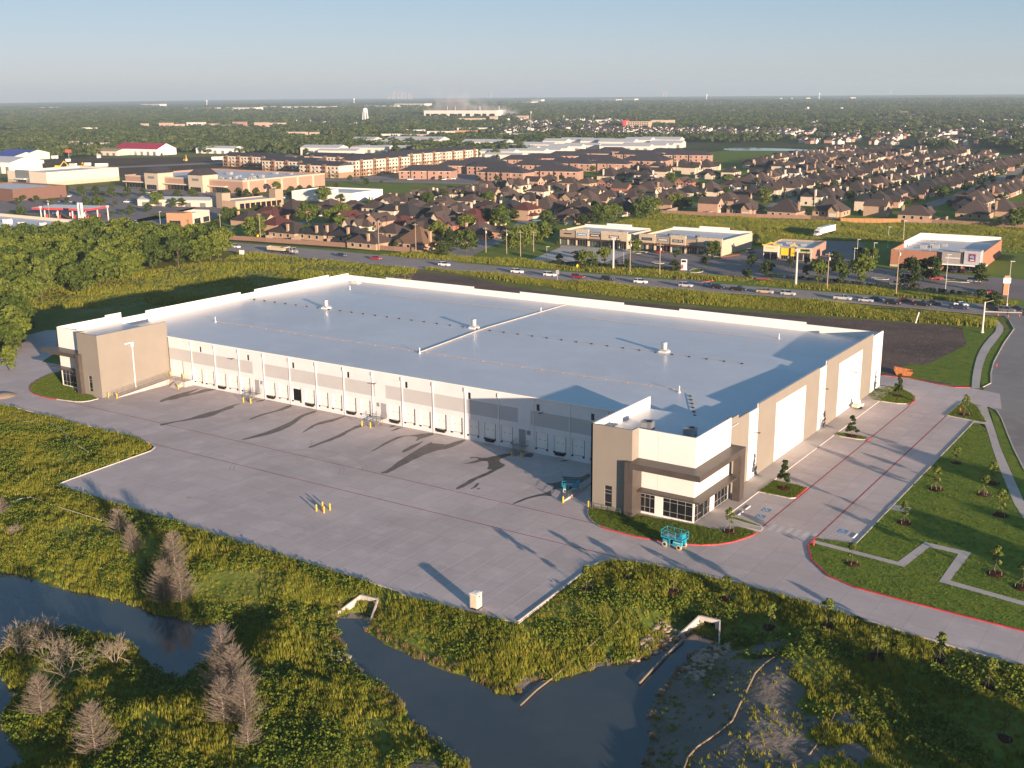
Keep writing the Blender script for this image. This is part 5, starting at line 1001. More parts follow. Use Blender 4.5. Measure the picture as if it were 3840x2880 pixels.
MB().add([(.2, -1.2, 1.2), (9.6, -1.2, 1.2), (9.6, 1.2, 1.2), (.2, 1.2, 1.2), (0, -1.3, 2.6), (10.2, -1.3, 2.6), (10.2, 1.3, 2.6), (0, 1.3, 2.6)], [(0, 1, 5, 4), (1, 2, 6, 5), (2, 3, 7, 6), (3, 0, 4, 7), (3, 2, 1, 0)]).build('dump_body', M['tanb'], t)
MB().sheet([(.1, -1.2), (10, -1.2), (10, 1.2), (.1, 1.2)], 2.2).build('load', M['rubber'], t); MB().add([(10.2, -1.25, 1.9), (11.9, -1.2, 2.6), (11.9, 1.2, 2.6), (10.2, 1.25, 1.9), (10.2, -1.25, 3.0), (11.9, -1.2, 3.0), (11.9, 1.2, 3.0), (10.2, 1.25, 3.0)], [(0, 1, 5, 4), (1, 2, 6, 5), (2, 3, 7, 6), (4, 5, 6, 7), (0, 3, 2, 1)]).build('headboard', M['tanb'], t)
MB().box(.3, 16, -.45, .45, .8, 1.15).build('trailer_frame', M['rubber'], t); wheel_row(t, (1.2, 2.4, 10.5, 11.8, 15.7))
t = thing('semi_truck', 'white tractor with a long white box trailer parked at the meadow edge', 'truck', (39.6, 362, 0), -PI/2-.06)
truck_cab(t, 17.6, M['white'], True); MB().box(0, 15.6, -1.3, 1.3, 1.25, 4.1).build('box_trailer', M['white'], t); MB().box(3, 12, -.5, .5, .9, 1.24).build('trailer_frame', M['rubber'], t); wheel_row(t, (1.3, 2.6, 14.4, 15.7, 20.2))
# blue scissor lifts
M['lift'] = plain('lift_blue_paint', (.02, .30, .42), .4, .4, var=.1, scale=2); M['tread'] = plain('tan_tyre', (.45, .37, .26), .8, var=.1)
def lift(label, loc, rz, s=1.):
    t = thing('scissor_lift', label, 'scissor lift', loc, rz, 'blue scissor lifts'); t.scale = (s, s, s)
    MB().box(-1.3, 1.3, -.6, .6, .6, 1.05).build('chassis', M['rubber'], t); MB().box(.2, 1.55, -.85, -.3, .5, 1.25).build('engine_cover', M['lift'], t); MB().box(-1.5, -.4, -.8, -.3, .7, 1.2).build('tank_cover', M['lift'], t); MB().box(-1.45, 1.5, .3, .8, .6, 1.2).build('far_cover', M['lift'], t)
    sc = MB()
    for k in range(3): z = 1.1+.11*k; sc.box(-1.3, 1.3, -.28, -.2, z, z+.08).box(-1.3, 1.3, .2, .28, z, z+.08)
    sc.build('scissor_stack', M['rubber'], t); MB().box(-1.75, 1.75, -.9, .9, 1.45, 1.58).build('platform', M['lift'], t)
    r = MB(); c = [(-1.72, -.87), (1.72, -.87), (1.72, .87), (-1.72, .87), (-1.72, -.87)]
    for z in (2.0, 2.55): r.poly([(x, y, z) for x, y in c], .035, 5)
    for x in (-1.72, -.6, .6, 1.72):
        for y in (-.87, .87): r.tube((x, y, 1.5), (x, y, 2.55), .035, 5)
    r.build('guard_rail', M['lift'], t); MB().box(1.2, 1.65, -.6, .3, 1.75, 2.35).build('control_box', M['lift'], t); MB().box(-1.3, .3, -.5, .5, 1.58, 1.75).build('tool_tray', M['steel'], t); MB().box(-.45, -.25, -.9, -.82, .3, 1.5).build('ladder', M['lift'], t)
    for i in range(7): pass
    le = MB()
    for i in range(9): le.box(.35+i*.125, .35+i*.125+.08, -.862, -.852, 1.05, 1.17)
    le.build('white_lettering', M['white'], t)
    for x in (-1.15, 1.15):
        for y in (-.72, .72):
            wb = MB().lathe([(.4, -.15), (.45, -.1), (.45, .1), (.4, .15)], 14).lathe([(.2, -.16), (.23, -.155), (.23, .155), (.2, .16)], 10, m=1).xf(Matrix.Rotation(PI/2, 4, 'X')); wb.build('wheel', [M['tread'], M['rubber']], t, (x, y, .45))
    return t
lift('bright blue scissor lift with tan tyres standing by the curved red kerb', (146.9, -27.0, .005), -.08, 1.05); lift('blue scissor lift standing in the shade beside the right ramp', (121.3, -14.8, .006), .5, .85)
# portable toilet, skip, cart
t = thing('portable_toilet', 'cream portable toilet cabin at the south edge of the court', 'portable toilet', (133.9, -59.9, .004), .04)
M['cream'] = plain('cream_plastic', (.66, .58, .46), .5, var=.06)
MB().box(-.58, .58, -.58, .58, .0, 2.15).build('cabin', M['cream'], t); MB().box(-.46, .46, -.62, -.58, .15, 1.95).build('door', plain('cream_door', (.6, .52, .4), .5), t)
rb = MB().box(-.64, .64, -.64, .64, 2.15, 2.22)
for i in range(4): rb.box(-.42+i*.24, -.3+i*.24, -.4, .4, 2.22, 2.27)
rb.build('roof', M['white'], t); MB().box(.58, .6, -.1, .12, 1.6, 1.85).build('vent_grille', M['rubber'], t); MB().box(-.66, .66, -.66, .66, -.0, .09).build('skid', M['rubber'], t)
t = thing('skip', 'rusty orange steel skip on the bare soil behind the building', 'skip', (146, 98.5, -.06), .25)
M['rustskip'] = plain('rusty_orange_steel', (.36, .13, .05), .7, .2, var=.4, scale=3)
MB().add([(-1.6, -.9, 0), (1.6, -.9, 0), (1.6, .9, 0), (-1.6, .9, 0), (-2.3, -1, 1.3), (2.2, -1, 1.1), (2.2, 1, 1.1), (-2.3, 1, 1.7), (-1.9, -.85, 1.2), (1.9, -.85, 1.05), (1.9, .85, 1.05), (-1.9, .85, 1.5), (-1.4, -.8, .2), (1.4, -.8, .2), (1.4, .8, .2), (-1.4, .8, .2)], [(0, 1, 5, 4), (1, 2, 6, 5), (2, 3, 7, 6), (3, 0, 4, 7), (4, 5, 9, 8), (5, 6, 10, 9), (6, 7, 11, 10), (7, 4, 8, 11), (8, 9, 13, 12), (9, 10, 14, 13), (10, 11, 15, 14), (11, 8, 12, 15), (12, 13, 14, 15)]).build('hopper', M['rustskip'], t)
t = thing('utility_trailer', 'small pale trailer with a raised arm against the white wall panel', 'trailer', (146.2, 62.7, .13), 1.35)
MB().box(-1.3, 1.3, -.7, .7, .45, 1.0).build('bed', M['cream'], t); MB().box(-.4, .5, -.3, .3, 1.0, 1.9).build('mast_box', M['white'], t); MB().tube((1.3, 0, .5), (2.3, 0, .4), .05, 5).build('drawbar', M['steel'], t)
for s in (-1, 1): MB().lathe([(.28, -.1), (.3, .1)], 10).xf(Matrix.Rotation(PI/2, 4, 'X')).build('wheel', M['tyre'], t, (0, s*.75, .3))
# ---------------- poles, signs, lamps ----------------
M['wood'] = plain('weathered_pole', (.30, .235, .17), .9, var=.15); M['polew'] = plain('pale_concrete_pole', (.55, .51, .46), .7, var=.08)
def pole(K, px, py, H, kind, label, z=-.05, rz=.1):
    x, y, _ = K(px, py); name, cat, grp = {'util': ('utility_pole', 'utility pole', 'utility poles along the highway'), 'lamp': ('lamp_post', 'lamp post', 'lamp posts'), 'mono': ('concrete_pole', 'pole', 'pale concrete poles')}[kind]
    t = thing(name, label, cat, (x, y, z), rz, grp)
    if kind == 'util':
        MB().tube((0, 0, 0), (0, 0, H), .2, 7, 0, .14).build('pole', M['wood'], t); MB().box(-1.2, 1.2, -.08, .08, H-.9, H-.7).build('crossarm', M['wood'], t)
        for xx in (-1.1, -.4, .4, 1.1): MB().lathe([(.05, 0), (.07, .12), (.03, .25)], 6).build('insulator', M['polew'], t, (xx, 0, H-.7))
        if px % 2 == 0: MB().lathe([(.3, 0), (.32, .1), (.32, .9), (.2, 1.0)], 8).build('transformer', M['polew'], t, (.35, -.3, H-2.6))
    elif kind == 'mono': MB().tube((0, 0, 0), (0, 0, H), .42, 8, 0, .3).build('pole', M['polew'], t); MB().box(-.7, .7, -.3, .3, H-.2, H+.8).build('head', M['polew'], t)
    else: MB().lathe([(.28, 0), (.28, .7), (.1, .75), (.07, H)], 8).build('pole', M['polew'], t); MB().box(-.2, 1.1, -.22, .22, H, H+.16).build('lamp_head', M['white2'], t)
for args in ((KD, 78, 1545, 11, 'util', 'utility pole on the verge, leftmost of the group before the pale lot'), (KD, 346, 1560, 10.5, 'util', 'utility pole with a box, second of the group before the pale lot'), (KD, 525, 1600, 11, 'util', 'utility pole, third of the group before the pale lot'), (KD, 695, 1605, 11, 'util', 'utility pole, right one of the group before the pale lot'),
  (KG, 770, 605, 12, 'mono', 'pale concrete pole before the left shop row'), (KG, 932, 632, 13, 'util', 'brown utility pole before the gap between the shop rows'), (KG, 1218, 650, 12, 'util', 'brown utility pole before the right shop row'), (KH, 390, 585, 12.5, 'mono', 'thick pale pole beside the yellow restaurant'), (KH, 640, 612, 13, 'util', 'utility pole between the verge trees'), (KH, 1190, 655, 16, 'util', 'utility pole with boxes left of the market'), (KH, 1582, 637, 13, 'lamp', 'tall pale pole before the market'),
  (KB, 795, 1190, 12, 'util', 'utility pole at the brick fence, left one'), (KB, 1305, 1220, 13, 'util', 'utility pole at the brick fence by the dark tree'), (KC, 765, 1515, 13, 'util', 'utility pole at the brick fence before the tan house'), (KC, 1245, 1555, 13, 'util', 'utility pole at the corner house of the brick fence'), (KA, 1420, 1085, 12, 'mono', 'pale pole right of the price pylon'), (KA, 650, 975, 12, 'util', 'pole left of the fuel canopy'), (KA, 550, 1035, 10, 'mono', 'short pale pole behind the white roof'), (KA, 2090, 1130, 11, 'lamp', 'pole with white boxes beside the tan shop'),
  (KH, 1007, 420, 9, 'lamp', 'lamp post at the market side lot, left one'), (KH, 1124, 275, 9, 'lamp', 'lamp post by the meadow behind the market lot'), (KH, 1247, 240, 10, 'lamp', 'lamp post in the meadow behind the market'), (KH, 878, 365, 8, 'lamp', 'lamp post behind the verge trees'), (KH, 852, 445, 8, 'lamp', 'short lamp post among the verge trees'), (KH, 1452, 415, 8, 'lamp', 'lamp post against the brick market wall'), (KH, 2075, 735, 14, 'lamp', 'tall lamp post right of the junction'), (KG, 870, 575, 7, 'lamp', 'dark lamp post in the lot of the shops'), (KG, 1590, 440, 6, 'lamp', 'lamp post at the end of the right shop row'), (KG, 130, 515, 6, 'lamp', 'lamp post at the corner of the pale lot')): pole(*args)
x, y, _ = KR(890, 455)
t = thing('traffic_signal', 'pale traffic signal pole with a long arm over the street junction', 'traffic signal', (x, y, -.05), .15)
MB().lathe([(.55, 0), (.5, .3), (.32, .4), (.22, 8.8)], 10).build('pole', M['polew'], t); MB().tube((0, 0, 6.0), (14, .5, 6.5), .16, 7, 0, .09).build('mast_arm', M['polew'], t); MB().tube((0, 0, 8.6), (2.2, .3, 9.3), .07, 6).build('lamp_arm', M['polew'], t)
for xx in (6, 10, 13): MB().box(-.2, .2, -.15, .15, -.6, .5).build('signal_head', M['rubber'], t, (xx, .3, 6.2))
t = thing('leaning_post', 'white post leaning on the edge of the bare soil', 'post', KR(430, 388)[:2]+(-.06,), 0); o = MB().lathe([(.22, 0), (.2, 3.4)], 8).build('post', M['white'], t); o.rotation_euler = (0, .22, 0)
def sign(name, label, K, px, py, w, h, leg, m, rz=0.2, cat='sign', legs=2, z=-.05):
    x, y, _ = K(px, py); t = thing(name, label, cat, (x, y, z), rz)
    MB().box(-w/2, w/2, -.05, .05, leg, leg+h).build('panel', m, t)
    for s in ((-1, 1) if legs == 2 else (0,)): MB().tube((s*w*.35, 0, 0), (s*w*.35, 0, leg+h*.5), .05 if leg < 4 else .15, 6).build('leg', M['steel'], t)
    return t
sign('sign_board', 'white board sign standing on the grass beside the highway', KB, 1062, 1415, 2.6, 2.2, .3, M['white'])
sign('road_sign', 'plain grey backed road sign on the near verge', KG, 232, 702, 1.5, 1.6, 2.4, M['steel'], 1.2, legs=1); 
def diamond(label, K, px, py):
    x, y, _ = K(px, py); t = thing('warning_sign', label, 'road sign', (x, y, -.05), 1.4, 'yellow warning signs'); o = MB().box(-.5, .5, -.02, .02, -.5, .5).build('panel', M['yellow'], t, (0, 0, 2.4)); o.rotation_euler = (0, PI/4, 0); MB().tube((0, .05, 0), (0, .05, 2.4), .04, 5).build('post', M['steel'], t)
for w_, K, px, py in (('at the pale lot', KG, 425, 615), ('left of the dark tree at the brick fence', KB, 1272, 1220), ('on the brick fence verge, middle one', KB, 848, 1190), ('on the brick fence verge, left one', KB, 432, 1165), ('below the fuel station corner', KA, 1278, 1110), ('by the tan shop', KA, 2100, 1140)): diamond('yellow diamond warning sign '+w_, K, px, py)
M['orange'] = plain('orange_plastic', (.62, .13, .02), .5, var=.05)
cone = MB().lathe([(.2, 0), (.03, .75)], 8).mesh('cone', M['orange'])
for i, (px, py) in enumerate(((1070, 348), (1147, 345), (1000, 338))): tag(link('traffic_cone', cone, None, KR(px, py)[:2]+(0,)), 'orange traffic cone at the street junction, %s one' % ('middle', 'right', 'left')[i], 'traffic cone', 'orange cones at the junction')
t = thing('monument_sign', 'white and red pylon sign of the shop row by the lot corner', 'sign', KG(1452, 598)[:2]+(-.05,), 0.3); MB().box(-1.1, 1.1, -.3, .3, .3, 4.2).build('panel', M['white'], t); MB().box(-1.3, 1.3, -.4, .4, 0, .3).build('base', M['walk'], t); MB().box(-1.0, -.2, -.32, -.3, .6, 2.2).build('red_field', M['red'], t); MB().box(-.9, .8, -.32, -.3, 3.0, 3.9).build('black_field', M['rubber'], t)
t = thing('monument_sign', 'brick pylon sign at the right end of the market lot', 'sign', KH(2062, 650)[:2]+(-.05,), 0.5); MB().box(-.9, .9, -.5, .5, 0, 6.5).build('pylon', plain('orange_brick', (.42, .2, .11), .8), t); MB().box(-1.2, 1.2, -.55, .55, 4.0, 5.8).build('panel', M['white'], t)
# ---------------- shops, stores and other buildings ----------------
M['tanw'] = plain('tan_render', (.33, .26, .185), .8, var=.08); M['stone'] = plain('cream_stone', (.46, .39, .29), .85, var=.14, scale=1.2); M['creamw'] = plain('cream_wall', (.62, .54, .43), .8, var=.06)
M['brick'] = plain('red_brick', (.36, .16, .095), .85, var=.14, scale=1.5); M['obrick'] = plain('orange_brick_wall', (.33, .16, .10), .85, var=.12, scale=1.5); M['brickp'] = plain('pink_brick', (.36, .22, .165), .85, var=.12, scale=1.2)
M['shedw'] = plain('white_shed_metal', (.62, .58, .52), .6, var=.05); M['shedr'] = plain('pale_shed_roof', (.52, .52, .52), .5, var=.06); M['slate'] = plain('dark_slate_roof', (.045, .042, .05), .85, var=.15, scale=.6)
M['whroof'] = plain('white_flat_roof', (.6, .6, .6), .6, var=.06, scale=.2); M['teal'] = plain('green_glass', (.05, .085, .08), .1, .6, var=0); M['brownaw'] = plain('brown_awning', (.10, .055, .04), .7, var=.1)
def rect_walls(t, x0, x1, y0, y1, h, m, roofm, par=.6, th=.35, roofz=None, name='wall'):
    """four walls with a parapet and the flat roof inside them"""
    for nm, a in ((name, (x0, x1, y0, y0+th)), (name, (x0, x1, y1-th, y1)), (name, (x0, x0+th, y0+th, y1-th)), (name, (x1-th, x1, y0+th, y1-th))): MB().box(*a, 0, h).build(nm, m, t)
    MB().box(x0+th, x1-th, y0+th, y1-th, h-par-.15, h-par).build('roof', roofm, t)
def win(t, x0, x1, z0, z1, y, m=None, mull=2, rz=0, loc=(0, 0, 0), name='window'):
    f = MB().box(x0-.06, x1+.06, -.05, .02, z0-.06, z0).box(x0-.06, x1+.06, -.05, .02, z1, z1+.06).box(x0-.06, x0, -.05, .02, z0, z1).box(x1, x1+.06, -.05, .02, z0, z1)
    for i in range(1, mull): xx = x0+(x1-x0)*i/mull; f.box(xx-.03, xx+.03, -.05, .02, z0, z1)
    o = f.build(name, M['alu'], t, (loc[0], loc[1]+y, loc[2]), rz); MB().box(x0, x1, -.02, .0, z0, z1).build('pane', m or M['glass'], o); return o
def text(t, s, size, loc, m, rz=0):
    c = bpy.data.curves.new('lettering', 'FONT'); c.body = s; c.size = size; c.extrude = .02; c.align_x = 'CENTER'; c.align_y = 'CENTER'; c.materials.append(m)
    q = bpy.data.objects.new('lettering', c); COL.objects.link(q); bpy.context.view_layer.update(); me = bpy.data.meshes.new_from_object(q.evaluated_get(bpy.context.evaluated_depsgraph_get())); bpy.data.objects.remove(q)
    o = link('lettering', me, t, loc); o.rotation_euler = (PI/2, 0, rz); return o
sheet('parking_lot', [(-34, 205), (-46, 252), (-50, 259), (-12, 260), (-5, 214.6), (-20, 205.5)], -.03, M['walk'])
sheet('parking_lot', [(-5.5, 215), (-12, 260), (28, 262), (36, 330), (60, 335), (80, 300), (80, 262), (150, 262), (160, 330), (190, 340), (190, 222), (150, 219), (100, 219), (66, 217.5), (52, 214), (47, 196), (38, 195), (33, 214), (10, 214.5)], -.031, M['asphalt'])
sheet('residential_street', [(-80, 192), (-60, 192), (-62, 206), (-72, 232), (-84, 270), (-92, 301), (-104, 325), (-113, 338), (-123, 334), (-110, 310), (-100, 280), (-92, 240), (-82, 210)], -.032, M['street'])
marks('parking_line', [((-10+3*i, 246), (-10.5+3*i, 257)) for i in range(12)]+[((4+3*i, 217), (3.5+3*i, 223)) for i in range(9)]+[((70+3.2*i, 224), (70+3.2*i, 230)) for i in range(22)]+[((70+3.2*i, 242), (70+3.2*i, 253)) for i in range(17)], .14, M['stripe_dim'], -.026)
tag(MB().kerb([(47.5, 197), (51, 208), (57, 214), (66, 216.5)], .3, -.1, .1).kerb([(37.5, 196.5), (34, 206), (31.5, 212)], .3, -.1, .1).kerb([(25, 258), (29, 262), (31, 270)], .3, -.1, .1).build('red_kerb', M['red']), kind='structure')
for q in ([(-12, 253), (-8, 258), (-5, 258), (-6, 251)], [(28, 252), (24, 259), (27, 260), (31, 254)], [(33, 216), (31, 225), (36, 225), (38, 217)], [(10, 230), (15, 230), (15, 233), (10, 233)], [(96, 236), (102, 236), (102, 239), (96, 239)], [(118, 244), (128, 244), (128, 248), (118, 248)]): island('planter_island', smooth(q, 1, True), M['kerb'], grass_z=.08)
def strip(name, label, x0, x1, y0, y1, segs, side=True):
    t = thing(name, label, 'shop building', (x0, y0, 0)); L = x1-x0; D = y1-y0
    MB().box(0, .4, .5, D, 0, 6.4).build('side_wall', M['stone'], t); MB().box(L-.4, L, .5, D, 0, 6.4).build('side_wall', M['stone'], t); MB().box(.4, L-.4, D-.4, D, 0, 6.9).build('back_wall', M['white2'], t)
    MB().box(L*.35, L*.72, D-.5, D+.01, 6.9, 7.9).build('back_parapet', M['white2'], t)
    MB().box(.4, L-.4, .55, D-.4, 5.4, 5.6).build('roof', M['whroof'], t)
    for a, b, h, m, sign_ in segs:
        proud = -.35 if h > 6.5 else 0
        MB().box(a, b, proud, .5, 3.2, h).build('facade', M[m], t); n = max(1, round((b-a)/5))
        for i in range(n+1):
            xx = a+(b-a)*i/n; xa = max(a, xx-.4) if i else a; xb = min(b, xx+.4) if i < n else b
            MB().box(xa, xb, proud, .5, 0, 3.2).build('pier', M['stone'], t)
        for i in range(n):
            xa = a+(b-a)*i/n+.45; xb = a+(b-a)*(i+1)/n-.45; win(t, xa, xb, .1, 3.1, .3, M['teal'] if (i+int(a)) % 3 == 0 else M['glass'], 4, name='shopfront')
        MB().add([(a+.2, proud-.02, 3.4), (b-.2, proud-.02, 3.4), (b-.2, proud-1.6, 2.95), (a+.2, proud-1.6, 2.95), (a+.2, proud-1.6, 2.8), (b-.2, proud-1.6, 2.8)], [(0, 3, 2, 1), (3, 4, 5, 2)]).build('awning', M['brownaw'], t)
        MB().box(a-.05, b+.05, proud-.08, .55, h, h+.22).build('cornice', M['stone'] if h > 6.5 else M['tanw'], t)
        if sign_:
            s, fm, bm = sign_; wd = min(b-a-1, 5)
            if bm: MB().box((a+b)/2-wd/2, (a+b)/2+wd/2, proud-.08, proud-.005, 4.4, 5.6).build('sign_panel', M[bm], t)
            if s: text(t, s, 1.0, ((a+b)/2, proud-.1, 5.0), M[fm])
            else:
                sb = MB()
                for i in range(9): sb.box((a+b)/2-wd*.4+i*wd*.09, (a+b)/2-wd*.4+i*wd*.09+wd*.06, proud-.12, proud-.085, 4.75, 5.25)
                sb.build('lettering', M[fm], t)
    return t
strip('shop_row', 'left cream stone shop row with brown awnings beyond the highway', -51.7, -17.2, 261, 283, [(0, 8.6, 6.2, 'tanw', ('', 'rubber', None)), (8.6, 15, 7.3, 'stone', ('', 'white', 'blue')), (15, 21.5, 6.0, 'tanw', ('', 'white', 'rubber')), (21.5, 34.5, 7.2, 'stone', ('', 'white', 'brownaw'))])
strip('shop_row', 'right and longer cream stone shop row with a nail salon sign', -11.9, 26.6, 262, 294, [(0, 7.6, 6.9, 'stone', ('', 'steel', 'rubber')), (7.6, 15, 6.0, 'tanw', ('', 'white', 'steel')), (15, 22, 7.2, 'stone', ('NAIL SPA', 'white', 'rubber')), (22, 27.5, 5.9, 'tanw', None), (27.5, 38.5, 7.0, 'stone', ('', 'white', 'blue'))])
for i, (x, y, w_) in enumerate(((-1, 270, 'left one'), (3, 269, 'middle one'), (12, 270, 'right one'), (-24, 268, 'one on the left shop row'))):
    t = thing('air_unit', 'grey air unit on the roof of the shop rows, '+w_, 'air conditioner', (x, y, 5.6), 0, 'air units on the shop rows'); MB().box(-1.2, 1.2, -.8, .8, 0, 1.3).build('cabinet', M['steel'], t); MB().box(-1.0, -.2, -.82, -.8, .3, 1.1).build('grille', M['rubber'], t)
# restaurant with yellow gables, sharing a building with a green signed shop
t = thing('restaurant', 'restaurant with bright yellow upturned roof trim joined to a brick cafe', 'restaurant', (43.9, 265, 0), .12)
rect_walls(t, 0, 19, 0, 26, 5.0, M['tanw'], M['whroof'], .7); MB().box(-.1, 6, -1.5, .0, 0, 5.6).build('front_tower', M['creamw'], t); MB().box(13.2, 19.2, -.8, 0, 0, 5.2).build('front_block', M['stone'], t); MB().box(19.01, 19.2, .2, 25.8, 0, 4.9).build('side_facing', M['brickp'], t)
for xa, xb, y in ((-.6, 6.5, -1.8), (10.6, 13.4, -.9)):
    n = 12; v = []
    for i in range(n+1):
        f = i/n; zz = 5.6+1.5*(1-abs(2*f-1))**1.3+.5*abs(2*f-1)**4; v += [(xa+(xb-xa)*f, y, zz-.55), (xa+(xb-xa)*f, y, zz), (xa+(xb-xa)*f, y+.5, zz), (xa+(xb-xa)*f, y+.5, zz-.55)]
    fs = [(4*i+k, 4*i+4+k, 4*i+4+(k+1) % 4, 4*i+(k+1) % 4) for i in range(n) for k in range(4)]; MB().add(v, fs).build('yellow_gable', M['yellow'], t)
MB().box(6.8, 9.8, -.25, -.02, 1.8, 4.6).build('yellow_panel', M['yellow'], t); MB().box(10.9, 12.2, -.8, -.02, 1.6, 4.8).build('yellow_panel', M['yellow'], t)
M['green'] = plain('lime_sign', (.15, .42, .05), .5, var=0); MB().box(13.8, 18.4, -.9, -.81, 3.6, 4.6).build('sign_panel', M['rubber'], t); MB().box(13.8, 14.9, -.93, -.905, 3.65, 4.55).build('green_field', M['green'], t); MB().box(15.0, 18.2, -.93, -.905, 3.65, 3.9).build('green_field', M['green'], t)
sb = MB()
for i in range(6): sb.box(1.2+i*.6, 1.6+i*.6, -1.58, -1.505, 4.3, 4.9)
sb.build('lettering', M['yellow'], t)
for a, b, y in ((.4, 2.6, -1.5), (3.2, 5.6, -1.5), (7, 9.6, 0), (10.2, 12.8, 0), (13.6, 15.8, -.8), (16.3, 18.6, -.8)): win(t, a, b, .1, 2.7 if y < -.1 and a < 6 else 1.6 if a < 13 else 2.8, y-.03, None, 3)
MB().box(.2, 5.8, -2.6, -1.52, 2.8, 3.0).build('awning', M['rubber'], t); MB().box(13.4, 19, -2.2, -.82, 3.0, 3.15).build('awning', M['brownaw'], t)
for x, y in ((4, 8), (9, 10), (13, 12), (6, 16)): MB().box(x-1, x+1, y-.8, y+.8, 4.3, 5.3).build('roof_unit', M['alu'], t)
# brick market with a grey entrance tower
t = thing('market', 'orange brick supermarket with a grey entrance and a square blue sign', 'supermarket', (93.4, 269.5, 0), .05)
rect_walls(t, 0, 32.5, 0, 50, 6.6, M['obrick'], M['whroof'], 1.6)
MB().box(.36, 32.1, 49.3, 49.64, 5, 7.6).build('back_parapet', M['white2'], t); MB().box(.36, .8, 20, 49, 5, 7.6).build('side_parapet', M['white2'], t)
MB().box(19, 26.8, -1.2, -.02, 2.9, 7.0).build('entrance_block', plain('grey_brown_panel', (.27, .25, .235), .7), t); MB().box(27.0, 32.7, -1.8, 4, 2.9, 7.9).build('entrance_tower', plain('blue_grey_panel', (.36, .38, .41), .7), t)
MB().box(18.6, 35, -4, 1, 2.5, 2.95).build('canopy', M['white2'], t); MB().box(26.2, 27, -1.5, 0, 2.9, 7.2).build('trim', M['brownaw'], t)
for x in (19.2, 26.5, 34): MB().box(x, x+.5, -3.8, -3.3, 0, 2.5).build('column', M['obrick'], t)
sb = MB()
for i in range(14): sb.box(20.3+i*.38, 20.3+i*.38+.24, -1.26, -1.205, 4.6, 5.1)
sb.build('lettering', M['white'], t)
MB().box(28.6, 31.2, -1.9, -1.805, 3.9, 7.0).build('sign_border', M['orange'], t); MB().box(28.85, 30.95, -1.95, -1.905, 4.15, 6.75).build('sign_field', plain('deep_blue', (.015, .06, .2), .5, var=0), t)
sg = MB()
for k in range(3): sg.ribbon([(-.75+.15*i, .9-.35*k+.28*math.sin(i*.33+k*.3)) for i in range(10)], .12, 0)
o = sg.build('sign_waves', M['white'], t, (29.9, -1.96, 5.0)); o.rotation_euler = (PI/2, 0, 0)
MB().box(29.2, 30.6, -1.97, -1.955, 4.4, 4.75).build('sign_text_bar', M['white'], t)
for x, y, s in ((8, 20, 1.2), (10, 26, 1), (12, 23, 1.3), (14, 30, 1), (9, 33, 1), (24, 14, 1.2)): MB().box(x-s, x+s, y-s*.7, y+s*.7, 5.0, 5.0+s*1.2).build('roof_unit', M['alu'], t)
MB().box(-.05, 18.5, -.06, -.02, 0, .8).build('plinth', M['stone'], t); win(t, 20, 26, .1, 2.4, -.05, None, 4, name='shopfront'); win(t, 27.5, 32, .1, 2.4, -.05, None, 3, name='shopfront')
t = thing('gas_station', 'blue roofed canopy at the right edge beside the market', 'gas station', (150, 300, 0), 0); MB().box(-8, 10, -8, 8, 4.6, 5.4).build('canopy', plain('pale_blue_roof', (.3, .38, .42), .6), t)
for x in (-6, 6): MB().box(x-.3, x+.3, -.3, .3, 0, 4.6).build('column', M['obrick'], t)
# --- retail park on the left
t = thing('pale_store', 'low cream building with a flat blue grey roof behind the wood', 'store', (-340, 88, 0)); rect_walls(t, 0, 81, 0, 78, 8.2, M['creamw'], M['roof'], 1.4, .6)
for x, y, s in ((20, 40, 2), (30, 50, 2), (45, 45, 2.2), (55, 58, 1.6), (66, 62, 1.4), (40, 60, 2)): MB().box(x-s, x+s, y-s*.7, y+s*.7, 6.8, 6.8+s).build('roof_unit', M['white2'], t)
t = thing('tan_shop', 'tan and cream shop with dark windows beside the highway', 'shop', (-268, 218.5, 0), .33); rect_walls(t, 0, 10, 0, 26, 6.2, M['creamw'], M['whroof'], 1.0); MB().box(-.2, 10.1, -.3, 8, 0, 7).build('corner_block', plain('rust_tan_wall', (.4, .23, .13), .8), t); win(t, 1.5, 8, .3, 3, -.35, None, 4)
for a, b in ((10, 16), (19, 25)): win(t, a, b, .3, 3, 0, None, 4, PI/2, (10.05, 0, 0))
t = thing('car_wash', 'peach car wash with two towers and a row of arches', 'car wash', (-322, 300, 0), -.1); rect_walls(t, 0, 19, 0, 36, 4.8, plain('peach_wall', (.5, .35, .24), .8), M['whroof'], .6); MB().box(-.1, 6, -.1, 6, 0, 9).build('tower', M['tanw'], t); MB().box(13, 19.1, 30, 36.1, 0, 10).build('tower', M['tanw'], t)
for i in range(8): MB().box(19.02, 19.4, 3+4*i, 6+4*i, .1, 3.2).build('bay_opening', M['dark'], t)
t = thing('white_store', 'long white single storey building behind the brick fence houses', 'store', (-318, 360, 0), .1); rect_walls(t, 0, 48, 0, 34, 6, M['white2'], M['whroof'], .8); MB().box(-.05, 0, 0, 33, 0, 5.9).build('brick_end', M['brickp'], t); MB().box(14, 30, -.2, 10, 0, 7.2).build('tall_part', M['white2'], t)
t = thing('brick_store', 'large brick supermarket with a white roof and two gabled towers', 'supermarket', (-509, 377, 0)); rect_walls(t, 0, 127, 0, 82, 9.2, M['brickp'], M['whroof'], 1.2, .8)
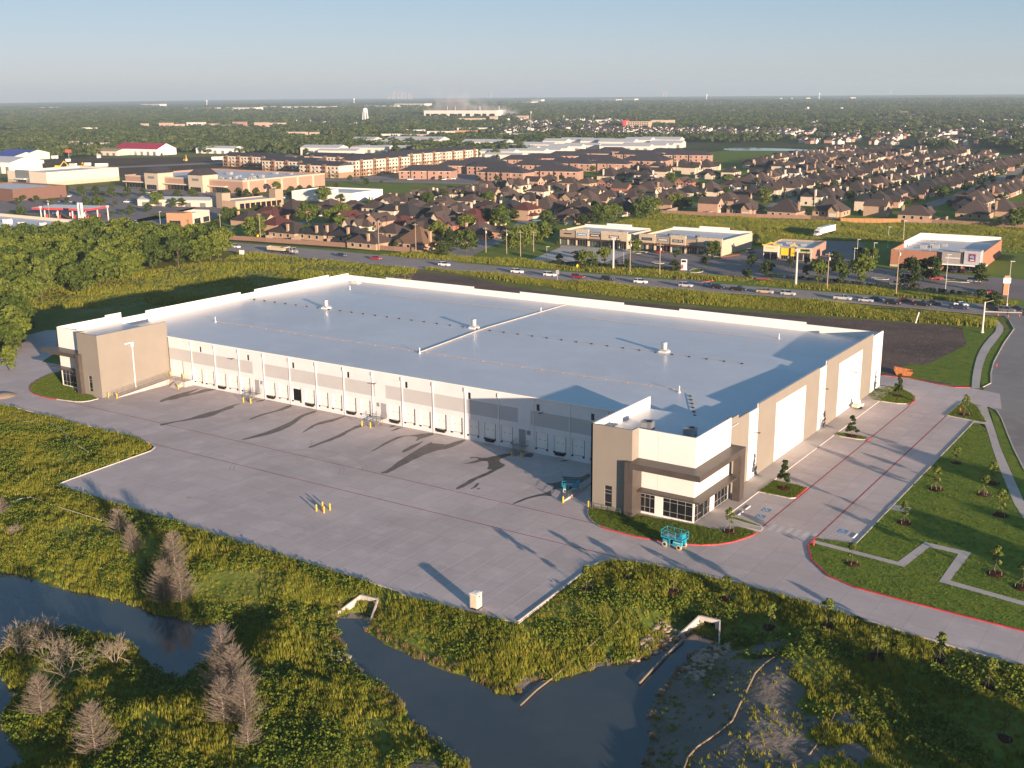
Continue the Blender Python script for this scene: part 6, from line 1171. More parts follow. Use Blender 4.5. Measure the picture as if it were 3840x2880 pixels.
for x in (30, 78):
    MB().box(x, x+15, -6, 8, 0, 12).build('tower', M['stone'], t); MB().add([(x-.6, -6.6, 12), (x+15.6, -6.6, 12), (x+15.6, 8.6, 12), (x-.6, 8.6, 12), (x+7.5, -6.6, 16), (x+7.5, 8.6, 16)], [(0, 1, 4), (2, 3, 5), (1, 2, 5, 4), (3, 0, 4, 5)]).build('tower_roof', M['slate'], t); MB().box(x+4, x+11, -6.08, -6.01, 8, 9.6).build('sign_panel', M['steel'], t); win(t, x+2, x+13, .2, 3.5, -6.05, None, 5, name='shopfront')
for a, b in ((0, 28), (47, 76), (95, 112)): MB().box(a, b, -3, -.05, 4.2, 5).build('canopy', M['creamw'], t); win(t, a+1, b-1, .2, 3.5, -.06, None, 8, name='shopfront')
for k in range(5): MB().box(127.02, 127.5, 4+16*k, 6+16*k, 0, 9.3).build('pilaster', M['stone'], t)
MB().box(-.3, 127.3, -.06, -.01, 8.2, 9.3).build('parapet_band', M['stone'], t); MB().box(127.01, 127.2, 0, 82, 8.2, 9.3).build('parapet_band', M['stone'], t)
rr = random.Random(9)
for i in range(26): x, y, s = rr.uniform(50, 122), rr.uniform(15, 76), rr.uniform(1, 2.2); MB().box(x-s, x+s, y-s*.7, y+s*.7, 8.0, 8+s).build('roof_unit', M['alu'], t)
t = thing('white_big_store', 'big pale box store with a grey front at the far left', 'store', (-622, 352, 0)); rect_walls(t, 0, 51, 0, 66, 10.5, M['creamw'], M['roof'], 1.5, .8); MB().box(12, 30, -.8, .2, 0, 11.5).build('grey_front', M['steel'], t); MB().box(14, 26, -3, -.85, 4.4, 5.2).build('canopy', M['white2'], t); win(t, 14.5, 26, .2, 4.2, -.9, None, 6, name='shopfront'); MB().box(0, 11, -.3, -.02, 0, 4).build('stone_base', M['stone'], t); MB().box(50.98, 51.2, 0, 66, 0, 3).build('stone_base', M['stone'], t)
t = thing('fuel_station', 'fuel station canopy with a red edge beyond the wood', 'gas station', (-354, 221, 0), .28)
MB().box(-19, 19, -9, 9, 5.0, 6.0).build('canopy', M['white2'], t); MB().box(-19.15, 19.15, -9.15, -9.01, 4.9, 6.0).build('red_fascia', M['red'], t); MB().box(19.01, 19.15, -9.1, 9.1, 4.9, 6.0).build('red_fascia', M['red'], t)
for x in (-14, -5, 5, 14):
    for y in (-5, 5): MB().box(x-.25, x+.25, y-.25, y+.25, 0, 5).build('column', M['white2'], t); MB().box(x+.6, x+1.5, y-.4, y+.4, 0, 1.8).build('fuel_pump', M['red'], t)
x, y, _ = KA(1065, 1050); t = thing('price_pylon', 'tall white price pylon on a brick base at the fuel station', 'sign', (x, y, 0), .3); MB().box(-1.4, -.5, -.4, .4, 2, 13).build('post', M['white'], t); MB().box(.5, 1.4, -.4, .4, 2, 13).build('post', M['white'], t); MB().box(-.5, .5, -.3, .3, 7, 12).build('panel', M['steel'], t); MB().box(-1.8, 1.8, -.7, .7, 0, 2).build('base', M['brick'], t)
def gable_shed(name, label, K, px, py, w, d, h, rz, wm, rm, cat='shed', ridge=None, group=None, z=0):
    x, y, _ = K(px, py, h*.5); t = thing(name, label, cat, (x, y, 0), rz, group); r = ridge or h+d*.12
    MB().add([(-w/2, -d/2, 0), (w/2, -d/2, 0), (w/2, d/2, 0), (-w/2, d/2, 0), (-w/2, -d/2, h), (w/2, -d/2, h), (w/2, d/2, h), (-w/2, d/2, h), (-w/2, 0, r), (w/2, 0, r)], [(0, 1, 5, 4), (2, 3, 7, 6), (1, 2, 6, 9, 5), (3, 0, 4, 8, 7)]).build('wall', wm, t)
    MB().add([(-w/2-.4, -d/2-.4, h-.05), (w/2+.4, -d/2-.4, h-.05), (w/2+.4, 0, r+.1), (-w/2-.4, 0, r+.1), (w/2+.4, d/2+.4, h-.05), (-w/2-.4, d/2+.4, h-.05)], [(0, 1, 2, 3), (3, 2, 4, 5)]).build('roof', rm, t)
    n = max(2, int(w/10)); o = MB()
    for i in range(n): o.box(-w/2+(i+.3)*w/n, -w/2+(i+.7)*w/n, -d/2-.06, -d/2-.01, 0, h*.6)
    o.build('door_panels', M['steel'], t); return t
gable_shed('long_shed', 'long pale metal roofed building behind the car wash', KB, 240, 720, 50, 12, 4, .35, M['creamw'], M['shedr'])
gable_shed('red_roof_building', 'pale building with a long red roof before the far trees', KA, 1880, 60, 70, 30, 7, .1, M['white2'], plain('red_roof', (.36, .02, .06), .6), 'building', 13)
M['blueroof'] = plain('blue_metal', (.05, .08, .3), .5, var=.1)
gable_shed('blue_shed', 'blue trimmed metal shed at the far left, front one', KA, 160, 155, 45, 30, 7, .1, M['shedw'], M['blueroof']); gable_shed('blue_shed', 'blue trimmed metal shed at the far left, back one', KA, 300, 120, 50, 30, 7, .1, M['shedw'], M['blueroof'])
gable_shed('tan_building', 'low tan roofed building between parked cars at the far left', KA, 1440, 80, 40, 20, 5, .1, M['creamw'], M['tanw'], 'building'); gable_shed('white_building', 'bright white building at the far left edge behind the pale store', KA, 60, 255, 60, 34, 10, .1, M['white2'], M['shedr'], 'building'); gable_shed('white_building', 'low white building at the far end of the dirt field', KB, 780, 50, 55, 20, 6, .2, M['white2'], M['shedr'], 'building')
x, y, _ = KA(40, 700); t = thing('brown_store', 'dark brown store end at the left edge', 'store', (x-50, y, 0), 0); rect_walls(t, 0, 62, 0, 40, 8, plain('brown_brick', (.16, .09, .07), .85), M['whroof'], 1)
x, y, _ = KA(895, 150); t = thing('billboard', 'red billboard on a tall post before the far trees', 'billboard', (x, y, 0), .3); MB().tube((0, 0, 0), (0, 0, 6.6), .4, 8).build('post', M['steel'], t); MB().box(-3.6, 3.6, -.4, .4, 6.2, 9.6).build('panel', plain('red_board', (.5, .1, .06), .6), t)
def digger(K, px, py, label, rz, s=1.3):
    x, y, _ = K(px, py); t = thing('excavator', label, 'excavator', (x, y, 0), rz, 'excavators in the dirt field'); t.scale = (s, s, s); MB().box(-2, 2, -1.6, -1, 0, .9).build('track', M['rubber'], t); MB().box(-2, 2, 1, 1.6, 0, .9).build('track', M['rubber'], t); MB().box(-2.2, 1.4, -1.3, 1.3, 1, 2.6).build('body', M['yellow'], t); MB().box(.2, 1.5, -1.3, -.2, 2.6, 3.6).build('cab', M['glass'], t)
    b = MB(); b.tube((1.2, .3, 2), (4.4, .3, 5.6), .35, 6).tube((4.4, .3, 5.6), (7, .3, 3), .28, 6).box(6.6, 7.6, -.2, .8, 1.8, 3).build('boom', M['yellow'], t)
digger(KA, 760, 290, 'yellow excavator behind the pale box store', .5); digger(KB, 330, 200, 'bright yellow excavator on the field edge, boom raised', -.6); digger(KA, 1050, 275, 'small yellow excavator right of the first', 2, .9)
for i, (K, px, py, L, w_) in enumerate(((KA, 950, 265, 9, 'beside the excavator'), (KA, 1140, 255, 6, 'in the dirt, middle one'), (KA, 1320, 265, 12, 'in the dirt, right one'), (KB, 745, 175, 12, 'on the far track of the dirt field'), (KA, 710, 160, 7, 'on the grass beyond the dirt'), (KA, 535, 225, 5, 'on the grass, left one'), (KA, 885, 203, 5, 'on the track, middle one'), (KA, 1285, 155, 5, 'on the grass, right one'), (KA, 2130, 115, 9, 'by the red roofed building'), (KB, 1135, 212, 5, 'on the track toward the apartments'))):
    x, y, _ = K(px, py); t = thing('work_trailer', 'white box trailer '+w_, 'trailer', (x, y, 0), .3*i, 'white trailers around the dirt field'); MB().box(-L/2, L/2, -1.3, 1.3, .8, 3.6).build('box_body', M['white2'], t); wheel_row(t, (-L*.3, L*.3), .5)
# --- apartments
def apartment(label, x0, x1, y0, y1, floors, face, off=0, ridge='x'):
    t = thing('apartment_block', label, 'apartment building', (x0, y0, 0), 0, 'tan apartment blocks'); L, D = x1-x0, y1-y0; h = 3.1*floors+.6
    MB().box(0, L, 0, D, 0, h*.45).build('stone_base', plain('brown_stone', (.30, .20, .13), .85, var=.1), t); MB().box(.03, L-.03, .03, D-.03, h*.45, h).build('wall', M['creamw'], t)
    r = 3.2; o = .6
    if ridge == 'x': v = [(-o, -o, h), (L+o, -o, h), (L+o, D+o, h), (-o, D+o, h), (-o, D/2, h+r), (L+o, D/2, h+r)]
    else: v = [(-o, -o, h), (-o, D+o, h), (L+o, D+o, h), (L+o, -o, h), (L/2, -o, h+r), (L/2, D+o, h+r)]
    MB().add(v, [(0, 1, 5, 4), (2, 3, 4, 5), (0, 4, 3), (1, 2, 5)]).build('roof', M['slate'], t)
    dk = plain('brown_bay', (.22, .13, .085), .85, var=.1)
    bay = MB().box(-1.6, 1.6, -1.1, .05, 0, h+.9).mesh('bay', dk); wm = MB().box(-.75, .75, -.05, .02, -.75, .75).mesh('window', M['glass']); bal = MB().box(-1.7, 1.7, -1.3, .0, -.15, .0).box(-1.7, 1.7, -1.3, -1.22, 0, 1.0).mesh('balcony', M['creamw']); dr_ = MB().box(-1, 1, -.06, .02, 0, 2.1).mesh('balcony_door', M['glass'])
    for fc, W, base, rz in (('s', L, (0, 0), 0), ('e', D, (L, 0), PI/2)):
        if fc not in face: continue
        n = max(2, round(W/4.2)); at_ = lambda u: (u, 0) if fc == 's' else (L, u)
        for i in range(n):
            u = (i+.5)*W/n; X, Y = at_(u); kind = (i+off) % 4
            if kind == 3: link('bay', bay, t, (X, Y, 0), rz)
            for f in range(floors):
                z = 3.1*f+1.7
                if kind == 1: link('balcony', bal, t, (X, Y, z-1.4), rz); link('balcony_door', dr_, t, (X, Y, z-1.4), rz)
                else: link('window', wm, t, (X-(1.13*math.sin(rz) if False else 0)+(1.12 if kind == 3 and fc == 'e' else 0), Y-(1.12 if kind == 3 and fc == 's' else 0), z), rz)
    return t
apartment('tan apartment block nearest the brick supermarket', -545, -482, 551, 569, 3, 's'); apartment('tan apartment block with balconies at the corner of the complex', -468, -424, 520, 538, 3, 's', 1); apartment('longest tan apartment block, its balconies facing the meadow', -443, -424, 541, 612, 4, 'se', 2, 'y'); apartment('tall tan apartment block left of the brick terraces', -468, -446, 626, 684, 4, 'se', 0, 'y'); apartment('farthest tall tan apartment block before the white sheds', -470, -444, 690, 742, 4, 'se', 1, 'y'); apartment('dark roofed apartment block behind the others', -560, -480, 620, 640, 3, 's', 1); apartment('apartment block at the back left of the complex', -640, -560, 590, 610, 3, 's', 2)
# --- brick terraces with dark hipped roofs
def hip(mb, w, d, h, r, o=.5, m=0, x=0, y=0, ridge=None):
    rl = max(w-d, 1.0)/2 if ridge is None else ridge/2; W, D = w/2+o, d/2+o
    if w >= d: R = [(x-rl, y, h+r), (x+rl, y, h+r)]; f = [(0, 1, 5, 4), (1, 2, 5), (2, 3, 4, 5), (3, 0, 4)]
    else: rl = max(d-w, 1.0)/2; R = [(x, y-rl, h+r), (x, y+rl, h+r)]; f = [(0, 1, 4), (1, 2, 5, 4), (2, 3, 5), (3, 0, 4, 5)]
    mb.add([(x-W, y-D, h), (x+W, y-D, h), (x+W, y+D, h), (x-W, y+D, h)]+R+[(x-W, y-D, h-.25), (x+W, y-D, h-.25), (x+W, y+D, h-.25), (x-W, y+D, h-.25)], f+[(0, 6, 7, 1), (1, 7, 8, 2), (2, 8, 9, 3), (3, 9, 6, 0), (6, 9, 8, 7)], m); return mb
TW = [(KC, 1400, 470, 44, .35), (KC, 1860, 405, 44, .35), (KD, 330, 490, 42, .05), (KD, 160, 420, 40, .1), (KD, 520, 330, 34, .3), (KD, 750, 400, 42, .2), (KD, 985, 475, 40, .25), (KD, 1190, 375, 44, .1), (KD, 810, 310, 38, .3), (KD, 1130, 280, 40, .3), (KD, 1440, 250, 40, .3), (KD, 1510, 330, 42, .15), (KD, 1690, 380, 34, .2), (KD, 1730, 225, 36, .2), (KD, 2060, 265, 46, .15), (KD, 2120, 345, 40, .15), (KE, 120, 330, 40, .2), (KE, 620, 270, 46, .25), (KE, 360, 240, 40, .2), (KC, 2110, 365, 40, .2)]
twall = {}
for i, (K, px, py, w_, rz) in enumerate(TW):
    x, y, _ = K(px, py, 7); t = thing('terrace', 'long brick terrace under a dark hipped roof, %s from the left among the terraces' % ORD[sorted(range(len(TW)), key=lambda j: TW[j][0](TW[j][1], 0, 0)[0] if False else (TW[j][1]/3.456+{id(KC): 1200, id(KD): 1800, id(KE): 2400}[id(TW[j][0])])).index(i)], 'apartment building', (x, y, 0), rz, 'brick terraces')
    d = 17
    MB().box(-w_/2, w_/2, -d/2, d/2, 0, 6.6).box(-w_/4, -w_/4+8, -d/2-1.5, -d/2+.1, 0, 6.6).box(w_/4-8, w_/4, -d/2-1.5, -d/2+.1, 0, 6.6).build('wall', M['brickp'], t); hip(MB(), w_, d, 6.6, 4.2).build('roof', M['slate'], t)
    if w_ not in twall: twall[w_] = MB().box(-.6, .6, -.06, .0, -.8, .8).mesh('window', M['glass'])
    n = int(w_/5)
    for f in (1.7, 4.9):
        for k in range(n):
            xx = -w_/2+(k+.5)*w_/n; yy = -d/2-(1.51 if (-w_/4 < xx < -w_/4+8 or w_/4-8 < xx < w_/4) else .01); link('window', twall[w_], t, (xx, yy, f))
    MB().box(-w_/2-.02, w_/2+.02, -d/2-.03, -d/2+.02, 5.9, 6.3).build('cream_band', M['creamw'], t)
# --- white storage sheds
SH = [(KD, 250, 265, 40, 16), (KD, 520, 225, 44, 18), (KD, 760, 170, 44, 20), (KD, 430, 195, 44, 16), (KD, 920, 220, 44, 18), (KD, 1130, 195, 40, 18), (KD, 1340, 180, 44, 18), (KD, 1000, 140, 30, 22), (KD, 1260, 130, 40, 24), (KD, 1540, 140, 40, 24), (KD, 1800, 150, 44, 26), (KD, 2070, 125, 34, 24), (KD, 1900, 195, 60, 18), (KD, 2160, 185, 50, 20), (KE, 290, 120, 50, 24), (KE, 120, 180, 60, 20), (KE, 360, 150, 40, 20), (KD, 100, 150, 60, 22), (KD, 620, 255, 44, 16), (KD, 330, 310, 40, 14), (KD, 840, 245, 40, 14)]
SH += [(crop(1000, 250, 2.212), px, py, w_, d) for px, py, w_, d in ((830, 628, 34, 24), (1030, 655, 60, 20), (480, 700, 50, 22), (700, 685, 50, 20), (1250, 630, 80, 30), (1450, 662, 60, 18), (1800, 655, 70, 20), (620, 715, 50, 18), (880, 690, 50, 18), (1150, 690, 60, 18), (440, 665, 60, 20), (1100, 640, 30, 16), (950, 640, 30, 16))]
SXV = [math.atan2(K(px, py)[0]-CX, K(px, py)[1]-CY) for K, px, py, _w, _d in SH]; SX = sorted(range(len(SH)), key=lambda j: SXV[j])
for i, (K, px, py, w_, d) in enumerate(SH): gable_shed('white_shed', '%s white metal storage shed, %s from the left among the shed rows' % ('tall' if d > 21 else 'low', (ORD+['thirty-'+o for o in ORD[:9]])[SX.index(i)]), K, px, py, w_, d, 6 if d < 22 else 8.5, .2, M['shedw'], M['shedr'], 'shed', None, 'white storage sheds')
# ---------------- houses ----------------
M['hroof'] = tinted('shingle_roof', .9, .1, .16, 1.2); M['hwall'] = tinted('house_wall', .85, .1, .10, 1.0); M['hwhite'] = plain('house_trim', (.62, .58, .52), .7, var=.05); M['garage'] = plain('garage_door', (.55, .48, .40), .7, var=.05)
RC = {'brown': (.082, .062, .056), 'dark brown': (.056, .045, .043), 'charcoal': (.038, .037, .042), 'dark red': (.095, .038, .035), 'tan brown': (.16, .10, .065)}
WC = {'red brick': (.30, .14, .095), 'tan brick': (.40, .28, .19), 'cream': (.60, .51, .39), 'pink brick': (.42, .26, .19), 'white': (.66, .62, .56)}
def gable(mb, w, d, h, r, x=0, y=0, o=.4):
    """ridge along y, gables facing -y and +y"""
    W, D = w/2+o, d/2+o
    mb.add([(x-W, y-D, h-.2), (x, y-D, h+r), (x, y+D, h+r), (x-W, y+D, h-.2), (x+W, y-D, h-.2), (x+W, y+D, h-.2), (x-W, y-D, h-.42), (x, y-D, h+r-.25), (x+W, y-D, h-.42)], [(0, 3, 2, 1), (1, 2, 5, 4), (0, 1, 7, 6), (1, 4, 8, 7)]); return mb
def gwall(mb, w, d, h, r, x, y): return mb.add([(x-w/2, y-d/2, 0), (x+w/2, y-d/2, 0), (x+w/2, y+d/2, 0), (x-w/2, y+d/2, 0), (x-w/2, y-d/2, h), (x+w/2, y-d/2, h), (x+w/2, y+d/2, h), (x-w/2, y+d/2, h), (x, y-d/2, h+r-.1), (x, y+d/2, h+r-.1)], [(0, 1, 5, 8, 4), (1, 2, 6, 5), (2, 3, 7, 9, 6), (3, 0, 4, 7)])
def house_meshes(k):
    W, R, win_, doors, chim, gar = MB(), MB(), [], [], None, []
    if k == 0:   # low hip with one garage gable
        W.box(-8.5, 8.5, -6.5, 6.5, 0, 2.9); hip(R, 17, 13, 2.9, 4.4); gwall(W, 6.4, 4, 2.9, 2.6, 4.5, -8); gable(R, 6.4, 7, 2.9, 2.6, 4.5, -6.6); chim = (-3.5, 5.6, 6.8); gar = [(4.5, -10.02, 4.6)]; win_ = [(-6, -6.5), (-2.6, -6.5)]; doors = [(.2, -6.5)]
    elif k == 1: # two storeys, hip
        W.box(-6.5, 6.5, -5.5, 5.5, 0, 5.7); hip(R, 13, 11, 5.7, 3.6); W.box(-6.2, .5, -8, -5.4, 0, 2.8); hip(R, 6.7, 3.6, 2.8, 1.3, .4, 0, -2.85, -6.6); chim = (6.7, 0, 8.8); gar = [(-3, -8.02, 4.8)]; win_ = [(-4, -5.5, 4.3), (0, -5.5, 4.3), (4, -5.5, 4.3), (3.8, -5.5)]; doors = [(1.6, -5.5)]
    elif k == 2: # two storeys, gable front
        gwall(W, 8, 12, 5.7, 3.2, -1.5, 0); gable(R, 8, 12, 5.7, 3.2, -1.5, 0); W.box(2.4, 7, -4, 6, 0, 5.6); hip(R, 5.2, 10, 5.6, 2.2, .4, 0, 4.7, 1); gwall(W, 3.4, 3, 5.4, 1.6, 4.4, -4.8); gable(R, 3.4, 4, 5.4, 1.6, 4.4, -4.4); chim = None; gar = [(-1.8, -6.02, 4.8)]; win_ = [(-3.2, -6, 4.3), (0, -6, 4.3), (4.4, -6.3, 4.2)]; doors = [(4.4, -6.3)]
    elif k == 3: # low, two steep front gables
        W.box(-8, 8, -5.5, 6.5, 0, 3.0); hip(R, 16, 12, 3.0, 4.6, .5, 0, 0, .5); gwall(W, 5, 4, 3.2, 3.4, -4.6, -6.6); gable(R, 5, 7, 3.2, 3.4, -4.6, -5.2); gwall(W, 4.2, 3, 3.2, 3.0, 1.2, -6.4); gable(R, 4.2, 6, 3.2, 3.0, 1.2, -5); chim = (6.2, 4, 7.2); gar = [(-4.6, -8.62, 4.0)]; win_ = [(1.2, -7.9), (5.4, -5.5)]; doors = [(-1.6, -5.5)]
    elif k == 4: # broad steep hip, tall ridge
        W.box(-8, 8, -7.5, 7.5, 0, 3.1); hip(R, 16, 15, 3.1, 6.6); gwall(W, 5, 4, 3.6, 3.2, 4.2, -8.6); gable(R, 5, 8, 3.6, 3.2, 4.2, -7); chim = (-7.6, 2, 8); gar = [(4.2, -10.62, 4)]; win_ = [(-5.4, -7.5), (-2.2, -7.5)]; doors = [(.4, -7.5)]
    else:        # two storeys with steep cream gables
        W.box(-6, 6, -6, 6.5, 0, 5.6); hip(R, 12, 12.5, 5.6, 4.8, .5, 0, 0, .2); gwall(W, 4, 3, 6.0, 3.6, -2.8, -6.8); gable(R, 4, 6, 6.0, 3.6, -2.8, -5.6); gwall(W, 3.6, 2.4, 3.4, 2.8, 2.6, -6.8); gable(R, 3.6, 4, 3.4, 2.8, 2.6, -6.2); chim = (5.9, 3, 9.5); gar = [(2.6, -8.02, 3.0)]; win_ = [(-2.8, -8.3, 4.4), (2.4, -6, 4.6), (-2.8, -8.3)]; doors = [(.1, -6)]
    out = [('wall', W.mesh('wall', M['hwall']), 'w', (0, 0, 0)), ('roof', R.mesh('roof', M['hroof']), 'r', (0, 0, 0))]
    det = []
    wm = MB().box(-.7, .7, -.05, .0, -.75, .75).box(-.85, .85, -.03, .0, -.9, .9, 1).mesh('window', [M['glass'], M['hwhite']])
    for q in win_: det.append(('window', wm, None, (q[0], q[1]-.01, q[2] if len(q) > 2 else 1.6)))
    bw = {0: (6.5, 8.5), 1: (5.5, 6.5), 2: (6, 7), 3: (6.5, 8), 4: (7.5, 8), 5: (6.5, 6)}[k]
    for xx in (-bw[1]*.5, .5, bw[1]*.6): det.append(('window', wm, PI, (xx, bw[0]+.01, 1.6)))
    for yy in (-2.5, 2.5):
        det.append(('window', wm, PI/2, (bw[1]+.01, yy, 1.6)))
    if k in (1, 5): det += [('window', wm, PI/2, (bw[1]+.01, 2.0, 4.3)), ('window', wm, PI, (-2.5, bw[0]+.01, 4.3)), ('window', wm, PI, (2.5, bw[0]+.01, 4.3))]
    for q in doors: det.append(('front_door', MB().box(-.5, .5, -.05, 0, 0, 2.2).mesh('front_door', M['brownaw']), None, (q[0], q[1]-.01, .05)))
    for q in gar: det.append(('garage_door', MB().box(-q[2]/2, q[2]/2, -.03, 0, 0, 2.2).mesh('garage_door', M['garage']), None, (q[0], q[1], .02)))
    if chim: out.append(('chimney', MB().box(-.55, .55, -.45, .45, 0, chim[2]).box(-.62, .62, -.52, .52, chim[2], chim[2]+.2).mesh('chimney', M['hwall']), 'w', (chim[0], chim[1], 0)))
    return out, det
HM = [house_meshes(k) for k in range(6)]
ADJ = {0: 'low hipped', 1: 'two storey hipped', 2: 'two storey gabled', 3: 'low twin gabled', 4: 'broad steep roofed', 5: 'tall steep gabled'}
NH = [0]
PLOT = []
def house(k, x, y, rz, rc, wc, label, group, detail=True, s=1.):
    if NH[0] >= 298: return None
    NH[0] += 1; PLOT.append((x, y))
    t = thing('house', label, 'house', (x, y, -.02), rz, group); t.scale = (s, s, s)
    out, det = HM[k]
    for nm, me, c, loc in out: o = link(nm, me, t, loc, 0, RC[rc] if c == 'r' else WC[wc]); 
    if detail:
        for nm, me, a, loc in det: link(nm, me, t, loc, a or 0)
    return t
def hlist(K, rows):
    for row, L in rows:
        n = 0
        for px, py, k, rz, rc, wc in L:
            x, y, _ = K(px, py, 3.0 if k in (0, 3, 4) else 4.2); n += 1
            house(k, x, y, rz, rc, wc, f'{rc} {ADJ[k]} {wc} house, {ORD[n-1]} from left, {row}', 'houses of the near neighbourhood')
Q = PI/2
hlist(KB, [('left end of brick fence', [(1180, 930, 0, Q, 'dark brown', 'tan brick'), (1430, 870, 0, 0, 'dark red', 'pink brick'), (1530, 1030, 1, Q, 'dark red', 'pink brick'), (1730, 830, 4, Q, 'dark brown', 'pink brick'), (1700, 1090, 0, 2*Q, 'dark brown', 'tan brick'), (2070, 1110, 0, 2*Q, 'charcoal', 'tan brick')])])
hlist(KC, [('along the brick fence', [(130, 1280, 0, 2*Q, 'dark brown', 'tan brick'), (400, 1310, 0, 2*Q, 'charcoal', 'tan brick'), (660, 1390, 0, 2*Q, 'brown', 'tan brick'), (950, 1310, 1, 2*Q, 'brown', 'tan brick'), (1290, 1400, 4, 2*Q, 'tan brown', 'tan brick')]),
 ('second row from the fence', [(140, 960, 1, Q, 'brown', 'tan brick'), (400, 1120, 2, 0, 'dark red', 'cream'), (570, 1180, 3, 0, 'brown', 'cream'), (800, 1150, 2, 0, 'brown', 'pink brick'), (1080, 1175, 0, Q, 'dark red', 'pink brick'), (1360, 1210, 3, 0, 'dark brown', 'pink brick'), (1690, 1200, 2, 0, 'brown', 'red brick'), (2000, 1130, 4, 0, 'dark red', 'cream'), (2080, 1265, 0, Q, 'brown', 'pink brick')]),
 ('third row from the fence', [(440, 960, 0, 0, 'brown', 'cream'), (740, 990, 1, 0, 'brown', 'cream'), (960, 1020, 1, Q, 'charcoal', 'cream'), (1150, 1050, 4, Q, 'charcoal', 'tan brick'), (1430, 1010, 3, 0, 'dark brown', 'pink brick'), (1570, 1080, 4, 0, 'brown', 'cream'), (1790, 1000, 3, 0, 'brown', 'cream')]),
 ('beside the green field', [(890, 870, 0, 0, 'brown', 'cream'), (1130, 860, 0, Q, 'brown', 'pink brick'), (1240, 950, 0, 0, 'brown', 'cream'), (1370, 800, 3, 0, 'brown', 'cream'), (1600, 780, 0, Q, 'brown', 'cream'), (1620, 950, 4, 0, 'brown', 'cream'), (1840, 770, 3, 0, 'dark brown', 'cream'), (1960, 900, 1, 2*Q, 'brown', 'cream'), (2020, 745, 3, 0, 'brown', 'tan brick'), (2130, 820, 0, 0, 'brown', 'cream'), (2150, 960, 0, Q, 'dark brown', 'cream')])])
hlist(KD, [('below the brick terraces', [(70, 700, 3, 0, 'brown', 'cream'), (290, 690, 3, 0, 'brown', 'tan brick'), (500, 690, 5, 0, 'brown', 'cream'), (710, 640, 2, Q, 'dark brown', 'pink brick'), (905, 625, 1, 0, 'brown', 'tan brick'), (1170, 660, 1, 0, 'brown', 'tan brick'), (1390, 665, 1, Q, 'brown', 'tan brick'), (1660, 660, 2, 0, 'charcoal', 'red brick'), (1690, 545, 4, Q, 'dark brown', 'cream'), (1870, 505, 0, Q, 'dark brown', 'cream'), (2050, 490, 4, 0, 'dark brown', 'cream'), (2140, 560, 1, 0, 'dark brown', 'white'), (2140, 625, 1, 0, 'charcoal', 'red brick'), (2010, 560, 0, 0, 'brown', 'cream')]),
 ('mid neighbourhood', [(150, 800, 2, Q, 'brown', 'tan brick'), (350, 820, 4, 0, 'brown', 'cream'), (780, 770, 1, 0, 'brown', 'cream'), (950, 710, 0, 0, 'brown', 'cream'), (1250, 760, 4, Q, 'brown', 'cream'), (1450, 780, 3, Q, 'brown', 'cream'), (1850, 730, 2, Q, 'brown', 'red brick'), (2060, 760, 0, Q, 'brown', 'cream'), (2190, 720, 1, 0, 'brown', 'tan brick'), (640, 860, 3, 0, 'dark brown', 'cream'), (1040, 860, 2, 0, 'charcoal', 'red brick'), (1210, 870, 2, 0, 'brown', 'tan brick'), (1410, 880, 4, Q, 'brown', 'tan brick'), (1690, 840, 1, 0, 'brown', 'cream'), (1560, 750, 0, Q, 'brown', 'cream')]),
 ('nearest the shop rows', [(120, 970, 0, 0, 'dark brown', 'cream'), (420, 960, 0, Q, 'charcoal', 'cream'), (600, 1010, 1, Q, 'dark red', 'tan brick'), (870, 960, 4, Q, 'brown', 'tan brick'), (1190, 1080, 0, 0, 'brown', 'tan brick'), (1280, 1010, 4, 0, 'dark brown', 'tan brick'), (1570, 990, 0, Q, 'brown', 'cream'), (1820, 980, 4, 0, 'charcoal', 'cream'), (1980, 890, 4, 0, 'dark brown', 'cream'), (2150, 900, 3, 0, 'brown', 'cream'), (30, 1110, 4, Q, 'dark red', 'cream')])])
hlist(KE, [('left meadow fence', [(60, 900, 3, 0, 'brown', 'cream'), (330, 900, 4, Q, 'brown', 'tan brick'), (930, 930, 2, Q, 'brown', 'pink brick'), (1370, 970, 4, 0, 'brown', 'tan brick'), (1900, 1000, 4, 2*Q, 'dark brown', 'tan brick'), (1270, 820, 3, Q, 'brown', 'tan brick'), (1150, 850, 0, Q, 'brown', 'tan brick')]),
 ('around the small green', [(150, 650, 1, 0, 'brown', 'tan brick'), (270, 690, 4, 0, 'brown', 'cream'), (590, 650, 2, 0, 'brown', 'red brick'), (420, 800, 0, 0, 'brown', 'pink brick'), (640, 750, 0, Q, 'charcoal', 'cream'), (920, 740, 4, Q, 'brown', 'cream'), (1190, 680, 0, 0, 'dark brown', 'white'), (1500, 770, 0, Q, 'dark brown', 'tan brick'), (1700, 750, 5, Q, 'brown', 'cream'), (1950, 720, 5, Q, 'brown', 'cream'), (890, 530, 0, 0, 'dark brown', 'cream'), (1180, 520, 1, Q, 'dark brown', 'cream'), (1510, 540, 0, Q, 'dark brown', 'cream'), (1560, 430, 4, Q, 'dark brown', 'tan brick'), (1820, 440, 1, Q, 'dark brown', 'cream'), (1770, 550, 1, 0, 'brown', 'white'), (1960, 530, 1, 0, 'dark brown', 'white'), (560, 430, 4, Q, 'dark brown', 'cream'), (230, 440, 1, Q, 'dark brown', 'cream'), (60, 500, 4, Q, 'dark brown', 'cream'), (300, 510, 5, Q, 'dark brown', 'cream'), (670, 460, 5, Q, 'dark brown', 'cream'), (860, 430, 4, Q, 'dark brown', 'cream')])])
FR_ = [(13, 438), (35, 448), (58, 440), (82, 462), (92, 482), (107, 445)]
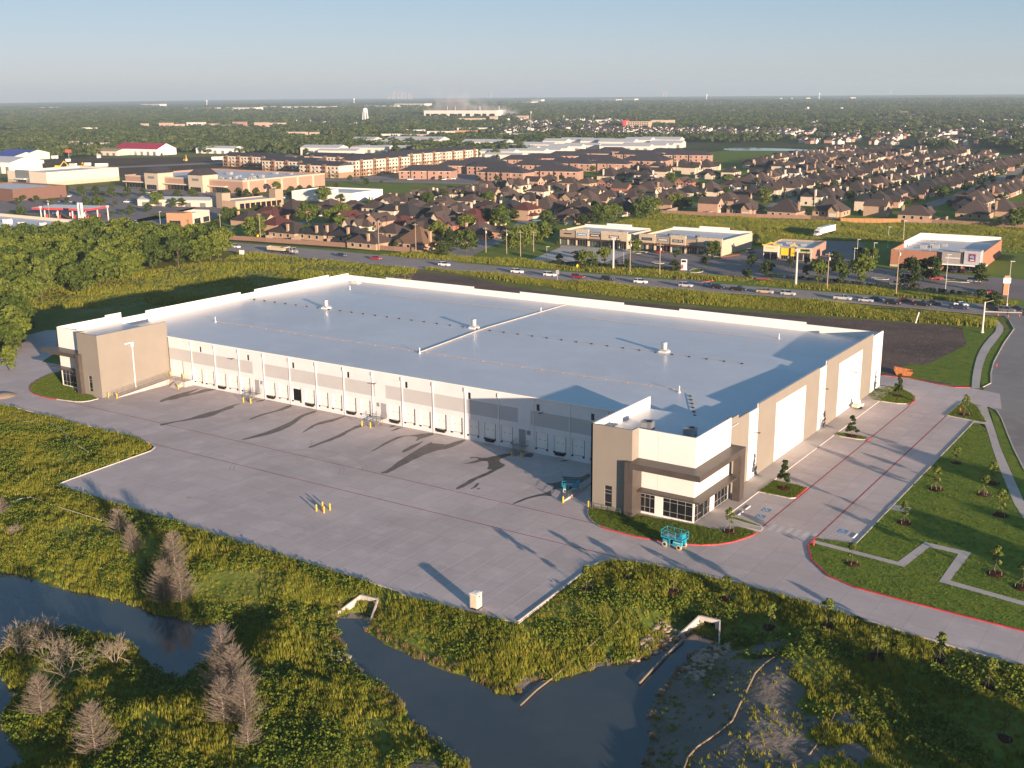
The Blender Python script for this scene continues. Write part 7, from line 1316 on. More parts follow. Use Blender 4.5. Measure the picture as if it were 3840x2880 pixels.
for i, (x, y) in enumerate(FR_): house((4, 2, 3, 4, 4, 0)[i], x, y, (0, Q, 2*Q, 2*Q, Q, 0)[i], 'brown', 'tan brick', f'brown {ADJ[(4, 2, 3, 4, 4, 0)[i]]} house, {ORD[i]} from left, fence behind market', 'houses of the near neighbourhood')
rh = random.Random(3)
def cols():
    for i, (x0, y0, y1, rz) in enumerate(((23, 474, 1010, Q), (68, 508, 760, -Q), (-14, 488, 1030, -Q), (-62, 532, 1080, Q), (-98, 575, 1080, -Q), (-140, 760, 1080, Q), (-176, 790, 1080, -Q))):
        y = y0; n = 0
        while y < y1:
            bend = -9*max(0, (y-650)/300) if x0 > -40 else -4*max(0, (y-700)/300)
            yield i, n, x0+bend+rh.uniform(-1.2, 1.2), y, rz; y += rh.uniform(17, 19.5); n += 1
ROWN = ['west of the wide right street', 'east of the wide right street', 'east of the curved street', 'west of the curved street', 'row left of curved street', 'fifth right row', 'sixth right row']
fovx = lambda x, y: math.atan2(x-CX, y-CY)-YAW
allc = sorted(cols(), key=lambda c: c[3])
for i, n, x, y, rz in allc:
    if fovx(x, y) > .45: continue
    if any((x-a)**2+(y-b)**2 < 15**2 for a, b in PLOT): continue
    k = rh.choice([4, 4, 5, 3, 5, 1, 4]); rc = rh.choice(['brown', 'brown', 'dark brown', 'dark brown', 'charcoal']); wc = rh.choice(['tan brick', 'cream', 'cream', 'cream', 'pink brick'])
    far_ = y > 640
    lab = f'{rc} {ADJ[k]} house, {ORD[min(n, len(ORD)-1)]} from the front, {ROWN[i]}'
    house(k, x, y, rz, rc, wc, lab, 'houses of the right neighbourhood' if not far_ else 'houses far along the rows', detail=y < 760)
# streets between the rows
for q in ([(50, 455), (40, 455), (38, 650), (27, 850), (12, 1080), (20, 1080), (36, 850), (48, 650)], [(-34, 455), (-44, 500), (-44, 690), (-42, 850), (-46, 1080), (-37, 1080), (-33, 850), (-34, 690), (-34, 510), (-20, 455)], [(-114, 620), (-124, 620), (-124, 1080), (-115, 1080)]): sheet('residential_street', smooth(q, 1, True), -.04, M['street'])
for q in ([(-270, 262), (-110, 266), (-110, 273), (-270, 269)], [(-250, 330), (-120, 334), (-120, 341), (-250, 337)], [(-200, 430), (-60, 440), (-60, 447), (-200, 437)], [(-230, 500), (-60, 510), (-60, 517), (-230, 507)]): sheet('residential_street', q, -.05, M['street'])
# fences
def fence(label, pts, h, m, board, post_m=None, group=None, name='fence', x0=None):
    t = thing(name, label, 'fence', (pts[0][0], pts[0][1], -.05), 0, group); me = {}
    for a, b in zip(pts[:-1], pts[1:]):
        L = math.dist(a, b); n = max(1, round(L/board)); rz = math.atan2(b[1]-a[1], b[0]-a[0]); w_ = L/n
        k = round(w_, 2); me.setdefault(k, MB().box(.02, w_-.14, -.05, .05, 0, h).mesh('fence_panel', m)); me.setdefault('p', MB().box(-.14, .14, -.14, .14, 0, h+.15).mesh('post', post_m or m))
        for i in range(n):
            p = (a[0]+(b[0]-a[0])*i/n-pts[0][0], a[1]+(b[1]-a[1])*i/n-pts[0][1], 0); link('fence_panel', me[k], t, p, rz); link('post', me['p'], t, p, rz)
M['bfence'] = plain('brown_brick_fence', (.25, .15, .115), .85, var=.15, scale=1.5); M['wfence'] = plain('orange_wood_fence', (.36, .19, .08), .85, var=.15, scale=2); M['gfence'] = plain('grey_wood_fence', (.27, .21, .17), .9, var=.2, scale=2)
fence('long brown brick fence between the houses and the highway', [(-232.4, 192.5), (-210.5, 194.5), (-183, 198), (-174, 198.5), (-137.3, 203), (-115.3, 205), (-102.4, 205.5), (-90, 207), (-88.6, 212)], 2.0, M['bfence'], 6)
fence('brown wooden fence along the top of the meadow, left part', [(-72, 401), (-60, 402.5), (-40, 404.5), (-18.2, 408), (9.8, 415), (27.8, 411)], 1.9, M['bfence'], 5); fence('new orange wooden fence section along the meadow', [(28.5, 407), (48, 414.6), (56, 419)], 2.3, M['wfence'], 3); fence('brown fence along the top of the meadow, right part', [(57, 420), (69.2, 426.5), (108.9, 427.5), (150, 431)], 1.9, M['bfence'], 5)
for i, p in enumerate(([(-85, 230), (-84, 236), (-96, 240)], [(-148, 212), (-150, 224)], [(-132, 211), (-134, 224)], [(-118, 212), (-120, 226)], [(-102, 213), (-104, 228)], [(-165, 206), (-168, 220)], [(-182, 206), (-185, 222)], [(-70, 405), (-72, 425)], [(-46, 408), (-47, 428)], [(2, 418), (1, 436)], [(70, 430), (72, 448)])): fence('grey wooden yard fence, %s from the left of the yard fences' % ORD[i], p, 1.8, M['gfence'], 3, group='yard fences')
# neighbourhood trees
NT = [(KC, 1000, 930, 4, .95), (KC, 690, 910, 4, .8), (KC, 1410, 860, 3, .9), (KC, 1620, 800, 2, 1.0), (KC, 300, 1020, 3, .95), (KC, 140, 1110, 0, .9), (KC, 260, 1180, 0, .8), (KC, 2130, 860, 3, .8), (KC, 1480, 1270, 4, .9), (KC, 1530, 1300, 0, .9), (KC, 1690, 1340, 2, .9), (KC, 1900, 1220, 0, 1.0), (KC, 1900, 1430, 0, 1.0), (KC, 2000, 1410, 4, .9), (KC, 1590, 1500, 2, .85), (KC, 1690, 1460, 4, .9), (KC, 290, 840, 2, .7), (KC, 60, 810, 0, .9), (KC, 1740, 920, 2, .6),
 (KB, 890, 900, 3, .9), (KB, 980, 870, 2, .9), (KB, 730, 990, 4, .95), (KB, 1240, 1080, 0, 1.1), (KB, 1340, 1060, 4, .9), (KB, 1920, 890, 3, 1.2), (KB, 1230, 830, 2, .8), (KB, 2120, 650, 0, 1.0), (KB, 520, 1080, 4, .5), (KB, 430, 1080, 4, .45),
 (KD, 120, 1090, 2, 1.15), (KD, 250, 1110, 3, 1.15), (KD, 440, 1050, 2, .8), (KD, 860, 1140, 1, .85), (KD, 960, 1160, 4, .8), (KD, 760, 1300, 3, 1.1), (KD, 900, 1260, 2, .9), (KD, 460, 1380, 3, 1.1), (KD, 570, 1370, 0, 1.0), (KD, 1600, 1060, 3, 1.15), (KD, 1730, 1060, 0, 1.0), (KD, 1500, 1100, 2, .9), (KD, 1350, 1130, 2, .8), (KD, 2090, 1010, 3, 1.2), (KD, 2180, 960, 0, 1.0), (KD, 100, 860, 3, .9), (KD, 1050, 610, 2, 1.0), (KD, 1330, 920, 2, .7), (KD, 1860, 615, 2, .8), (KD, 220, 590, 2, .7), (KD, 2090, 800, 2, .8), (KD, 1490, 930, 2, .7), (KD, 1460, 490, 1, .7), (KD, 1580, 480, 4, .6), (KD, 1190, 545, 4, .6), (KD, 1800, 780, 4, .7),
 (KE, 60, 990, 3, 1.1), (KE, 170, 980, 0, 1.05), (KE, 450, 890, 3, .95), (KE, 620, 900, 2, .9), (KE, 1140, 630, 0, .9), (KE, 1140, 760, 2, .85), (KE, 400, 580, 3, .8), (KE, 1500, 640, 2, .85), (KE, 1620, 840, 0, 1.0), (KE, 1400, 870, 4, .6), (KE, 820, 800, 4, .8), (KE, 1750, 830, 4, .7), (KE, 1380, 720, 2, .7), (KE, 1800, 640, 2, .7), (KE, 2050, 590, 2, .7),
 (KF, 170, 540, 2, .8), (KF, 260, 530, 4, .7), (KF, 340, 510, 2, .8), (KF, 550, 690, 4, .7), (KF, 1410, 590, 3, .9), (KF, 1460, 560, 2, .8), (KF, 1640, 530, 2, .8), (KF, 1790, 490, 2, .8), (KF, 1900, 450, 2, .8), (KF, 1840, 590, 2, .8), (KF, 1230, 730, 4, .7), (KF, 2150, 860, 0, 1.0), (KF, 440, 480, 4, .7), (KF, 540, 460, 2, .7),
 (KG, 500, 520, 0, .75), (KG, 430, 520, 5, .55), (KG, 580, 530, 4, .7), (KG, 690, 480, 1, .65), (KG, 780, 530, 4, .5), (KG, 915, 530, 4, .65), (KG, 985, 380, 0, .6), (KG, 1365, 560, 2, .6), (KG, 1380, 440, 4, .6), (KG, 1665, 510, 4, .7), (KG, 1740, 410, 0, .65), (KG, 2105, 500, 2, .6), (KG, 2060, 620, 4, .6), (KG, 250, 500, 5, .4), (KG, 235, 340, 4, .45), (KG, 2140, 295, 2, .55),
 (KH, 40, 370, 4, .65), (KH, 165, 435, 2, .75), (KH, 350, 390, 4, .6), (KH, 485, 450, 4, .7), (KH, 570, 490, 1, .85), (KH, 700, 380, 2, .9), (KH, 740, 500, 1, .8), (KH, 925, 480, 1, 1.0), (KH, 840, 410, 4, .75), (KH, 890, 300, 2, .6), (KH, 985, 360, 0, .7), (KH, 1300, 470, 2, 1.3), (KH, 1480, 440, 2, 1.1), (KH, 1420, 440, 2, .9), (KH, 1880, 480, 2, .9), (KH, 65, 200, 4, .6), (KH, 2000, 195, 4, .5), (KH, 480, 375, 4, .5), (KH, 20, 490, 4, .5), (KH, 1970, 690, 2, .7), (KH, 1870, 640, 4, .6),
 (KA, 855, 560, 2, .8), (KA, 1060, 570, 2, 1.0), (KA, 1225, 580, 2, .9), (KA, 1455, 590, 2, .95), (KA, 1640, 590, 2, .9), (KA, 1850, 590, 2, .75), (KA, 2070, 630, 2, .8), (KA, 660, 700, 4, .7), (KA, 870, 690, 4, .65), (KA, 1100, 720, 2, .9), (KA, 1285, 720, 3, .8), (KA, 460, 670, 4, .8), (KA, 230, 700, 4, .8), (KA, 300, 660, 4, .7), (KA, 280, 840, 3, .6), (KA, 1490, 730, 4, .6), (KA, 1690, 820, 2, .7), (KA, 1915, 790, 2, .7), (KA, 2020, 700, 0, .9), (KA, 1600, 840, 4, .6), (KA, 500, 950, 4, .5), (KA, 1610, 980, 4, .5), (KA, 1460, 860, 4, .5),
 (KB, 230, 620, 2, .8), (KB, 430, 620, 2, 1.0), (KB, 560, 690, 4, .7), (KB, 690, 665, 4, .6), (KB, 850, 620, 2, 1.0), (KB, 1010, 600, 2, .9), (KB, 1130, 620, 2, .9), (KB, 1260, 600, 2, .9), (KB, 1510, 550, 1, .8), (KB, 1690, 580, 2, .9), (KB, 1810, 560, 2, .8), (KB, 1940, 550, 2, .7), (KB, 160, 725, 2, .75), (KB, 280, 720, 2, .7), (KB, 410, 700, 2, .7), (KB, 1530, 90, 2, 1.2), (KB, 1900, 90, 2, 1.4), (KB, 1400, 70, 2, 1.1),
 (KC, 390, 580, 2, .6), (KC, 540, 580, 4, .7), (KC, 600, 630, 2, .7), (KC, 795, 630, 4, .5), (KC, 980, 570, 4, .6), (KC, 210, 680, 2, .6), (KC, 1390, 550, 2, .6), (KC, 1560, 570, 4, .6), (KC, 960, 205, 2, 1.3), (KC, 2040, 570, 4, .6), (KD, 230, 315, 2, .8), (KD, 390, 600, 4, .6)]
NM = {id(KA): 'in the left retail park', id(KB): 'around the left end of the brick fence', id(KC): 'among the houses left of the street', id(KD): 'among the houses behind the shop rows', id(KE): 'among the houses beyond the meadow', id(KF): 'in the right neighbourhood', id(KG): 'around the lots of the shop rows', id(KH): 'around the restaurant and the market'}
NTK = {}
for q in NT: NTK.setdefault((id(q[0]), q[3]), []).append(q[1]+q[2]*.001)
for q in NTK.values(): q.sort()
for K, px, py, k, s in NT[:]:
    z0 = 4*s; x, y, _ = K(px, py, z0); tree(k, (x, y, -.05), s, {0: 'round', 1: 'tall', 2: 'dark', 3: 'broad', 4: 'small dark', 5: 'pale'}[k]+' leafy tree, '+ORD[NTK[(id(K), k)].index(px+py*.001)]+' from left '+NM[id(K)], 'trees '+NM[id(K)])
# ---------------- retail park ground, far town, woods, haze ----------------
sheet('parking_lot', [(-600, 340), (-560, 300), (-470, 250), (-385, 190), (-300, 176), (-262, 180), (-250, 214), (-285, 270), (-300, 296), (-330, 330), (-325, 372), (-380, 376), (-515, 374), (-570, 350)], -.05, M['asphalt'])
sheet('parking_lot', [(-480, 480), (-300, 520), (-300, 560), (-330, 640), (-410, 620), (-422, 512), (-560, 545), (-560, 500)], -.055, M['asphalt'])
for q in ([(-560, 330), (-470, 276), (-455, 284), (-545, 340)], [(-420, 225), (-400, 205), (-330, 190), (-320, 200), (-330, 208)], [(-330, 255), (-300, 245), (-290, 262), (-320, 290)], [(-540, 345), (-450, 330), (-450, 338), (-530, 352)]): sheet('lawn', q, -.03, M['field'])
sheet('access_road', [(-290, 185), (-278, 182), (-292, 240), (-340, 300), (-450, 345), (-450, 354), (-335, 310), (-304, 250)], -.04, M['street'])
sheet('far_road', [(-620, 560), (-430, 500), (-300, 520), (-80, 560), (-80, 568), (-300, 530), (-430, 510), (-620, 572)], -.052, M['street'])
p = [KP(600, 345)[:2], KP(560, 350)[:2], KP(200, 365)[:2], KP(0, 372)[:2], KP(0, 368)[:2], KP(200, 362)[:2], KP(560, 346)[:2]]; sheet('far_road', p, -.04, M['street'])
pw = smooth([crop(2400, 500, 3.456)(x, y)[:2] for x, y in ((1050, 200), (1250, 180), (1700, 190), (2300, 215), (2900, 235), (2900, 250), (2200, 232), (1500, 222), (1150, 222))], 1, True); sheet('far_pond', pw, -.03, M['water'])
def far_at(px, py): return at(px, py)[:2]
CLEAR = []
def clear(x, y, w_, depth=150): CLEAR.append((math.atan2(x-CX, y-CY), math.hypot(x-CX, y-CY), w_, depth))
FM = {c: plain('far_'+c, v, .85, .1, var=.06, scale=.1) for c, v in dict(white=(.62, .58, .52), tan=(.46, .36, .26), pink=(.46, .31, .24), brick=(.36, .2, .14), orange=(.55, .2, .07), grey=(.33, .33, .34), red=(.42, .06, .06)).items()}
def far_block(name, label, x0, x1, yb, hp, c, cat='building', group='far buildings of the town', roofc='grey', vis=140, depth=None):
    a, b = far_at(x0, yb), far_at(x1, yb); d = math.hypot((a[0]+b[0])/2-CX, (a[1]+b[1])/2-CY); h = hp*d/FPX; L = math.dist(a, b); rz = math.atan2(b[1]-a[1], b[0]-a[0]); D = depth or min(max(L*.35, 12), 60)
    t = thing(name, label, cat, (a[0], a[1], -.1), rz, group); MB().box(0, L, 0, D, 0, h).build('wall', FM[c], t); MB().box(-.3, L+.3, -.3, D+.3, h+.02, h+.5).build('roof', FM[roofc] if roofc in FM else M['whroof'], t)
    n = max(1, min(9, int(L/14))); o = MB()
    for i in range(n): o.box((i+.25)*L/n, (i+.75)*L/n, -.15, -.02, h*.15, h*.55)
    o.build('dark_bays', M['glass'], t); m_ = ((a[0]+b[0])/2, (a[1]+b[1])/2); clear(*m_, L+16, vis); return t, L, D, h
GP = lambda w_: 'pale distant building '+w_
t, L, D, h = far_block('factory', 'long cream factory with dark bays and steam rising behind it', 1590, 1863, 440, 24, 'white', 'factory', None, 'white', 260)
for i in range(6): MB().box(L*(.1+.16*i), L*(.1+.16*i)+11, -.6, -.2, h*.12, h*.5).build('dark_bay', M['glass'], t)
for i in (.25, .36, .7, .96): MB().lathe([(2, h), (1.6, h+12)], 8, (L*i, D*.6, 0)).build('chimney', FM['grey'], t)
FACT = (t.location.x, t.location.y, t.rotation_euler.z, L, h)
FB = [(683, 814, 414, 9, 'white'), (832, 952, 414, 10, 'white'), (976, 1253, 412, 12, 'white'), (1262, 1321, 405, 6, 'white'), (1366, 1479, 406, 9, 'white'), (1479, 1592, 398, 9, 'white'), (527, 597, 398, 7, 'white'), (289, 325, 407, 6, 'white'), (136, 190, 411, 8, 'pink'), (190, 248, 408, 6, 'tan'), (289, 299, 422, 6, 'white'),
 (527, 547, 477, 12, 'tan'), (597, 640, 481, 18, 'pink'), (642, 683, 480, 13, 'tan'), (700, 760, 472, 12, 'white'), (762, 812, 477, 12, 'pink'), (815, 860, 478, 8, 'pink'), (872, 918, 475, 16, 'brick'), (954, 1000, 481, 20, 'pink'), (1002, 1063, 476, 14, 'tan'), (307, 326, 494, 14, 'white'), (337, 353, 493, 12, 'white'), (258, 280, 542, 10, 'tan'), (312, 332, 551, 12, 'tan'), (376, 398, 546, 9, 'tan'),
 (1079, 1113, 508, 12, 'tan'), (1115, 1154, 508, 12, 'tan'), (1160, 1188, 508, 11, 'tan'), (1430, 1500, 517, 14, 'white'), (1503, 1601, 517, 12, 'pink'), (1601, 1696, 505, 12, 'white'), (1698, 1782, 503, 12, 'orange'), (1714, 1818, 490, 10, 'white'), (1524, 1588, 496, 9, 'white'), (1845, 1940, 487, 11, 'white'), (1832, 1990, 512, 10, 'white'), (1714, 1814, 456, 12, 'tan'), (1836, 1861, 456, 18, 'tan'), (1922, 1976, 449, 14, 'pink'),
 (1900, 1992, 389, 7, 'white'), (1993, 2029, 386, 12, 'white'), (2031, 2067, 386, 6, 'white'), (2230, 2310, 424, 5, 'white'), (2313, 2393, 426, 4, 'white'), (2442, 2526, 470, 18, 'tan'), (2130, 2230, 459, 8, 'white'), (2232, 2325, 458, 8, 'white'), (2253, 2310, 379, 6, 'white'), (2338, 2379, 379, 8, 'white'), (2687, 2735, 403, 5, 'pink'), (2711, 2780, 420, 6, 'white'), (2794, 2838, 420, 6, 'white'),
 (3160, 3180, 433, 8, 'orange'), (3373, 3400, 430, 10, 'orange'), (2906, 2926, 373, 5, 'white'), (2943, 2965, 373, 5, 'white'), (2976, 3022, 372, 5, 'white'), (3128, 3188, 371, 5, 'white'), (3491, 3522, 388, 5, 'white'), (3570, 3612, 387, 5, 'white'), (3617, 3628, 388, 7, 'white'), (3676, 3694, 385, 4, 'pink'), (3260, 3290, 417, 4, 'pink'), (2150, 2195, 393, 5, 'tan'), (1960, 2000, 403, 4, 'tan')]
FB.sort()
FBN = {}
for x0, x1, yb, hp, c in FB:
    key = f"{ {'white': 'white', 'tan': 'tan', 'pink': 'pinkish', 'orange': 'orange', 'brick': 'brick'}[c]} {'long' if x1-x0 > 70 else 'small'} {'low' if hp < 9 else 'tall'} building"; wh_ = 'near the horizon' if yb < 430 else 'among the far trees'
    FBN[key+wh_] = FBN.get(key+wh_, 0)+1; far_block('distant_building', f'{key} {wh_}, {ORD[FBN[key+wh_]-1]} of its kind from the left', x0, x1, yb, hp, c, group='distant buildings')
t, L, D, h = far_block('hotel', 'tan hotel block with a red end wall beyond the white roofs', 2336, 2436, 486, 28, 'tan', 'hotel', None, 'tan', 200, 26); MB().box(-.6, 6, -.6, D, 0, h+3).build('red_end', FM['red'], t)
hw = MB().box(-.9, .9, -.2, 0, -1, 1).mesh('window', M['glass'])
for f in range(4):
    for i in range(12): link('window', hw, t, (8+(L-10)*(i+.5)/12, -.02, 3+f*h/4.6))
rf = random.Random(21)
def far_house(x, y, s, wc, rc, label, group):
    t = thing('house', label, 'house', (x, y, -.1), rf.choice([0, Q, .3, 1.2, 2*Q]), group); t.scale = (s, s, s); link('wall', FHW, t, color=wc); link('roof', FHR, t, color=rc)
wf = MB(); rfm = MB(); wf.box(-7, 7, -5, 5, 0, 4.2); gwall(wf, 5, 5, 4.2, 2.2, 2, -6); hip(rfm, 14, 10, 4.2, 3.2); gable(rfm, 5, 7, 4.2, 2.2, 2, -5); FHW = wf.mesh('wall', M['hwall']); FHR = rfm.mesh('roof', M['hroof'])
def many(n, x0, x1, y0, y1, wcs, label, group, kind, s=1., slope=0):
    P = []; 
    for i in range(n):
        px = rf.uniform(x0, x1); py = rf.uniform(y0, y1)+slope*(px-x0); x, y = far_at(px, py); P.append((x, y, rf.choice(wcs), rf.choice(['brown', 'dark brown', 'charcoal']), rf.uniform(.8, 1.15)*s)); clear(x, y, 18, 70)
    # past the first three hundred houses these are one object each
    b = MB(); W2 = MB(); mats = [M['hr1'], M['hr2'], M['hw1'], M['hw2'], M['hw3']]
    for x, y, wc, rc, s_ in P:
        M_ = Matrix.Translation((x, y, -.1)) @ Matrix.Rotation(rf.choice([0, Q, .3, 1.2]), 4, 'Z') @ Matrix.Scale(s_, 4); i0 = len(b.v); b.box(-7, 7, -5, 5, 0, 4.2, {'white': 2, 'cream': 2, 'tan brick': 3, 'pink brick': 4, 'red brick': 4}[wc]); gwall(b, 5, 5, 4.2, 2.2, 2, -6); b.m[-4:] = [2]*4; hip(b, 14, 10, 4.2, 3.2, m=rf.choice([0, 1])); b.xf(M_, i0)
    o = b.build(kind, mats); o['kind'] = 'stuff'
M['hr1'] = plain('far_brown_roof', RC['brown'], .9, .1); M['hr2'] = plain('far_dark_roof', RC['charcoal'], .9, .1); M['hw1'] = plain('far_white_wall', WC['white'], .9, .1); M['hw2'] = plain('far_tan_wall', WC['tan brick'], .9, .1); M['hw3'] = plain('far_pink_wall', WC['pink brick'], .9, .1)
many(150, 2190, 2740, 486, 514, ['white', 'white', 'cream'], '', '', 'far_white_houses'); many(30, 2760, 3010, 490, 512, ['white', 'cream'], '', '', 'far_white_houses'); many(120, 3000, 3840, 452, 545, ['white', 'cream', 'tan brick', 'pink brick', 'red brick'], '', '', 'far_suburb_houses'); many(90, 1880, 2330, 452, 505, ['white', 'cream', 'white', 'pink brick'], '', '', 'far_town_houses', 1.2); many(24, 560, 1700, 430, 500, ['tan brick', 'white'], '', '', 'far_scattered_houses'); many(40, 2400, 3840, 395, 440, ['tan brick', 'white'], '', '', 'far_scattered_houses'); many(30, 20, 1300, 395, 430, ['tan brick', 'white'], '', '', 'far_scattered_houses')
# water towers and tall far things
def water_tower(px, py, top, label, thin=False):
    x, y = far_at(px, py); d = math.hypot(x-CX, y-CY); H = top*d/FPX; R = H*.2; t = thing('water_tower', label, 'water tower', (x, y, -.1), 0, None if not thin else 'far water towers')
    if thin: MB().lathe([(R*.5, 0), (R*.35, H*.6), (R, H*.75), (R, H*.92), (R*.3, H)], 10).build('tank', M['white'], t)
    else:
        MB().lathe([(R*.15, H*.6), (R*.75, H*.66), (R, H*.76), (R*.98, H*.88), (R*.7, H*.97), (R*.1, H)], 14).build('tank', M['white'], t)
        for k in range(6): a = k*PI/3; MB().tube((R*1.25*math.cos(a), R*1.25*math.sin(a), 0), (R*.85*math.cos(a), R*.85*math.sin(a), H*.72), .9, 6).build('leg', M['white'], t)
        MB().tube((0, 0, 0), (0, 0, H*.62), 1.3, 8).build('riser', M['white'], t)
    clear(x, y, R*3, 130)
water_tower(1370.7, 453, 46, 'white water tower on six legs rising from the far trees'); water_tower(776, 393, 16, 'tiny pale water tower on the left horizon', True); water_tower(1328, 388, 18, 'small water tower on the horizon left of the skyline', True); water_tower(2649, 372, 18, 'small white water tower on the horizon right of centre', True); water_tower(3071, 370, 20, 'white water tower with a wide head on the right horizon', True)
for px, py, w_, h_, lab in ((3020, 418, 8, 9, 'left one'), (3029, 418, 9, 15, 'right one'), (3155, 417, 12, 12, 'by itself, farther right')):
    x, y = far_at(px, py); d = math.hypot(x-CX, y-CY)/FPX; t = thing('silo', 'white silo on the far plain, '+lab, 'silo', (x, y, -.1), 0, 'far white silos'); MB().lathe([(w_*d/2, 0), (w_*d/2, h_*d), (w_*d*.2, h_*d*1.1)], 10).build('cylinder_wall', M['white'], t)
for i, (px, h_, w_) in enumerate(((1465, 14, 8), (1471, 22, 9), (1486, 18, 8), (1494, 13, 10), (1503, 19, 7), (1512, 16, 8), (1525, 14, 9), (1536, 12, 8), (1448, 7, 12), (1834, 16, 7), (2480, 12, 8), (2490, 10, 9), (3330, 9, 9))):
    x, y = far_at(px, 372-(px-1465)*.0094); d = math.hypot(x-CX, y-CY)/FPX; t = thing('skyscraper', 'faint city tower on the hazy horizon', 'tower', (x, y, -.1), 0, 'faint towers of the city skyline'); MB().box(0, w_*d, 0, 20, 0, (h_+6)*d).build('shaft', FM['grey'], t); MB().box(w_*d*.3, w_*d*.6, 5, 12, (h_+6)*d, (h_+8)*d).build('crown', FM['grey'], t)
for px, py, top, w_, c, lab in ((1990, 497, 76, 0, 'steel', 'tall stadium light mast in the far town'), (2223, 455, 22, 18, 'white', 'white roadside sign on a tall far post'), (2381, 462, 22, 24, 'red', 'red roadside sign on a tall far post'), (2112, 455, 22, 12, 'white', 'small white sign on a far post'), (1241, 512, 20, 30, 'red', 'dark red billboard behind the white sheds')):
    x, y = far_at(px, py); d = math.hypot(x-CX, y-CY)/FPX; t = thing('tall_sign' if w_ else 'light_mast', lab, 'sign' if w_ else 'light mast', (x, y, -.1), -.6); MB().tube((0, 0, 0), (0, 0, top*d), .7, 6).build('post', M['steel'], t); ww = w_ or 10; MB().box(-ww*d/2, ww*d/2, -.5, .5, (top-8)*d, top*d).build('panel', FM.get(c, M['white']), t); clear(x, y, 20, 120)
# woods: clumps of trees, one object per kind of clump
CL = []
for i in range(4):
    r_ = np.random.default_rng(200+i); C = []; Nn = []
    for k in range(9):
        cx, cy = r_.uniform(-13, 13, 2); R = r_.uniform(3.5, 6); H = r_.uniform(6, 11)
        n = 34; d = r_.normal(size=(n, 3)); d /= np.linalg.norm(d, axis=1, keepdims=True); d[:, 2] = np.abs(d[:, 2])-.25; C.append(np.array([cx, cy, H*.55])+d*np.array([R, R, H*.48])*(.75+.35*r_.random((n, 1)))); Nn.append(d+r_.normal(size=(n, 3))*.35)
    CL.append(template('wood_clump', quads_mesh('wood_clump', np.concatenate(C), np.concatenate(Nn), 1.55, M['leaf_far'] if 'leaf_far' in M else M.setdefault('leaf_far', leafmat('far_leaves', [(.022, .040, .012), (.042, .066, .016), (.07, .096, .022), (.11, .125, .035)], .06)))))
OPENF = [[KP(*q)[:2] for q in L_] for L_ in ([(620, 344), (560, 352), (0, 385), (0, 345), (270, 338), (420, 334), (600, 328)], [(1050, 330), (1480, 318), (1530, 318), (1850, 318), (1850, 335), (2212, 340), (2212, 325), (2100, 326), (1480, 306), (1180, 312)], [(2212, 318), (1900, 322), (1500, 316), (1500, 330), (2212, 345)])]
CA = np.array([c[0] for c in CLEAR]); CD = np.array([c[1] for c in CLEAR]); CWd = np.array([c[2] for c in CLEAR]); CDe = np.array([c[3] for c in CLEAR])
rg = np.random.default_rng(77)
def wood_pts(n, r0, r1, dens):
    r_ = np.sqrt(rg.uniform(r0*r0, r1*r1, n)); a = rg.uniform(YAW-.49, YAW+.49, n); x = CX+r_*np.sin(a); y = CY+r_*np.cos(a); keep = np.ones(n, bool)
    for k in range(len(CA)): keep &= ~((np.abs(a-CA[k])*r_ < CWd[k]/2+14) & (r_ < CD[k]+12) & (r_ > CD[k]-CDe[k]))
    keep &= ~((y < 1110) & (x > -700) & (y < 1110-(x+300)*.0) & (x < 300)) | (in_poly(x, y, [(-700, 900), (-560, 800), (-480, 830), (-520, 1000), (-640, 1100)]))
    keep &= ~((x > -930) & (y < 760) & (x < -480)); keep &= ~in_poly(x, y, [KP(q[0], q[1])[:2] for q in ((0, 392), (0, 346), (300, 337), (620, 332), (640, 350))])
    for F in OPENF: keep &= ~in_poly(x, y, F)
    keep &= dist_poly(x, y, pw) > 25; keep &= ~in_poly(x, y, pw)
    nz = np.sin(x*.004+1.2*np.sin(y*.003))+np.sin(y*.0052+1.5*np.sin(x*.0035)); keep &= (nz > dens) | (rg.random(n) < .12)
    return np.stack([x[keep], y[keep], np.full(keep.sum(), -.6)], 1)
P = np.concatenate([wood_pts(9000, 900, 2300, -1.5), wood_pts(14000, 2300, 4200, -.9), wood_pts(9000, 4200, 7500, -.4)])
sc_ = rg.uniform(.75, 1.25, len(P))*np.where(np.hypot(P[:, 0]-CX, P[:, 1]-CY) > 4200, 1.5, 1.0); which = rg.integers(0, 4, len(P))
for i in range(4): scatter('far_wood', P[which == i], sc_[which == i], CL[i], seed=30+i)
# small trees of the far yards, past the individually built ones
yt = []
for (x, y) in PLOT:
    for _ in range(2):
        if rf.random() < .55: yt.append((x+rf.choice([-9, 9])+rf.uniform(-3, 3), y+rf.uniform(-10, 10), -.1))
scatter('yard_trees', yt, [rf.uniform(.35, .75) for _ in yt], template('yard_tree', TREES[2][0]), seed=50)
hb = []
for x0, y0, x1, y1 in ((63, 219, 140, 216), (-20, 206, 30, 215)): hb += [(x0+(x1-x0)*i/60+rf.uniform(-.5, .5), y0+(y1-y0)*i/60+rf.uniform(-.4, .4), -.1) for i in range(60)]
scatter('hedge', hb, [rf.uniform(.22, .3) for _ in hb], template('hedge_bush', TREES[4][0]), seed=51)
# trees of the estate to the east, out of frame, whose long shade falls over the lawn and the lower right meadow
for i, (x, y, s) in enumerate(((244, -30, 1.1), (243, -14, 1.0), (238, 2, 1.1), (252, 12, 1.0), (240, 24, .9), (262, -84, 1.2), (270, -90, 1.4), (266, -98, 1.3), (279, -95, 1.4), (272, -108, 1.3), (284, -104, 1.3), (290, -112, 1.4))): tree([0, 3, 1][i % 3], (x, y, -.1), s, 'large leafy tree on the far side of the eastern street', 'trees east of the street')
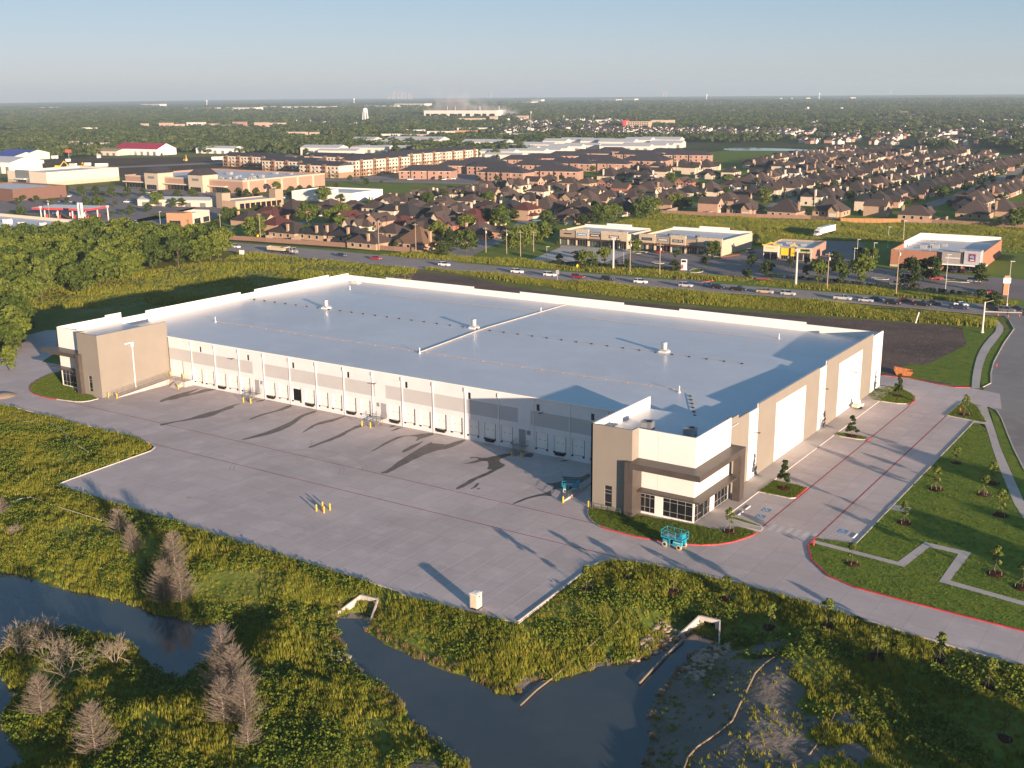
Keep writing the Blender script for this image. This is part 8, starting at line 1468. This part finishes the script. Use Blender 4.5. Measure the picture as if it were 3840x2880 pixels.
# ---------------- steam behind the factory, haze ----------------
fx, fy, frz, fL, fh = FACT
def volume(name, density_node, color, anis, b, loc=(0, 0, 0), rz=0):
    m = bpy.data.materials.new(name); m.use_nodes = True; t = m.node_tree; t.nodes.remove(t.nodes['Principled BSDF'])
    pv = N(t, 'VolumePrincipled'); pv.inputs['Color'].default_value = c4(color); pv.inputs['Anisotropy'].default_value = anis
    t.links.new(pv.outputs[0], t.nodes['Material Output'].inputs['Volume'])
    if callable(density_node): t.links.new(density_node(t), pv.inputs['Density'])
    else: pv.inputs['Density'].default_value = density_node
    o = b.build(name, m, None, loc, rz); o['kind'] = 'stuff'; return o, m
def smoke_density(t):
    co = N(t, 'TexCoord'); sp = N(t, 'SeparateXYZ'); t.links.new(co.outputs['Generated'], sp.inputs[0])
    wob = N(t, 'TexNoise', i_Scale=2.2, i_Detail=3.0); t.links.new(co.outputs['Generated'], wob.inputs['Vector'])
    no = N(t, 'TexNoise', i_Scale=7.0, i_Detail=6.0, i_Roughness=.6); mpv = N(t, 'Mapping'); mpv.inputs['Scale'].default_value = (1.6, 1, .8); t.links.new(co.outputs['Generated'], mpv.inputs[0]); t.links.new(mpv.outputs[0], no.inputs['Vector'])
    def M2(op, a, b):
        n = N(t, 'Math', operation=op)
        for i, q in enumerate((a, b)):
            if hasattr(q, 'is_output'): t.links.new(q, n.inputs[i])
            else: n.inputs[i].default_value = q
        return n.outputs[0]
    x, z = sp.outputs['X'], sp.outputs['Z']
    # broad low bank thinning upward, with a narrow plume on the left leaning left
    low = M2('MAXIMUM', M2('SUBTRACT', .55, M2('MULTIPLY', z, M2('ADD', .75, M2('MULTIPLY', M2('ABSOLUTE', M2('SUBTRACT', x, .42), 0), 2.6)))), 0)
    cx = M2('SUBTRACT', .34, M2('MULTIPLY', z, .36)); pl = M2('MAXIMUM', M2('SUBTRACT', .22, M2('ABSOLUTE', M2('SUBTRACT', x, cx), 0)), 0)
    edge = M2('MULTIPLY', M2('MINIMUM', M2('MULTIPLY', x, 8), 1), M2('MINIMUM', M2('MULTIPLY', M2('SUBTRACT', 1, x), 8), 1)); top = M2('MAXIMUM', M2('SUBTRACT', 1, z), 0)
    d = M2('ADD', M2('MULTIPLY', low, 2.0), M2('MULTIPLY', M2('MULTIPLY', pl, top), 2.6)); nz = M2('MAXIMUM', M2('SUBTRACT', no.outputs['Fac'], M2('SUBTRACT', .62, M2('MULTIPLY', d, .24))), 0)
    return M2('MULTIPLY', M2('MULTIPLY', M2('MULTIPLY', nz, d), edge), .6)
b = MB().box(-30, fL+45, 34, 74, 2, 142)
so_, sm = volume('steam', smoke_density, (.97, .97, .98), .0, b, (fx, fy, 0), frz); so_['label'] = 'pale steam drifting up behind the factory'
sm.cycles.volume_sampling = 'EQUIANGULAR' if False else 'MULTIPLE_IMPORTANCE'; sm.cycles.volume_step_rate = 0.15
hz, hm = volume('haze', 0.9e-4, (.68, .86, 1.0), .12, MB().box(-13800, 13800, -13800, 13800, -6, 150))
hm.cycles.homogeneous_volume = True
